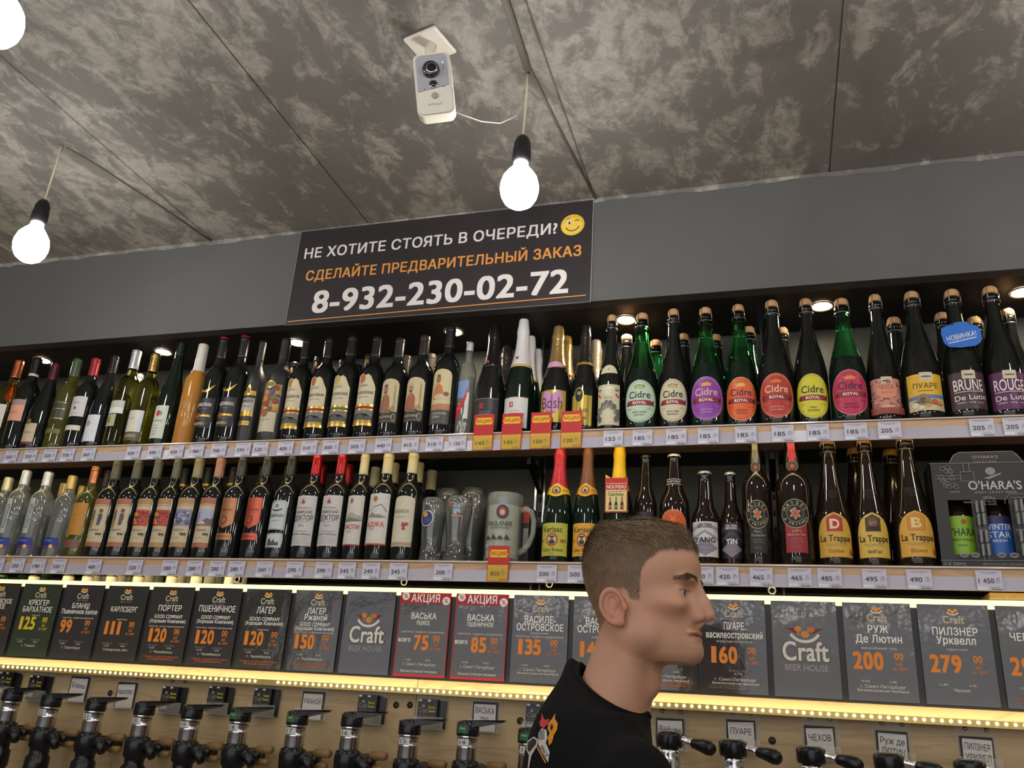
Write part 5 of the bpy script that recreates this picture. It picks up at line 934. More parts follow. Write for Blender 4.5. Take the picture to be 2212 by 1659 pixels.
SHORT = [('corked trappist beer with a gold arched label and a red letter D', 'trappist beer with the red letter D'), ('corked trappist beer with a gold arched label and a monk portrait', 'trappist beer with the monk portrait'), ('corked trappist beer with a gold arched label and a pale letter B', 'trappist beer with the pale letter B'),
 ('a lime yellow kerisac label', 'lime label'), ('corked bottle with a wide cream cherry label and a half round neck label', 'cream cherry label bottle'), ('with a gold cap beside the copper capsuled bottle', 'with a plain gold cap'), ('bottle with a red and yellow painting label, beside the figures label', 'first red and yellow painting label'),
 ('with vertical grey lettering and a white cap', 'with a plain white cap'), ('black bottle with gold wings and a red capsule top', 'gold winged bottle'), ('lettered khvanchkara with a red capsule top', 'next to the amber liquor'), ('lettered kindzmarauli with a red capsule top', 'next to the gilded arch bottle'),
 ('dark burgundy bottle with a low white label bearing a silver flower', 'silver flower label bottle'), ('dark burgundy bottle with a low cream label edged in maroon', 'maroon edged label bottle'), ('whose arched label shows an old man in a brown robe raising a hand', 'showing a brown robed man'), ('whose arched label shows a bald old man in a red shawl', 'showing a man in a red shawl'), ('with a taller arched label of a man in an orange shirt', 'showing a man in orange'),
 ('with a brown BRUNE label and a blue card on its neck', 'wearing the blue neck card'), ('with a violet ROUGE label at the very end of the upper shelf', 'with a violet label'), ('with a round emblem, olive neck strip and dark lower label', 'with an olive neck strip'), ('with a round emblem, red neck strip and red lower label', 'with a red neck strip'), ('with a square', 'with a square')]
STOP_ = set('a an the with in and its on beside of over under next to at very'.split())
def short(b):
    for k_, v_ in SHORT: b = b.replace(k_, v_)
    return b
PEND = [(a_, b_, c_, short(d_), e_) for a_, b_, c_, d_, e_ in PEND]
for lb, sh, x, bl, t in sorted(PEND, key=lambda p: (p[1], p[2])):
    lb = lb.replace('small white ', ''); l2 = ' '.join(('%s under the %s' % (lb, bl)).split()[:16]); key = l2.split(' under the ')[1]
    if key in _used: l2 = ' '.join(('second %s under the %s' % (lb, bl)).split()[:16])
    if l2.split('reading')[0]+key in _used: l2 = ' '.join(('third %s under the %s' % (lb, bl)).split()[:16])
    _used[key] = 1; _used[l2.split('reading')[0]+key] = 1
    l2 = l2.split()
    while l2[-1].strip(',') in STOP_: l2 = l2[:-1]
    tag(t, ' '.join(l2).rstrip(','), None)
# ------------------------------------------------------------------ lower board with beer menu cards
BP = mat('black_menu_board', '#1d1d1a', .4)
PZ0, PZ1 = 1.582, 1.800
m = MB(); m.box(X0, X1, 0, .012, PZ0, PZ1, BP); o = m.build('menu_board'); tag(o, 'long black board that carries the row of beer menu cards', 'board')
m = MB(); m.box(X0, X1, -.004, .014, 1.800, 1.8085, mat('lit_diffuser', (1, .90, .34), .5, emit=1.05)); m.box(X0, X1, -.0035, -.001, 1.789, 1.800, mat('lit_diffuser', (1, .90, .34), .5, emit=1.05)); o = m.build('led_profile'); tag(o, 'glowing yellow led profile along the top of the menu board', 'light strip')
m = MB(); m.box(X0, X1, .014, YW, 1.55, 1.57, SD); o = m.build('stock_shelf'); tag(o, 'dark stock shelf hidden behind the menu board', 'shelf')
GWc = 'capped stock bottles behind the menu board'
WC = mat('white_closure', '#f3eedd', .35)
_x = [(4, 'g'), (50, 'g'), (74, 'w'), (100, 'g'), (148, 'w')]+[(px, 'w') for px in (190, 208, 226, 242, 262, 278, 300, 322, 342, 372, 390, 408, 425, 453, 472, 498, 522)]
proto = None
for k, (px, kd) in enumerate(_x):
    pos = atY(px, 1250, .054+.080*([0, 1, 0, 1, 0]+[k_ % 3 for k_ in range(20)])[k]); H = atY(px, 1243+(k % 3), pos.y).z-1.57
    pos.x += 0
    if kd == 'g':
        t = thing('stock_bottle', ['green stock bottle neck at the lower left shelf end', 'green stock bottle neck just before the first white caps', 'green stock bottle neck between two white caps'][[0, 1, 3].index(k)], 'bottle', (pos.x, pos.y, 1.57)); link('glass_body', body_mesh('beer', H, GGD, GGT, .2), t); crown(t, H, '#3a6a3a')
    elif proto is None:
        proto = thing('stock_bottle', None, 'bottle', (pos.x, pos.y, 1.57)); PH = H; link('glass_body', body_mesh('straight', H, GYD), proto); cap_mesh('straight', H, WC, zc=.27).build('capsule', proto)
    else: c = copy_tree(proto); c.location = (pos.x, pos.y, 1.57); c.scale = (1, 1, H/PH)
_st = sorted([o for o in COL.objects if o.name.startswith('stock_bottle') and o.get('label') is None], key=lambda o: o.location.x)
for k, o in enumerate(_st): tag(o, '%s white cap along the row of stock bottles behind the glowing profile' % ['first', 'second', 'third', 'fourth', 'fifth', 'sixth', 'seventh', 'eighth', 'ninth', 'tenth', 'eleventh', 'twelfth', 'thirteenth', 'fourteenth', 'fifteenth', 'sixteenth', 'seventeenth', 'eighteenth', 'nineteenth', 'twentieth'][k], 'bottle', GWc)
for px, py, lb in [(873, 1258, 'chrome hook above the plain logo menu card on the dark wall'), (1187, 1262, 'chrome hook above the draught card priced 135'), (512, 1252, 'chrome hook beside the last white stock cap'), (1668, 1276, 'chrome hook above the second plain logo card')]:
    pos = atY(px, py, .03); m = MB(); m.tube([(.008*math.cos(a), 0, .008*math.sin(a)) for a in [2*PI*k/14-.6 for k in range(15)]], .0022, CH, 6); m.box(-.012, -.004, 0, .03, -.004, .014, BLM); o = m.build('hook', None, pos); tag(o, lb, 'hook')
pa = atY(2139, 1300, .05); m = MB(); m.box(0, .085, 0, .09, 1.57-1.57, .264, mat('woven_gold_box', '#b08d4a', .5, var=.35, vscale=500, bump=.6, bscale=400), .003); m.box(-.0005, .0855, -.0008, .0905, .248, .252, mat('silver_band', '#a9a595', .4)); o = m.build('gift_box', None, (pa.x, .05, 1.57)); tag(o, 'gold textured gift box behind the menu board under the carton', 'box')
# menu cards
CARD = lambda g: mat('laminated_card', g, .13, spec=.7, coat=.5, var=.12, vscale=9, bump=1.0, bscale=7, bdist=.006)
CW, CHh, P0 = .1425, .210, 1.797
OG, YG = ink('#e8862a'), ink('#e0c22c')
def logo_small(O, cx, top, s=1.0, yel=False):
    a = ink('#eba83a') if not yel else YG; b_ = ink('#a8232a'); c = ink('#ece3c6')
    O += [('p', [(cx-.014*s, top-.001*s), (cx+.014*s, top-.001*s), (cx+.009*s, top-.007*s), (cx-.009*s, top-.007*s)], b_), ('e', cx-.006*s, top-.001*s, .0035*s, .0035*s, a), ('e', cx+.006*s, top-.001*s, .0035*s, .0030*s, a), ('e', cx, top-.004*s, .0040*s, .0035*s, a)]
    for i in range(6):
        a0 = PI*(1.18+.107*i); a1 = PI*(1.18+.107*(i+1)); O.append(('l', cx+.013*s*math.cos(a0), top+.001*s+.011*s*math.sin(a0), cx+.013*s*math.cos(a1), top+.001*s+.011*s*math.sin(a1), .0028*s, c))
    O.append(('t', 'Craft', cx, top-.020*s, .0150*s, .040*s, c, 1.3)); O.append(('t', 'Craft', cx, top-.020*s, .0140*s, .0385*s, ink('#b8a878'), -.4))
    O.append(('t', 'BEER HOUSE', cx, top-.0325*s, .0042*s, .036*s, GY_, .3))
def card(i, kind, title, sub, price, lines, note=None, green=False, label=''):
    x0 = .156160*i-.39082-.0007
    # place left edge from the photograph
    t = thing('menu_card', label, 'menu card', (x0+CW/2, -.0045, P0-CHh))
    base = '#364030' if green else ['#383533', '#363436', '#373632'][i % 3]
    m = MB(); m.box(-CW/2, CW/2, -.0008, .0006, 0, CHh, CARD(base)); m.build('card', t)
    O = []; Z = lambda f: CHh*(1-f); PR = YG if green else OG
    if kind == 'promo':
        R_ = ink('#b3202a'); O += [('r', -CW/2, CW/2, Z(.135), CHh, R_), ('r', -CW/2, -CW/2+.003, 0, CHh, R_), ('r', CW/2-.003, CW/2, 0, CHh, R_), ('r', -CW/2, CW/2, 0, .006, R_),
              ('t', 'АКЦИЯ', 0, Z(.068), .020, .080, W_, 1), ('e', -.056, Z(.045), .0105, .0105, W_), ('t', '%', -.056, Z(.045), .010, .011, R_, .5), ('e', .058, Z(.095), .0105, .0105, W_), ('t', '%', .058, Z(.095), .010, .011, R_, .5)]
    elif kind == 'beer': logo_small(O, 0, Z(.055), 1.05, green)
    if kind == 'logo':
        s = 2.6; c = ink('#ddd8cc'); a = ink('#d9862f'); rd = ink('#7d1c22'); dk = ink('#6b5a48')
        zt = Z(.31); O += [('p', [(-.040, zt+.004), (-.018, zt-.008), (-.014, zt+.004)], rd), ('p', [(.040, zt+.004), (.018, zt-.008), (.014, zt+.004)], rd), ('p', [(-.022, zt), (-.020, zt+.007), (-.013, zt+.010), (-.006, zt+.004), (-.008, zt-.002), (-.013, zt-.003), (-.012, zt-.010), (-.016, zt-.010), (-.016, zt-.003)], a), ('e', .014, zt+.002, .009, .006, ink('#c9702c')), ('e', .001, zt-.009, .009, .008, ink('#d08a34'))]
        for i_ in range(10):
            a0 = PI*(1.15+.07*i_); a1 = PI*(1.15+.07*(i_+1)); O.append(('l', .034*math.cos(a0), zt+.005+.030*math.sin(a0), .034*math.cos(a1), zt+.005+.030*math.sin(a1), .0065, c))
        O += [('t', 'Craft', 0, Z(.53), .045, .106, dk, 2.6), ('t', 'Craft', 0, Z(.53), .044, .102, ink('#1c1a18'), 1.9), ('t', 'Craft', 0, Z(.53), .042, .100, c, 1.2), ('t', 'BEER HOUSE', 0, Z(.70), .013, .092, ink('#aaa69b'), .2, -.0)]
    else:
        for s, f, h, w_2 in title: O.append(('t', s, 0, Z(f), h, w_2, W_, .9))
        if sub: O += [('t', s, 0, Z(f), .0048, w_2, ink('#d8d2c4'), .3) for s, f, w_2 in sub]
        if price:
            f = price[1]; n = len(price[0]); wd = .021*n; xl = -.058 if kind != 'promo' else -.022
            if kind == 'promo': O.append(('t', 'всего', -.048, Z(f-.03), .011, .034, W_, 1.2))
            for q in range(n): O.append(('t', price[0][q], xl+.0215*(q+.5)+(0), Z(f), .037, .0195 if price[0][q] != '1' else .0115, PR, 2.0 if price[0][q] != '1' else 1.2))
            xr = .038 if kind != 'promo' else .040
            O += [('t', '00', xr, Z(f-.055), .0135, .018, PR, 1.2), ('l', xr-.010, Z(f-.010), xr+.010, Z(f-.010), .0008, PR), ('t', 'руб.', xr, Z(f+.025), .0065, .013, PR, 1), ('t', 'ЗА 1 ЛИТР', xr, Z(f+.075), .0060, .030, PR, 1)]
        for s, x, f, h, w_2, c in lines: O.append(('t', s, x, Z(f), h, w_2, {'g': GY_, 'w': ink('#cfc9bc'), 'o': ink('#b8602c')}[c], .4))
    m = MB(); draw(m, flat(-.0008), O, off0=.0002, d=.00004); m.build('print', t); return t
def std(al, pl, city, brew=None, disc=False):
    L_ = []
    if pl: L_ += [('ПЛОТНОСТЬ', -.034, .775, .0038, .034, 'g'), (pl, -.034, .805, .0045, .018, 'w'), ('АЛКОГОЛЬ', .022, .775, .0038, .032, 'g'), (al, .022, .805, .0045, .015, 'w')]
    else: L_ += [('АЛКОГОЛЬ', .006, .765, .0048, .040, 'g'), (al, .006, .795, .0045, .018, 'w')]
    L_ += [(city, 0, .855, .0065, min(.092, .0062*len(city)), 'w')]
    if brew: L_ += [(brew, 0, .895, .0050, .104, 'w')]
    if disc: L_ += [('* Скидка по дисконтной карте', 0, .915, .0052, .120, 'o'), ('не предоставляется', 0, .945, .0052, .086, 'o')]
    return L_
VP = 'Василеостровская пивоварня'; SPB = 'г. Санкт-Петербург'
card(-1, 'beer', [('КОРОЛЁВСКОЕ', .26, .0135, .105), ('СВЕТЛОЕ', .335, .0135, .062)], [('светлое', .42, .03)], ('115', .56), std('4,5%', '11%', 'г. Омск'), label='half visible menu card at the frame edge beside the green one')
card(0, 'beer', [('КРЮГЕР', .265, .015, .075), ('БАРХАТНОЕ', .36, .0155, .108)], [('темное', .44, .03)], ('125', .55), std('4,5%', '12%', 'г. Томск'), green=True, label='green tinted menu card with a yellow price of 125')
card(1, 'beer', [('БЛАНШ', .29, .0145, .062), ('Пшеничное Белое', .37, .0135, .128)], [('светлое, нефильтрованное', .455, .11)], ('99', .57), std('4,5%', '12%', 'г. Оренбург'), label='menu card for a white wheat beer priced 99')
card(2, 'beer', [('КАРЛСБЕРГ', .32, .0145, .092)], [('светлое', .455, .036)], ('111', .57), std('4,6%', '11,0%', 'Самарская обл.'), label='menu card priced 111')
card(3, 'beer', [('ПОРТЕР', .285, .0155, .078), ('GOOD COMPANY', .395, .010, .095), ('(Хорошая Компания)', .455, .0095, .120)], [('темное, непастеризованное', .525, .118)], ('120', .64), std('5,5%', '16,0%', 'г. Челябинск', None, True), label='menu card for porter priced 120')
card(4, 'beer', [('ПШЕНИЧНОЕ', .275, .0165, .118), ('GOOD COMPANY', .385, .010, .095), ('(Хорошая Компания)', .44, .0095, .118)], [('светлое, нефильтрованное', .52, .118)], ('120', .64), std('4,7%', '12,0%', 'г. Челябинск', None, True), label='menu card headed ПШЕНИЧНОЕ, priced 120')
card(5, 'beer', [('ЛАГЕР', .275, .0165, .058), ('GOOD COMPANY', .385, .010, .095), ('(Хорошая Компания)', .44, .0095, .118)], [('светлое', .52, .036)], ('120', .63), std('4,5%', '12,0%', 'г. Челябинск', None, True), label='menu card for plain lager priced 120')
card(6, 'beer', [('ЛАГЕР', .265, .0155, .056), ('Ржаной', .345, .0155, .068), ('GOOD COMPANY', .43, .010, .092), ('(Хорошая Компания)', .482, .0095, .118)], [('светлое, нефильрованное', .53, .118)], ('150', .645), std('4,7%', '13,0%', 'г. Челябинск', None, True), label='menu card for rye lager priced 150')
card(7, 'logo', [], None, None, [('* Скидка по дисконтной карте', 0, .97, .003, .12, 'o')], label='plain logo card without a price, beside the first red topped card')
card(8, 'promo', [('ВАСЬКА', .285, .0155, .070), ('РЫЖЕЕ', .367, .0105, .036)], [('светлое, нефильтрованное', .475, .120)], ('75', .60), std('4%', '11,0%', SPB)+[(VP, 0, .935, .0055, .100, 'w')], label='red topped promotion card for ginger beer RYZHEE priced 75, beside the plain logo card')
card(9, 'promo', [('ВАСЬКА', .285, .0155, .072), ('ПШЕНИЧНОЕ', .365, .0105, .070)], [('светлое, нефильтрованное', .475, .120)], ('85', .60), std('4,5%', '12,0%', SPB)+[(VP, 0, .935, .0055, .100, 'w')], label='red topped promotion card for wheat beer priced 85, beside the card priced 135')
card(10, 'beer', [('ВАСИЛЕ-', .285, .0165, .080), ('ОСТРОВСКОЕ', .375, .0165, .120)], [('домашнее', .440, .046), ('светлое, нефильтрованное', .48, .122)], ('135', .60), std('4,5%', '12,0%', SPB, VP)+[('Пастеризованное светлое пиво живого брожения', -.002, .93, .002, .118, 'g'), ('сварено по традиционному рецепту', -.01, .95, .002, .1, 'g')], label='menu card priced 135, next to the red topped cards')
card(11, 'beer', [('ВАСИЛЕ-', .285, .0165, .080), ('ОСТРОВСКОЕ', .375, .0165, .120)], [('светлое', .46, .046)], ('140', .60), std('4,5%', '12,0%', SPB, VP), label='menu card priced 140, partly hidden by the man\'s collar')
card(12, 'beer', [('ВАЙЦЕН', .30, .0165, .080)], [('светлое', .46, .046)], ('145', .60), std('5,0%', '12,0%', SPB, VP, True), label='menu card mostly hidden behind the man\'s head')
card(13, 'beer', [('ПУАРЕ', .290, .0165, .046), ('василеостровский', .385, .0150, .128)], [('игристый полусухой', .455, .080)], ('160', .60), std('4,7%', None, SPB, VP)+[('Напиток сброженный из грушевого сока игристый', 0, .925, .002, .12, 'g'), ('полусухой с натуральным ароматом груши', 0, .945, .002, .12, 'g')], label='menu card for perry priced 160, in front of the man\'s nose')
card(14, 'logo', [], None, None, [], label='plain logo card without a price, between the cards priced 160 and 200')
card(15, 'beer', [('РУЖ', .275, .0160, .042), ('Де Лютин', .375, .0165, .096)], [('вишнёвый эль', .470, .074)], ('200', .60), std('5,0%', '18,0%', SPB, VP), label='menu card for cherry ale priced 200')
card(16, 'beer', [('ПИЛЗНЕР', .275, .0160, .090), ('Урквелл', .365, .0160, .078)], [('светлое', .455, .040)], ('279', .60), std('4,4%', '11,8%', 'Чехия'), label='menu card for pilsner priced 279')
card(17, 'beer', [('ЧЕРНОВАР', .31, .0160, .100)], [('светлое', .455, .040)], ('290', .60), std('4,4%', '11,8%', 'Чехия', None, True), label='menu card cut by the frame edge beside the one priced 279')
# ------------------------------------------------------------------ plywood tap wall, led ledge
PS = [X0, -1.9, -.62, .925, 2.47, X1]
root = thing('tap_wall', 'plywood tap wall under the menu board that carries the beer taps', 'panel', (0, 0, 0))
for i in range(len(PS)-1):
    m = MB(); m.box(PS[i]+.0007, PS[i+1]-.0007, .006, .024, .98, 1.5815, PLY); m.build('plywood_panel', root)
m = MB(); m.box(X0, X1, -.028, .006, 1.548, 1.554, PLY); o = m.build('light_ledge', root)
m = MB(); m.box(X0, X1, -.031, -.028, 1.546, 1.5600, mat('aluminium_profile', '#b8a15c', .3, metal=.5)); t = m.build('led_strip'); tag(t, 'strip of small bright leds along the ledge under the menu board', 'light strip')
DOTM = mat('led_chip', (1, .90, .60), .5, emit=DOT)
m0 = MB(); m0.lathe([(0, .0022), (.0022, .0018), (.0032, 0)], DOTM, 8, Matrix.Rotation(PI/2, 4, 'X')); me = m0.mesh('led_chip')
x = -.95; k = 0
while x < 2.65:
    if not (.49 < x < .53): link('led_chip', me, t, (x, -.0312, 1.5545))
    x += .0172 if x < 1.4 else .0172
m = MB(); m.box(X0, X1, -.022, -.006, 1.5545, 1.556, LED2 := mat('warm_led_tape_upper', (1, .85, .50), .5, emit=8)); m.build('tape', t)
HO = mat('dark_hole_plug', '#2a2520', .5)
for px, py in [(237, 1497), (855, 1523), (885, 1523), (1123, 1557), (1668, 1600)]:
    q = atY(px, py, .004); m = MB(); m.lathe([(0, .0035), (.006, .003), (.0085, 0)], HO, 16, Matrix.Translation((q.x, .006, q.z)) @ Matrix.Rotation(PI/2, 4, 'X')); m.build('hole_plug', root)
# ------------------------------------------------------------------ leaflet and name holders
AC = mat('acrylic', '#d9d6c6', .08, alpha=.16); SC = mat('screw_steel', '#b5b0a6', .25, metal=1)
def holder(px, py, kind, label, text=None):
    q = atY(px, py, -.006); t = thing('card_holder', label, 'holder', (q.x, .0055, q.z))
    m = MB(); m.box(-.040, .040, -.0022, -.0002, -.042, .056, AC); m.box(-.040, .040, -.024, -.0022, -.042, -.040, AC); m.box(-.040, .040, -.026, -.024, -.042, -.012, AC); m.build('acrylic_pocket', t)
    for sx_ in (-.019, .022):
        m = MB(); m.lathe([(0, .0042), (.003, .0038), (.0048, 0)], SC, 12, Matrix.Translation((sx_, -.0022, .043)) @ Matrix.Rotation(PI/2, 4, 'X')); m.build('screw', t)
    if kind == 'w':
        rot = random.uniform(-.05, .04)
        c = thing('name_card', 'white handwritten card reading %s in a clear holder' % text.replace('\n', ' '), 'card', (q.x, .0055-.0075, q.z-.002))
        X = Matrix.Rotation(rot, 4, 'Y'); m = MB(); m.box(-.033, .030, .0006, .0020, -.036, .030, mat('black_card', '#1f1b19', .5)); m.build('backing_card', c)
        m = MB(); m.box(-.029, .027, -.0006, .0004, -.037, .025, mat('white_note', '#d6d1c9', .55), 0, X); m.build('paper', c)
        m = MB(); L_ = text.split('\n'); f = lambda x, z, o: tuple(X @ Vector((x, -.0006-o, z)))
        draw(m, f, [('t', s, -.001, (.010 if len(L_) == 2 else .006)-.021*i, .0125, min(.048, .0092*len(s)), ink('#2a2623'), -.1, random.uniform(-.07, .05)) for i, s in enumerate(L_)]); m.build('handwriting', c)
    else:
        c = thing('leaflet_stack', 'black beer leaflets in the clear holder, %s' % text, 'leaflets', (q.x, .0055-.005, q.z-.006)); BK = mat('black_leaflet', '#1c1b19', .3)
        m = MB(); n = 9
        m.box(-.032, .020, -.014, -.001, -.033, .034, BK)
        for k in range(n): m.box(-.030+.0028*k, .022+.0022*k, -.002-.0002*k, -.0013, -.033, .030+random.uniform(-.004, .004), BK)
        m.build('leaflet_pile', c)
        m = MB(); draw(m, flat(-.014), [('t', 'Craft', -.017, .008, .011, .022, GY_, .6), ('e', -.017, .018, .004, .004, GY_), ('t', 'BEER HOUSE', -.017, -.002, .003, .020, GY_, .3), ('r', -.029, -.007, -.024, -.012, ink('#a5a29a')), ('t', random.choice(['Васька', 'Светлое', 'Тёмное', 'Лагер']), .006, .016, .006, .018, ink('#d3c52c'), .8), ('t', 'Рыжее', .006, .007, .006, .018, ink('#d3c52c'), .8), T('состав: вода,', .006, -.004, .0025, .018, GY_, 0), T('солод, хмель', .006, -.010, .0025, .018, GY_, 0), T('срок 30 суток', .006, -.016, .0025, .018, GY_, 0), ('r', -.03, -.022, .029, .033, W_), ('r', -.006, .002, .029, .033, W_)]); m.build('print', c)
for px, py, k, s, lb in [(18, 1474, 'b', 'cut off at the frame edge', 'clear wall pocket at the frame edge with dark leaflets'), (84, 1482, 'b', 'just before the Бланш card', 'clear wall pocket with dark leaflets before the Бланш card'), (168, 1484, 'w', 'Бланш', 'clear wall pocket holding the note Бланш'), (270, 1497, 'w', 'Карлсберг', 'clear wall pocket holding the note Карлсберг'), (373, 1507, 'b', 'low stack after the Карлсберг card', 'clear wall pocket with dark leaflets after the Карлсберг note'),
                       (474, 1507, 'b', 'tall bulging stack above tap 19', 'clear wall pocket with a bulging stack of leaflets'), (573, 1512, 'b', 'between the bulging stack and the РЖАНОЙ card', 'clear wall pocket with leaflets just before the РЖАНОЙ note'), (674, 1519, 'w', 'РЖАНОЙ', 'clear wall pocket holding the note РЖАНОЙ'), (800, 1527, 'b', 'above tap 16', 'clear wall pocket with leaflets behind tap 16'), (930, 1537, 'b', 'just before the ВАСЬКА card', 'clear wall pocket with leaflets before the ВАСЬКА note'),
                       (1047, 1543, 'w', 'ВАСЬКА\nПШ', 'clear wall pocket holding the note ВАСЬКА ПШ'), (1165, 1548, 'b', 'partly hidden by the man\'s back', 'clear wall pocket partly hidden by the man\'s back'), (1448, 1580, 'w', 'Вайцен', 'clear wall pocket holding the note Вайцен'), (1602, 1584, 'w', 'ПУАРЕ', 'clear wall pocket holding the note ПУАРЕ'), (1773, 1598, 'w', 'ЧЕХОВ', 'clear wall pocket holding the note ЧЕХОВ'), (1930, 1610, 'w', 'Руж де\nЛЮТИН', 'clear wall pocket holding the note Руж де ЛЮТИН'), (2114, 1623, 'w', 'ПИЛЗНЕР\nУРКВЕЛ', 'clear wall pocket holding the note ПИЛЗНЕР УРКВЕЛ')]:
    holder(px, py, k, lb, s)
# ------------------------------------------------------------------ taps
TB = mat('black_tap_plastic', '#19191b', .25, bump=.3, bscale=40); TC = mat('tap_chrome', '#e4e4e8', .22, metal=1); BG_ = mat('beige_peg', '#8f6f45', .5, var=.15); NP = mat('number_label', '#cfcbc4', .5)
def tap_a(px, py, num, green=False, rot=0, desc=''):
    Yt = -.105; q = atY(px, py, Yt); z = q.z
    t = thing('beer_tap', 'stout black tap %s, %s' % ('numbered %s' % num if num else 'without a number', desc), 'beer tap', (q.x, Yt, z))
    m = MB(); m.lathe([(.0235, -.004), (.0245, 0), (.0235, .002), (.0235, -.022), (.0248, -.024), (.0235, -.026), (.0240, -.048), (.022, -.052)], TC, 28); cc_ = m.build('chrome_collar', t)
    m = MB(); m.lathe([(0, .034), (.022, .033), (.0262, .029), (.0268, .004), (.0255, 0), (0, 0)], TB, 28)
    X = Matrix.Rotation(rot, 4, 'Z'); m.add([tuple(X @ Vector(v)) for v in [(-.004, -.020, .034), (-.004, .020, .034), (.090, .009, .039), (.090, -.009, .039), (.0, -.023, .016), (.0, .023, .016), (.086, .007, .034), (.086, -.007, .034)]], [(0, 1, 2, 3), (7, 6, 5, 4), (0, 3, 7, 4), (1, 5, 6, 2), (3, 2, 6, 7), (0, 4, 5, 1)], TB); lc_ = m.build('lever_cap', t)
    m = MB(); m.lathe([(.020, -.050), (.030, -.054), (.0320, -.066), (.031, -.098), (.025, -.104), (.024, -.118), (.030, -.124), (.031, -.160), (.027, -.166), (.027, -.215), (.012, -.222), (0, -.222)], TB, 24)
    m.tube([(.015, 0, -.072), (.045, -.005, -.078), (.060, -.012, -.098)], [.018, .014, .009], TB, 12); m.tube([(0, .0, -.08), (0, .112, -.08)], .020, TB, 16); m.build('valve_body', t)
    m = MB(); m.tube([(.045, .03, -.062), (.082, .03, -.060), (.088, .03, -.060)], [.0105, .0105, .007], BG_, 12); m.tube([(.048, .03, -.090), (.076, .03, -.089), (.081, .03, -.089)], [.0085, .0085, .005], BG_, 12); m.tube([(.02, .03, -.078), (.055, .03, -.075)], .014, TB, 10); m.build('wooden_pegs', t)
    if num:
        m = MB(); f = cyl(.0240); draw(m, f, [('r', -.016, .012, -.021, -.006, NP), ('t', str(num), -.003, -.0135, .010, .014, K_, .1)], off0=.0012); m.build('number_label', cc_)
    if green: m = MB(); draw(m, cyl(.0270), [('r', -.018, .006, .006, .022, ink('#2f6b3a')), T('OPEN', -.006, .016, .003, .014, W_, 0)], off0=.0006); m.build('green_sticker', lc_)
for px, py, num, g, ds in [(24, 1515, None, 0, 'cut off by the frame edge'), (108, 1527, 22, 0, "second from the frame edge"), (205, 1536, 21, 0, "under the Blansh note"), (310, 1545, 20, 0, "right under the Karlsberg note"), (413, 1553, 19, 0, "between low leaflets and the bulging stack"), (518, 1559, 18, 1, "with a green sticker, between two leaflet pockets"), (641, 1566, 17, 1, "with a green sticker, under the RZHANOI note"), (759, 1570, 16, 0, "before the paired hole plugs"), (884, 1587, 15, 0, "past the paired hole plugs"), (1010, 1590, 14, 1, "with a green sticker, under the VASKA note"), (1143, 1606, 13, 1, "half hidden behind the man's back")]:
    tap_a(px, py, num, g, rot=random.uniform(-.12, .06), desc=ds)
def tap_b(px, py, num, desc):
    Yt = -.105; q = atY(px, py, Yt); t = thing('beer_tap', 'black and chrome ball tap with a side grip, %s' % desc, 'beer tap', (q.x, Yt, q.z))
    m = MB(); m.lathe([(0, .034), (.018, .034), (.0285, .029), (.0300, .024), (.0290, .006), (.0270, 0), (0, 0)], TB, 28); m.build('cap', t)
    m = MB(); m.lathe([(.018, 0), (.022, -.004), (.0235, -.012), (.022, -.016), (.0235, -.02), (.0235, -.05), (.020, -.056)], TC, 28); m.tube([(0, .0, -.08), (0, .112, -.08)], .018, TC, 16); m.lathe([(.020, -.05), (.026, -.056), (.027, -.10), (.020, -.11), (.020, -.20), (0, -.2)], TC, 24); cb_ = m.build('chrome_body', t)
    m = MB(); m.tube([(.024, -.004, .018), (.030, -.006, .017), (.040, -.008, .015), (.050, -.010, .013)], [.010, .0075, .0065, .009], TC, 14); m.build('handle_stem', t)
    m = MB(); m.tube([(.048, -.010, .0135), (.052, -.011, .0125), (.070, -.015, .009), (.084, -.018, .005), (.094, -.020, .002), (.099, -.021, .001)], [.008, .0105, .0135, .0155, .0125, .005], TB, 16); m.build('grip', t)
    if num: m = MB(); draw(m, cyl(.0240), [('r', -.014, .014, -.040, -.022, NP), ('t', str(num), 0, -.031, .010, .014, K_, .4)], off0=.001); m.build('number_label', cb_)
for px, py, num, d_ in [(1446, 1615, 11, 'half hidden behind the man\'s chest'), (1584, 1634, 10, 'under the note ПУАРЕ'), (1753, 1650, 9, 'under the note ЧЕХОВ'), (1922, 1665, 8, 'under the note Руж де ЛЮТИН'), (2098, 1681, 7, 'under the note ПИЛЗНЕР УРКВЕЛ')]: tap_b(px, py, num, d_)
# counter below the taps (under the frame)
CT = thing('bar_counter', 'wooden back bar counter below the taps', 'counter', (0, 0, 0))
m = MB(); m.box(X0+.01, X1-.01, -.26, .24, 0, .94, mat('counter_board', '#5d4a36', .5, var=.1), .004); m.build('cabinet', CT)
m = MB(); m.box(X0+.01, X1-.01, -.30, .245, .94, .98, LATH, .004); m.build('worktop', CT)
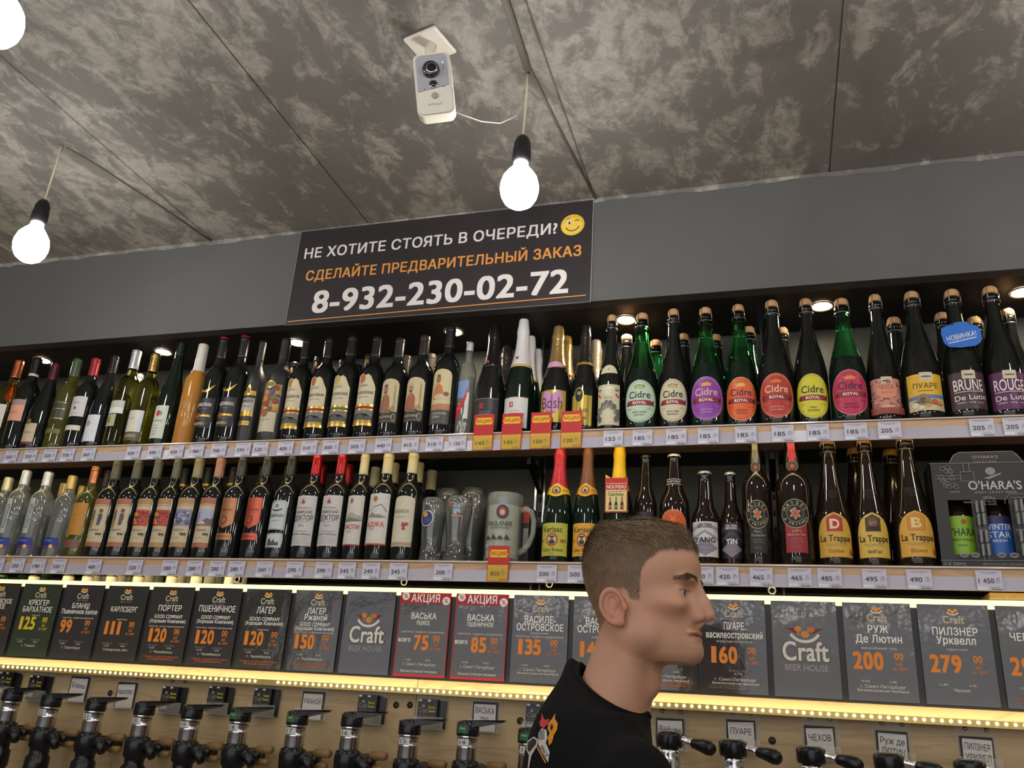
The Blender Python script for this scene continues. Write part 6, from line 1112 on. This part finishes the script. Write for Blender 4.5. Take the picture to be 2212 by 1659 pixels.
# ------------------------------------------------------------------ the man
def surface_nets(Fv, org, h):
    ins = Fv < 0; nx, ny, nz = Fv.shape
    c = np.zeros((nx-1, ny-1, nz-1), np.int8)
    for a in (0, 1):
        for b in (0, 1):
            for d in (0, 1): c += ins[a:nx-1+a, b:ny-1+b, d:nz-1+d]
    act = (c > 0) & (c < 8); idx = -np.ones(act.shape, np.int64); I = np.argwhere(act); idx[act] = np.arange(len(I))
    P = np.zeros((len(I), 3)); n = np.zeros(len(I)); i, j, k = I.T
    for ax in range(3):
        o = [(0, 0, 0)]; oth = [q for q in range(3) if q != ax]
        for a in (0, 1):
            for b in (0, 1):
                s = [0, 0, 0]; s[oth[0]] = a; s[oth[1]] = b; e = list(s); e[ax] = 1
                f0 = Fv[i+s[0], j+s[1], k+s[2]]; f1 = Fv[i+e[0], j+e[1], k+e[2]]; m = (f0 < 0) != (f1 < 0)
                t = np.where(m, f0/(f0-f1+1e-12), 0); p = np.zeros((len(I), 3)); p += s; p[:, ax] += t
                P += p*m[:, None]; n += m
    P = (P/n[:, None]+I)*h+np.array(org); faces = []
    for ax in range(3):
        u, v = [(1, 2), (2, 0), (0, 1)][ax]
        sl0 = [slice(None)]*3; sl1 = [slice(None)]*3; sl0[ax] = slice(0, -1); sl1[ax] = slice(1, None)
        A = ins[tuple(sl0)]; Bq = ins[tuple(sl1)]; E_ = np.argwhere(A != Bq)
        E_ = E_[(E_[:, u] > 0) & (E_[:, v] > 0) & (E_[:, u] < Fv.shape[u]-1) & (E_[:, v] < Fv.shape[v]-1)]
        def g(du, dv): q = E_.copy(); q[:, u] -= du; q[:, v] -= dv; return idx[q[:, 0], q[:, 1], q[:, 2]]
        Q = np.stack([g(1, 1), g(0, 1), g(0, 0), g(1, 0)], 1); fl = ~A[E_[:, 0], E_[:, 1], E_[:, 2]]; Q[fl] = Q[fl][:, ::-1]; faces.append(Q)
    Fc = np.concatenate(faces); return P, Fc[(Fc >= 0).all(1)]
def smin(a, b, k): hh = np.clip(.5+.5*(b-a)/k, 0, 1); return b+(a-b)*hh-k*hh*(1-hh)
def smax(a, b, k): return -smin(-a, -b, k)
def E3(X, Y_, Z, c, r_, rot=0, axis='y'):
    x, y, z = X-c[0], Y_-c[1], Z-c[2]
    if rot:
        cs, sn = math.cos(rot), math.sin(rot)
        if axis == 'y': x, z = x*cs-z*sn, x*sn+z*cs
        elif axis == 'z': x, y = x*cs+y*sn, -x*sn+y*cs
        else: y, z = y*cs-z*sn, y*sn+z*cs
    k0 = np.sqrt((x/r_[0])**2+(y/r_[1])**2+(z/r_[2])**2); k1 = np.sqrt((x/r_[0]**2)**2+(y/r_[1]**2)**2+(z/r_[2]**2)**2)
    return k0*(k0-1)/(k1+1e-9)
def cone(X, Y_, Z, a, b, ra, rb, sy=1):
    a = np.array(a, float); b = np.array(b, float); d = b-a; L2 = d@d
    t = np.clip(((X-a[0])*d[0]+(Y_-a[1])*d[1]+(Z-a[2])*d[2])/L2, 0, 1)
    return np.sqrt((X-a[0]-t*d[0])**2+((Y_-a[1]-t*d[1])/sy)**2+(Z-a[2]-t*d[2])**2)-(ra+(rb-ra)*t)
def grid(lo, hi, h):
    ax = [np.arange(l, u+h, h, dtype=np.float32) for l, u in zip(lo, hi)]; return np.meshgrid(*ax, indexing='ij')
HZ = np.array([-.03, -.002, .005, .015, .030, .045, .060, .075, .095, .115, .133, .148, .160, .175, .195, .215, .235, .26])
HF = np.array([.070, .080, .092, .0985, .1005, .0975, .0965, .0965, .0960, .0945, .0975, .1035, .1030, .0985, .0935, .083, .062, .04])
HB = np.array([.045, .035, .020, -.005, -.030, -.045, -.058, -.070, -.080, -.087, -.091, -.0935, -.0950, -.0935, -.0890, -.080, -.063, -.03])
HW = np.array([.010, .022, .034, .044, .052, .057, .061, .0645, .0680, .0705, .0735, .0755, .0765, .0765, .0730, .0645, .051, .02])
_z = np.linspace(-.03, .26, 600); _k = np.exp(-np.linspace(-2.2, 2.2, 41)**2); _k /= _k.sum()
def _smt(v): q = np.interp(_z, HZ, v); return np.convolve(np.pad(q, 20, 'edge'), _k, 'valid')
HZ, HF, HB, HW = _z, _smt(HF), _smt(HB), _smt(HW)
def head_sdf(X, Y_, Z, fine=True):
    A = np.abs(Y_); xf = np.interp(Z, HZ, HF); xb = np.interp(Z, HZ, HB); ww = np.interp(Z, HZ, HW); xm = .38*xf+.62*xb
    t = np.where(X > xm, (X-xm)/(xf-xm), (X-xm)/(xb-xm)); n = 2.25
    tp = np.where(X > xm, t, 0); s = A/(ww*(1-.16*np.clip(tp, 0, 1)**2))
    rho = (np.abs(t)**n+np.abs(s)**n)**(1/n)+1e-6; Rr = np.sqrt((X-xm)**2+Y_**2)
    f = Rr*(1-1/rho)*.8; f = np.maximum(f, Z-.225); f = np.maximum(f, -(Z-.004)-.25*np.clip(.06-X, 0, 1)*0)
    f = smin(f, E3(X, Y_, Z, (-.001, 0, .155), (.0955, .0765, .0850)), .012)
    f = smin(f, cone(X, Y_, Z, (-.076, 0, -.16), (-.012, 0, .045), .066, .0530), .022)      # neck
    f = smin(f, cone(X, A, Z, (-.012, .018, -.085), (-.004, .046, .040), .014, .013), .022)
    f = smin(f, E3(X, Y_, Z, (.020, 0, -.024), (.015, .013, .022)), .022)                     # larynx
    f = smin(f, E3(X, A, Z, (.018, .046, .046), (.022, .012, .020)), .022)                    # jaw angle
    f = smin(f, E3(X, Y_, Z, (.0850, 0, .0225), (.0195, .0190, .0175)), .014)                 # chin
    f = smin(f, E3(X, A, Z, (.064, .044, .094), (.024, .012, .010), .15), .025)              # cheekbone
    f = smin(f, E3(X, A, Z, (.0885, .026, .1320), (.0125, .021, .0065)), .012)               # brow
    f = smax(f, -E3(X, A, Z, (.1030, .033, .1115), (.0190, .0150, .0085)), .010)             # socket
    f = smin(f, E3(X, A, Z, (.0728, .0325, .1112), (.0150, .0148, .0126)), .004)             # lids
    f = smax(f, -E3(X, A, Z, (.0910, .0345, .1107), (.0150, .0120, .0040)), .0012)
    f = smin(f, cone(X, Y_, Z, (.0950, 0, .133), (.1100, 0, .098), .0075, .0085), .008)       # nose
    f = smin(f, cone(X, A, Z, (.086, .009, .118), (.099, .010, .084), .0080, .0095), .012)
    f = smin(f, cone(X, Y_, Z, (.1100, 0, .098), (.1175, 0, .0800), .0088, .0090), .007)
    f = smin(f, E3(X, A, Z, (.1000, .0125, .0755), (.0125, .0070, .0085)), .005)
    f = smin(f, cone(X, Y_, Z, (.1110, 0, .0735), (.0990, 0, .064), .0050, .0060), .006)
    f = smax(f, -E3(X, A, Z, (.1065, .0070, .0680), (.0060, .0032, .0035)), .0015)
    f = smin(f, E3(X, Y_, Z, (.0910, 0, .0510), (.0128, .0265, .0052)), .005)                 # lips
    f = smin(f, E3(X, Y_, Z, (.0918, 0, .0408), (.0112, .0200, .0055)), .005)
    f = smax(f, -E3(X, Y_, Z, (.1030, 0, .0462), (.0135, .0300, .0005)), .0018)
    f = smin(f, E3(X, Y_, Z, (.0800, 0, .0330), (.0165, .022, .006)), .01)
    # ear, leaning out towards the back
    ex, ez = -.0190, .0825; cs, sn = math.cos(.20), math.sin(.20); x2 = (X-ex)*cs+(Z-ez)*sn; z2 = -(X-ex)*sn+(Z-ez)*cs
    yy = A-(.0735+np.clip(-(X-.002), 0, 1)*.30)
    wx = .0175-.12*np.clip(-z2, 0, .05); q = (np.sqrt((x2/wx)**2+(z2/.0262)**2)-1)*.018
    f = smin(f, np.sqrt(np.maximum(q, 0)**2+(yy+.0022)**2)-.0024, .0028)
    f = smin(f, np.sqrt(q**2+(yy-.0015)**2)-.0035, .0014)
    f = smin(f, np.sqrt(np.maximum((np.sqrt(((x2-.001)/.0095)**2+((z2-.002)/.0165)**2)-1)*.011, -.0035)**2+(yy-.0005)**2)-.0020, .0015)
    f = smin(f, E3(X, A, Z, (-.0125, .0700, .0820), (.0150, .0060, .0200)), .003)
    f = smax(f, -E3(X, A, Z, (-.0095, .0830, .0790), (.0070, .0085, .0105)), .002)
    f = smin(f, E3(X, A, Z, (.0005, .0765, .0815), (.0045, .0045, .0065)), .003)
    f = smin(f, E3(X, A, Z, (-.0080, .0765, .0590), (.0085, .0040, .0085)), .004)
    return f
HP = CAM + ray(1380.7, 1436.5)*1.4027
HYAW = -.16
def place(P):  # head frame -> world
    c, s = math.cos(HYAW), math.sin(HYAW); P = np.asarray(P, float)
    return np.stack([P[:, 0]*c-P[:, 1]*s+HP.x, P[:, 0]*s+P[:, 1]*c+HP.y, P[:, 2]+HP.z], 1)
FLOOR_Z = -HP.z
TY = .42      # torso turned away
def tor(X, Y_):  # world-parallel head frame -> torso frame, around the neck root
    a = TY-HYAW; c, s = math.cos(a), math.sin(a); x, y = X+.055, Y_+.004; return x*c+y*s, -x*s+y*c
def torso_sdf(X, Y_, Z, shirt=True):
    x, y = tor(X, Y_); g = .0
    f = E3(x, y, Z, (-.022, 0, -.215), (.108, .175, .155), -.12)
    f = smin(f, E3(x, y, Z, (-.030, 0, -.120), (.070, .120, .080), -.3), .05)
    f = smin(f, E3(x, y, Z, (-.012, 0, -.42), (.102, .155, .22)), .06)
    f = smin(f, E3(x, y, Z, (-.010, 0, -.60), (.108, .168, .12)), .05)
    for sd in (-1, 1):
        f = smin(f, cone(x, y, Z, (-.015, 0, -.118), (.000, .168*sd, -.168), .050, .054), .035)
        f = smin(f, cone(x, y, Z, (.000, .172*sd, -.175), (.014, .200*sd, -.36), .058, .054), .02)
    return f
h = .0021
X, Y_, Z = grid((-.16, -.10, -.155), (.135, .10, .262), h)
f = head_sdf(X, Y_, Z); P, Fh = surface_nets(f, (-.16, -.10, -.155), h)
# arms and lower body of the same figure, coarser
hb = .0052
def limbs(X, Y_, Z):
    x, y = tor(X, Y_); f = E3(x, y, Z, (-.02, 0, -.17), (.07, .12, .10))
    f = smin(f, E3(x, y, Z, (-.012, 0, -.42), (.09, .14, .22)), .06)
    f = smin(f, cone(x, y, Z, (-.014, 0, -.17), (-.006, 0, -.09), .062, .060), .03)
    for sd in (-1, 1):
        f = smin(f, cone(x, y, Z, (.0, .165*sd, -.175), (.016, .205*sd, -.44), .046, .038), .03)
        f = smin(f, cone(x, y, Z, (.016, .205*sd, -.44), (.13, .195*sd, -.64), .037, .025), .012)
        f = smin(f, E3(x, y, Z, (.158, .193*sd, -.685), (.038, .016, .044), .55), .012)
        f = smin(f, cone(x, y, Z, (-.01, .075*sd, -.62), (.0, .085*sd, -1.02), .082, .055), .03)
        f = smin(f, cone(x, y, Z, (.0, .085*sd, -1.02), (-.02, .09*sd, -1.48), .052, .036), .03)
        for k in range(4):     # fingers, slightly curled
            oy = (-.024+.015*k)*1; L_ = (.052, .060, .056, .044)[k]; a = (.172-.004*abs(k-1), .193*sd+oy*.75, -.712); b = (a[0]+.010, a[1]+oy*.15, a[2]-L_*.55); c_ = (b[0]-.010, b[1], b[2]-L_*.5)
            f = smin(f, cone(x, y, Z, a, b, .0085, .0078), .004); f = smin(f, cone(x, y, Z, b, c_, .0078, .0062), .003)
        th = (.140, .193*sd-.018*sd, -.672); f = smin(f, cone(x, y, Z, th, (.165, .193*sd-.040*sd, -.705), .0105, .0088), .006); f = smin(f, cone(x, y, Z, (.165, .193*sd-.040*sd, -.705), (.176, .193*sd-.040*sd, -.732), .0088, .0068), .003)
    return f
lo = (-.30, -.36, FLOOR_Z+.06); X2, Y2, Z2 = grid(lo, (.30, .36, -.075), hb)
Pb, Fb = surface_nets(limbs(X2, Y2, Z2), lo, hb)
man = bpy.data.objects.new('person', None); COL.objects.link(man); man.location = (HP.x, HP.y, 0)
tag(man, 'young man with cropped brown hair and black t-shirt, in profile before the taps', 'person')
def np_mesh(name, P, Fq, mats, smooth=True):
    me = bpy.data.meshes.new(name); P = place(P)-np.array([HP.x, HP.y, 0]); me.vertices.add(len(P)); me.vertices.foreach_set('co', P.astype(np.float32).ravel())
    me.loops.add(Fq.size); me.polygons.add(len(Fq)); me.loops.foreach_set('vertex_index', Fq.astype(np.int32).ravel()); me.polygons.foreach_set('loop_start', np.arange(0, Fq.size, Fq.shape[1], dtype=np.int32))
    me.polygons.foreach_set('use_smooth', np.ones(len(Fq), bool)*smooth); me.update(calc_edges=True)
    for m_ in mats: me.materials.append(m_)
    return me
allP = np.concatenate([P, Pb]); allF = np.concatenate([Fh, Fb+len(P)])
me = np_mesh('body', allP, allF, [])
# skin colour attribute (real colouring: lips, ear, brows, cropped hair; lash line also holds painted shade)
x, y, z = allP.T; ay = np.abs(y)
def sm(a, b, v): t = np.clip((v-a)/(b-a), 0, 1); return t*t*(3-2*t)
skin = np.array(lin('#c08d6d')[:3]); lips = np.array(lin('#b06a5e')[:3]); red = np.array(lin('#c07a60')[:3]); hairc = np.array(lin('#67543f')[:3]); browc = np.array(lin('#4a3828')[:3]); beard = np.array(lin('#9a7a62')[:3])
skin = np.array(lin('#c9977a')[:3]); col = np.tile(skin, (len(allP), 1))
def mixc(c, k): 
    global col; col = col*(1-k[:, None])+c*k[:, None]
mixc(red, .45*np.exp(-(((x-.112)/.014)**2+(z-.078)**2/.014**2)-(ay/.014)**2)+0*x)
mixc(red, .35*np.exp(-((x-.05)/.03)**2-((z-.080)/.022)**2))
earm = sm(.070, .075, ay)*sm(-.050, -.044, x)*(1-sm(.002, .012, x))*sm(.046, .052, z)*(1-sm(.110, .116, z)); mixc(red, .55*earm)
lip = (((z-.0460)/(.0085*np.sqrt(np.clip(1-(ay/.0245)**2, .01, 1))))**2 < 1)*(x > .083)*(ay < .0245)*1.0; mixc(lips, .75*lip)
jaw = sm(.055, .030, z)*sm(.0, .02, x)*(z > -.01); mixc(beard, .22*jaw); mixc(beard, .25*np.exp(-((z-.059)/.005)**2)*(x > .085)*(ay < .026))
def hair_mask(x, y, z):
    ay = np.abs(y)
    zl = np.interp(x, [-.2, -.070, -.044, -.035, -.024, .000, .006, .020, .025, .034, .046, .060, .080, .095, .2], [.030, .040, .060, .108, .114, .112, .096, .094, .140, .156, .170, .178, .182, .184, .184])
    return sm(-.003, .004, z-zl)*(1-0*x)
hm = hair_mask(x, y, z)*(1-earm*(z < .117)); fade = np.interp(z, [.03, .07, .13, .18], [.25, .55, .80, 1.0]); mixc(hairc, hm*fade)
mixc(browc, .85*np.clip(np.exp(-((z-(.1345+.004*sm(.015, .035, ay)-.007*sm(.034, .048, ay)))/.0042)**2)*sm(.008, .014, ay)*(1-sm(.043, .050, ay))*(x > .055)*1.3, 0, 1))
mixc(browc, .65*np.exp(-((z-.1152)/.0014)**2)*(ay > .020)*(ay < .045)*(x > .076))  # lid line: dark lashes with the lid's shade painted in
ca = me.color_attributes.new('tone', 'FLOAT_COLOR', 'POINT'); ca.data.foreach_set('color', np.concatenate([col, np.ones((len(col), 1))], 1).astype(np.float32).ravel())
m = bpy.data.materials.new('skin'); m.use_nodes = True; nt = m.node_tree; b = nt.nodes['Principled BSDF']; at = nt.nodes.new('ShaderNodeVertexColor'); at.layer_name = 'tone'
nt.links.new(at.outputs[0], b.inputs['Base Color']); b.inputs['Roughness'].default_value = .48; b.inputs['Subsurface Weight'].default_value = .12; b.inputs['Subsurface Radius'].default_value = (.008, .003, .0015); b.inputs['Subsurface Scale'].default_value = 1.0
tcn = nt.nodes.new('ShaderNodeTexCoord'); nn = nt.nodes.new('ShaderNodeTexNoise'); nn.inputs['Scale'].default_value = 220; bp = nt.nodes.new('ShaderNodeBump'); bp.inputs['Strength'].default_value = .12; bp.inputs['Distance'].default_value = .001
nt.links.new(tcn.outputs['Object'], nn.inputs['Vector']); nt.links.new(nn.outputs['Fac'], bp.inputs['Height']); nt.links.new(bp.outputs[0], b.inputs['Normal']); me.materials.append(m)
body = link('body', me, man)
# eyes
for sd in (-1, 1):
    c = place(np.array([[.0746, .0325*sd, .1110]]))[0]-np.array([HP.x, HP.y, 0]); yw = HYAW+.03
    X_ = Matrix.Translation(c) @ Matrix.Rotation(yw, 4, 'Z') @ Matrix.Rotation(PI/2, 4, 'Y')
    m = MB(); R_ = .0124; pr = []
    for i in range(25):
        a = PI*i/24; pr.append((R_*math.sin(a), R_*math.cos(a)))
    m.lathe(pr, mat('eye_white', '#b5a9a0', .15), 28, X_, mat_at=lambda z: mat('pupil', '#050505', .05) if z > R_*math.cos(.18) else (mat('iris_grey', '#47535a', .1) if z > R_*math.cos(.50) else mat('eye_white', '#b5a9a0', .15))); m.build('eye', man)
# hair: short combed strands rooted on the scalp
nv = len(P); me.calc_loop_triangles(); Pn = np.zeros(len(allP)*3, np.float32); me.vertices.foreach_get('normal', Pn); Pn = Pn.reshape(-1, 3)
cH, sH = math.cos(HYAW), math.sin(HYAW); Nh = np.stack([Pn[:, 0]*cH+Pn[:, 1]*sH, -Pn[:, 0]*sH+Pn[:, 1]*cH, Pn[:, 2]], 1)
cand = np.where((hair_mask(allP[:, 0], allP[:, 1], allP[:, 2]) > .5) & (np.arange(len(allP)) < nv) & (allP[:, 2] > .04) & ((earm < .3) | (allP[:, 2] > .118)) & ~((allP[:, 0] > -.050) & (ay > .077) & (allP[:, 2] < .118)))[0]
rng = np.random.RandomState(4); sel = rng.choice(cand, min(26000, len(cand)*3))
VS = []; FS = []; base = 0
for q in sel:
    p = allP[q]; n_ = Nh[q]; zz = p[2]
    L_ = np.interp(zz, [.04, .10, .15, .185, .21, .24], [.0020, .003, .0048, .009, .015, .018])*rng.uniform(.7, 1.2)
    front = np.array([1.0, rng.normal(0, .18), -.25]); down = np.array([.15, rng.normal(0, .15), -1.0]); up_ = np.interp(zz, [.15, .22], [0, 1])
    if p[0] > .06: front = np.array([.75, rng.normal(0, .25), -.55])
    d = front*up_+down*(1-up_); d = d-n_*(d@n_); d /= np.linalg.norm(d)+1e-9; lift = np.interp(zz, [.1, .2, .24], [.35, .40, .42])+rng.uniform(-.08, .14)
    d1 = d*(1-lift)+n_*lift; d1 /= np.linalg.norm(d1); d2 = d*.95+n_*.12+np.array([0, 0, -.25*up_*(p[0] > .05)]); d2 /= np.linalg.norm(d2)
    p0 = p+rng.normal(0, .0006, 3); p1 = p0+d1*L_*.45; p2 = p1+d2*L_*.55; sd = np.cross(d, n_); sd /= np.linalg.norm(sd)+1e-9; w0 = .00042 if L_ > .008 else .0003
    VS += [p0-sd*w0, p0+sd*w0, p1-sd*w0*.8, p1+sd*w0*.8, p2]; FS += [(base, base+1, base+3, base+2), (base+2, base+3, base+4, base+4)]; base += 5
FS = [f_ if f_[2] != f_[3] else f_[:3] for f_ in FS]
hairm = bpy.data.meshes.new('hair'); PW = place(np.array(VS))-np.array([HP.x, HP.y, 0]); hairm.from_pydata(PW.tolist(), [], FS); hairm.materials.append(mat('brown_hair', '#7c664b', .45, spec=.6, var=.35, vscale=70)); hairm.update(); link('hair', hairm, man)
# brows: a few short hairs
VS = []; FS = []; base = 0
bsel = np.where((np.abs(allP[:, 2]-.1355) < .006) & (ay > .010) & (ay < .048) & (allP[:, 0] > .06) & (np.arange(len(allP)) < nv))[0]
for q in rng.choice(bsel, 1500):
    p = allP[q]; n_ = Nh[q]; zt = .1345+.004*np.interp(abs(p[1]), [.015, .035], [0, 1])-.007*np.interp(abs(p[1]), [.034, .048], [0, 1])
    if abs(p[2]-zt) > .0042: continue
    d = np.array([-.7, np.sign(p[1])*.8, .15]); d = d-n_*(d@n_); d /= np.linalg.norm(d); L_ = rng.uniform(.004, .008); sd = np.cross(d, n_)
    p1 = p+d*L_+n_*.0012; VS += [p-sd*.0003, p+sd*.0003, p1]; FS.append((base, base+1, base+2)); base += 3
bm_ = bpy.data.meshes.new('eyebrows'); bm_.from_pydata((place(np.array(VS))-np.array([HP.x, HP.y, 0])).tolist(), [], FS); bm_.materials.append(mat('brow_hair', '#3b2c20', .6)); link('eyebrows', bm_, man)
# t-shirt
hs = .0046; lo = (-.34, -.36, -.72); X3, Y3, Z3 = grid(lo, (.26, .36, .02), hs)
def shirt(X, Y_, Z):
    f = torso_sdf(X, Y_, Z); x, y = tor(X, Y_)
    f = f-.003*np.sin(x*38+Z*24+1.5*np.sin(y*21))*np.clip(-(Z+.2)*6, 0, 1)
    f = smin(f, cone(X, Y_, Z, (-.078, 0, -.15), (-.052, 0, -.01), .090, .0715), .03)
    # neck opening plane: high at the nape, low at the throat
    plane = Z-np.maximum(-.030-.62*(X+.055)-.02*np.abs(Y_)/.07, -.076)
    f = smax(f, plane, .004)
    neckhole = cone(X, Y_, Z, (-.082, 0, -.16), (-.020, 0, .045), .0660, .0580)
    f = np.maximum(f, -np.maximum(neckhole, -(Z+.135)))
    f = np.maximum(f, -(Z+.66)); 
    for sd in (-1, 1): pass
    return f
Ps, Fs = surface_nets(shirt(X3, Y3, Z3), lo, hs)
TS = mat('black_cotton', '#0e0e10', .85, spec=.2, var=.15, vscale=400, bump=.25, bscale=600)
sme = np_mesh('tshirt', Ps, Fs, [TS]); so = link('tshirt', sme, man)
sm_ = so.modifiers.new('smooth', 'SMOOTH'); sm_.factor = .5; sm_.iterations = 3
# collar rib
dgp = bpy.context.evaluated_depsgraph_get(); sev = so.evaluated_get(dgp).to_mesh(); bvh = BVHTree.FromPolygons([v.co[:] for v in sev.vertices], [tuple(p_.vertices) for p_ in sev.polygons])
m = MB(); ring = []
for k in range(61):
    a = 2*PI*k/60; rr = np.linspace(.045, .13, 120); cx_ = -.048
    px_ = cx_+rr*math.cos(a); py_ = rr*math.sin(a); pz_ = -.030-.62*(px_+.055)-.02*np.abs(py_)/.07-.0015
    pz_ = np.maximum(pz_, -.0775); fv = cone(px_, py_, pz_, (-.082, 0, -.16), (-.020, 0, .045), .0660, .0580)
    i_ = int(np.argmax(fv > 0)); r_ = rr[i_]+.0035
    q_ = np.array([[cx_+r_*math.cos(a), r_*math.sin(a), 0]]); q_[0, 2] = max(-.030-.62*(q_[0, 0]+.055)-.02*abs(q_[0, 1])/.07, -.076)-.003
    ring.append(tuple(place(q_)[0]-np.array([HP.x, HP.y, 0])))
m.tube(ring, .0058, TS, 10, cap=False); m.build('collar', man)
# print on the back: flame shapes and white outlines, laid on the cloth itself
o3 = Vector((HP.x, HP.y, 0))
def cloth(px, py, off=.0012):
    d = ray(px, py).normalized(); r_ = bvh.ray_cast(CAM-o3, d)
    return (r_[0]+r_[1]*off*(1 if r_[1].dot(d) < 0 else -1)) if r_[0] is not None else None
def cpoly(m, pts, mt, off):
    bmp = bmesh.new(); vs = [bmp.verts.new((x_, y_, 0)) for x_, y_ in pts]; bmp.faces.new(vs); bmesh.ops.triangulate(bmp, faces=bmp.faces[:])
    for _ in range(2): bmesh.ops.subdivide_edges(bmp, edges=bmp.edges[:], cuts=1, use_grid_fill=True)
    bmesh.ops.triangulate(bmp, faces=bmp.faces[:]); bmp.verts.index_update(); C_ = [cloth(v.co.x, v.co.y, off) for v in bmp.verts]
    F_ = [[v.index for v in f_.verts] for f_ in bmp.faces if all(C_[v.index] is not None for v in f_.verts)]
    m.add([tuple(c) if c is not None else (0, 0, 1) for c in C_], F_, mt, True); bmp.free()
zz = lambda x_, y_: (1120+x_/2.915, 1090+y_/2.915)
m = MB(); FR, FO, FW_, FK = ink('#c9384a'), ink('#d98f1c'), ink('#cfcac2'), ink('#141214')
cpoly(m, [zz(*q) for q in [(150, 1312), (162, 1345), (172, 1358), (196, 1350), (192, 1385), (160, 1410), (140, 1395), (136, 1370), (148, 1350)]], FR, .0012)
cpoly(m, [zz(*q) for q in [(236, 1315), (232, 1350), (250, 1380), (246, 1420), (228, 1450), (214, 1500), (196, 1520), (188, 1470), (200, 1440), (186, 1410), (198, 1370), (216, 1350)]], FO, .0012)
cpoly(m, [zz(*q) for q in [(214, 1380), (224, 1400), (214, 1430), (204, 1410)]], FK, .002)
cpoly(m, [zz(*q) for q in [(150, 1410), (180, 1420), (186, 1470), (176, 1500), (200, 1560), (190, 1625), (150, 1560), (128, 1510), (130, 1440)]], FW_, .0012)
cpoly(m, [zz(*q) for q in [(60, 1490), (100, 1462), (128, 1480), (122, 1520), (96, 1520), (84, 1590), (70, 1659), (62, 1659), (70, 1580), (52, 1540)]], FW_, .0012)
cpoly(m, [zz(*q) for q in [(68, 1498), (100, 1472), (120, 1486), (114, 1510), (90, 1510), (74, 1560), (62, 1540)]], FK, .002)
cpoly(m, [zz(*q) for q in [(118, 1524), (126, 1520), (182, 1626), (176, 1632)]], FO, .0022)
for k in range(7): cpoly(m, [zz(*q) for q in [(134, 1425+9*k), (170, 1419+9*k), (170, 1422+9*k), (134, 1428+9*k)]], FK, .002)
V, F_ = text2d('SINCE', 0, 0, 22, 78, .6, rot=-1.05); m.add([(cloth(*zz(168+vx, 1555-vy), .0022) or (0, 0, 1)) for vx, vy in V], F_, FK); m.build('shirt_print', man)
# trousers and shoes (below the frame)
lo = (-.30, -.30, FLOOR_Z+.07); X4, Y4, Z4 = grid(lo, (.22, .30, -.60), .0075)
x, y = tor(X4, Y4); f = E3(x, y, Z4, (-.012, 0, -.70), (.112, .170, .12))
for sd in (-1, 1): f = smin(f, cone(x, y, Z4, (-.01, .08*sd, -.72), (.0, .088*sd, -1.05), .094, .070), .03); f = smin(f, cone(x, y, Z4, (.0, .088*sd, -1.05), (-.015, .09*sd, FLOOR_Z+.08), .070, .056), .03)
f = np.maximum(f, Z4+.62); Pt, Ft = surface_nets(f, lo, .0075); link('trousers', np_mesh('trousers', Pt, Ft, [mat('dark_denim', '#20242e', .8)]), man)
for sd in (-1, 1):
    lo = (-.30, -.30, FLOOR_Z-.02); X5, Y5, Z5 = grid(lo, (.30, .30, FLOOR_Z+.14), .008); x, y = tor(X5, Y5)
    f = smin(E3(x, y, Z5, (.07, .095*sd, FLOOR_Z+.035), (.135, .045, .045)), cone(x, y, Z5, (-.012, .09*sd, FLOOR_Z+.05), (-.012, .09*sd, FLOOR_Z+.11), .048, .046), .02); f = np.maximum(f, -(Z5-FLOOR_Z-.001))
    Pt, Ft = surface_nets(f, lo, .008); link('shoe', np_mesh('shoe', Pt, Ft, [mat('shoe_leather', '#1c1a19', .5)]), man)
print('objects', len(bpy.data.objects), 'tris', sum(len(o.data.polygons) for o in bpy.data.objects if o.type == 'MESH'))
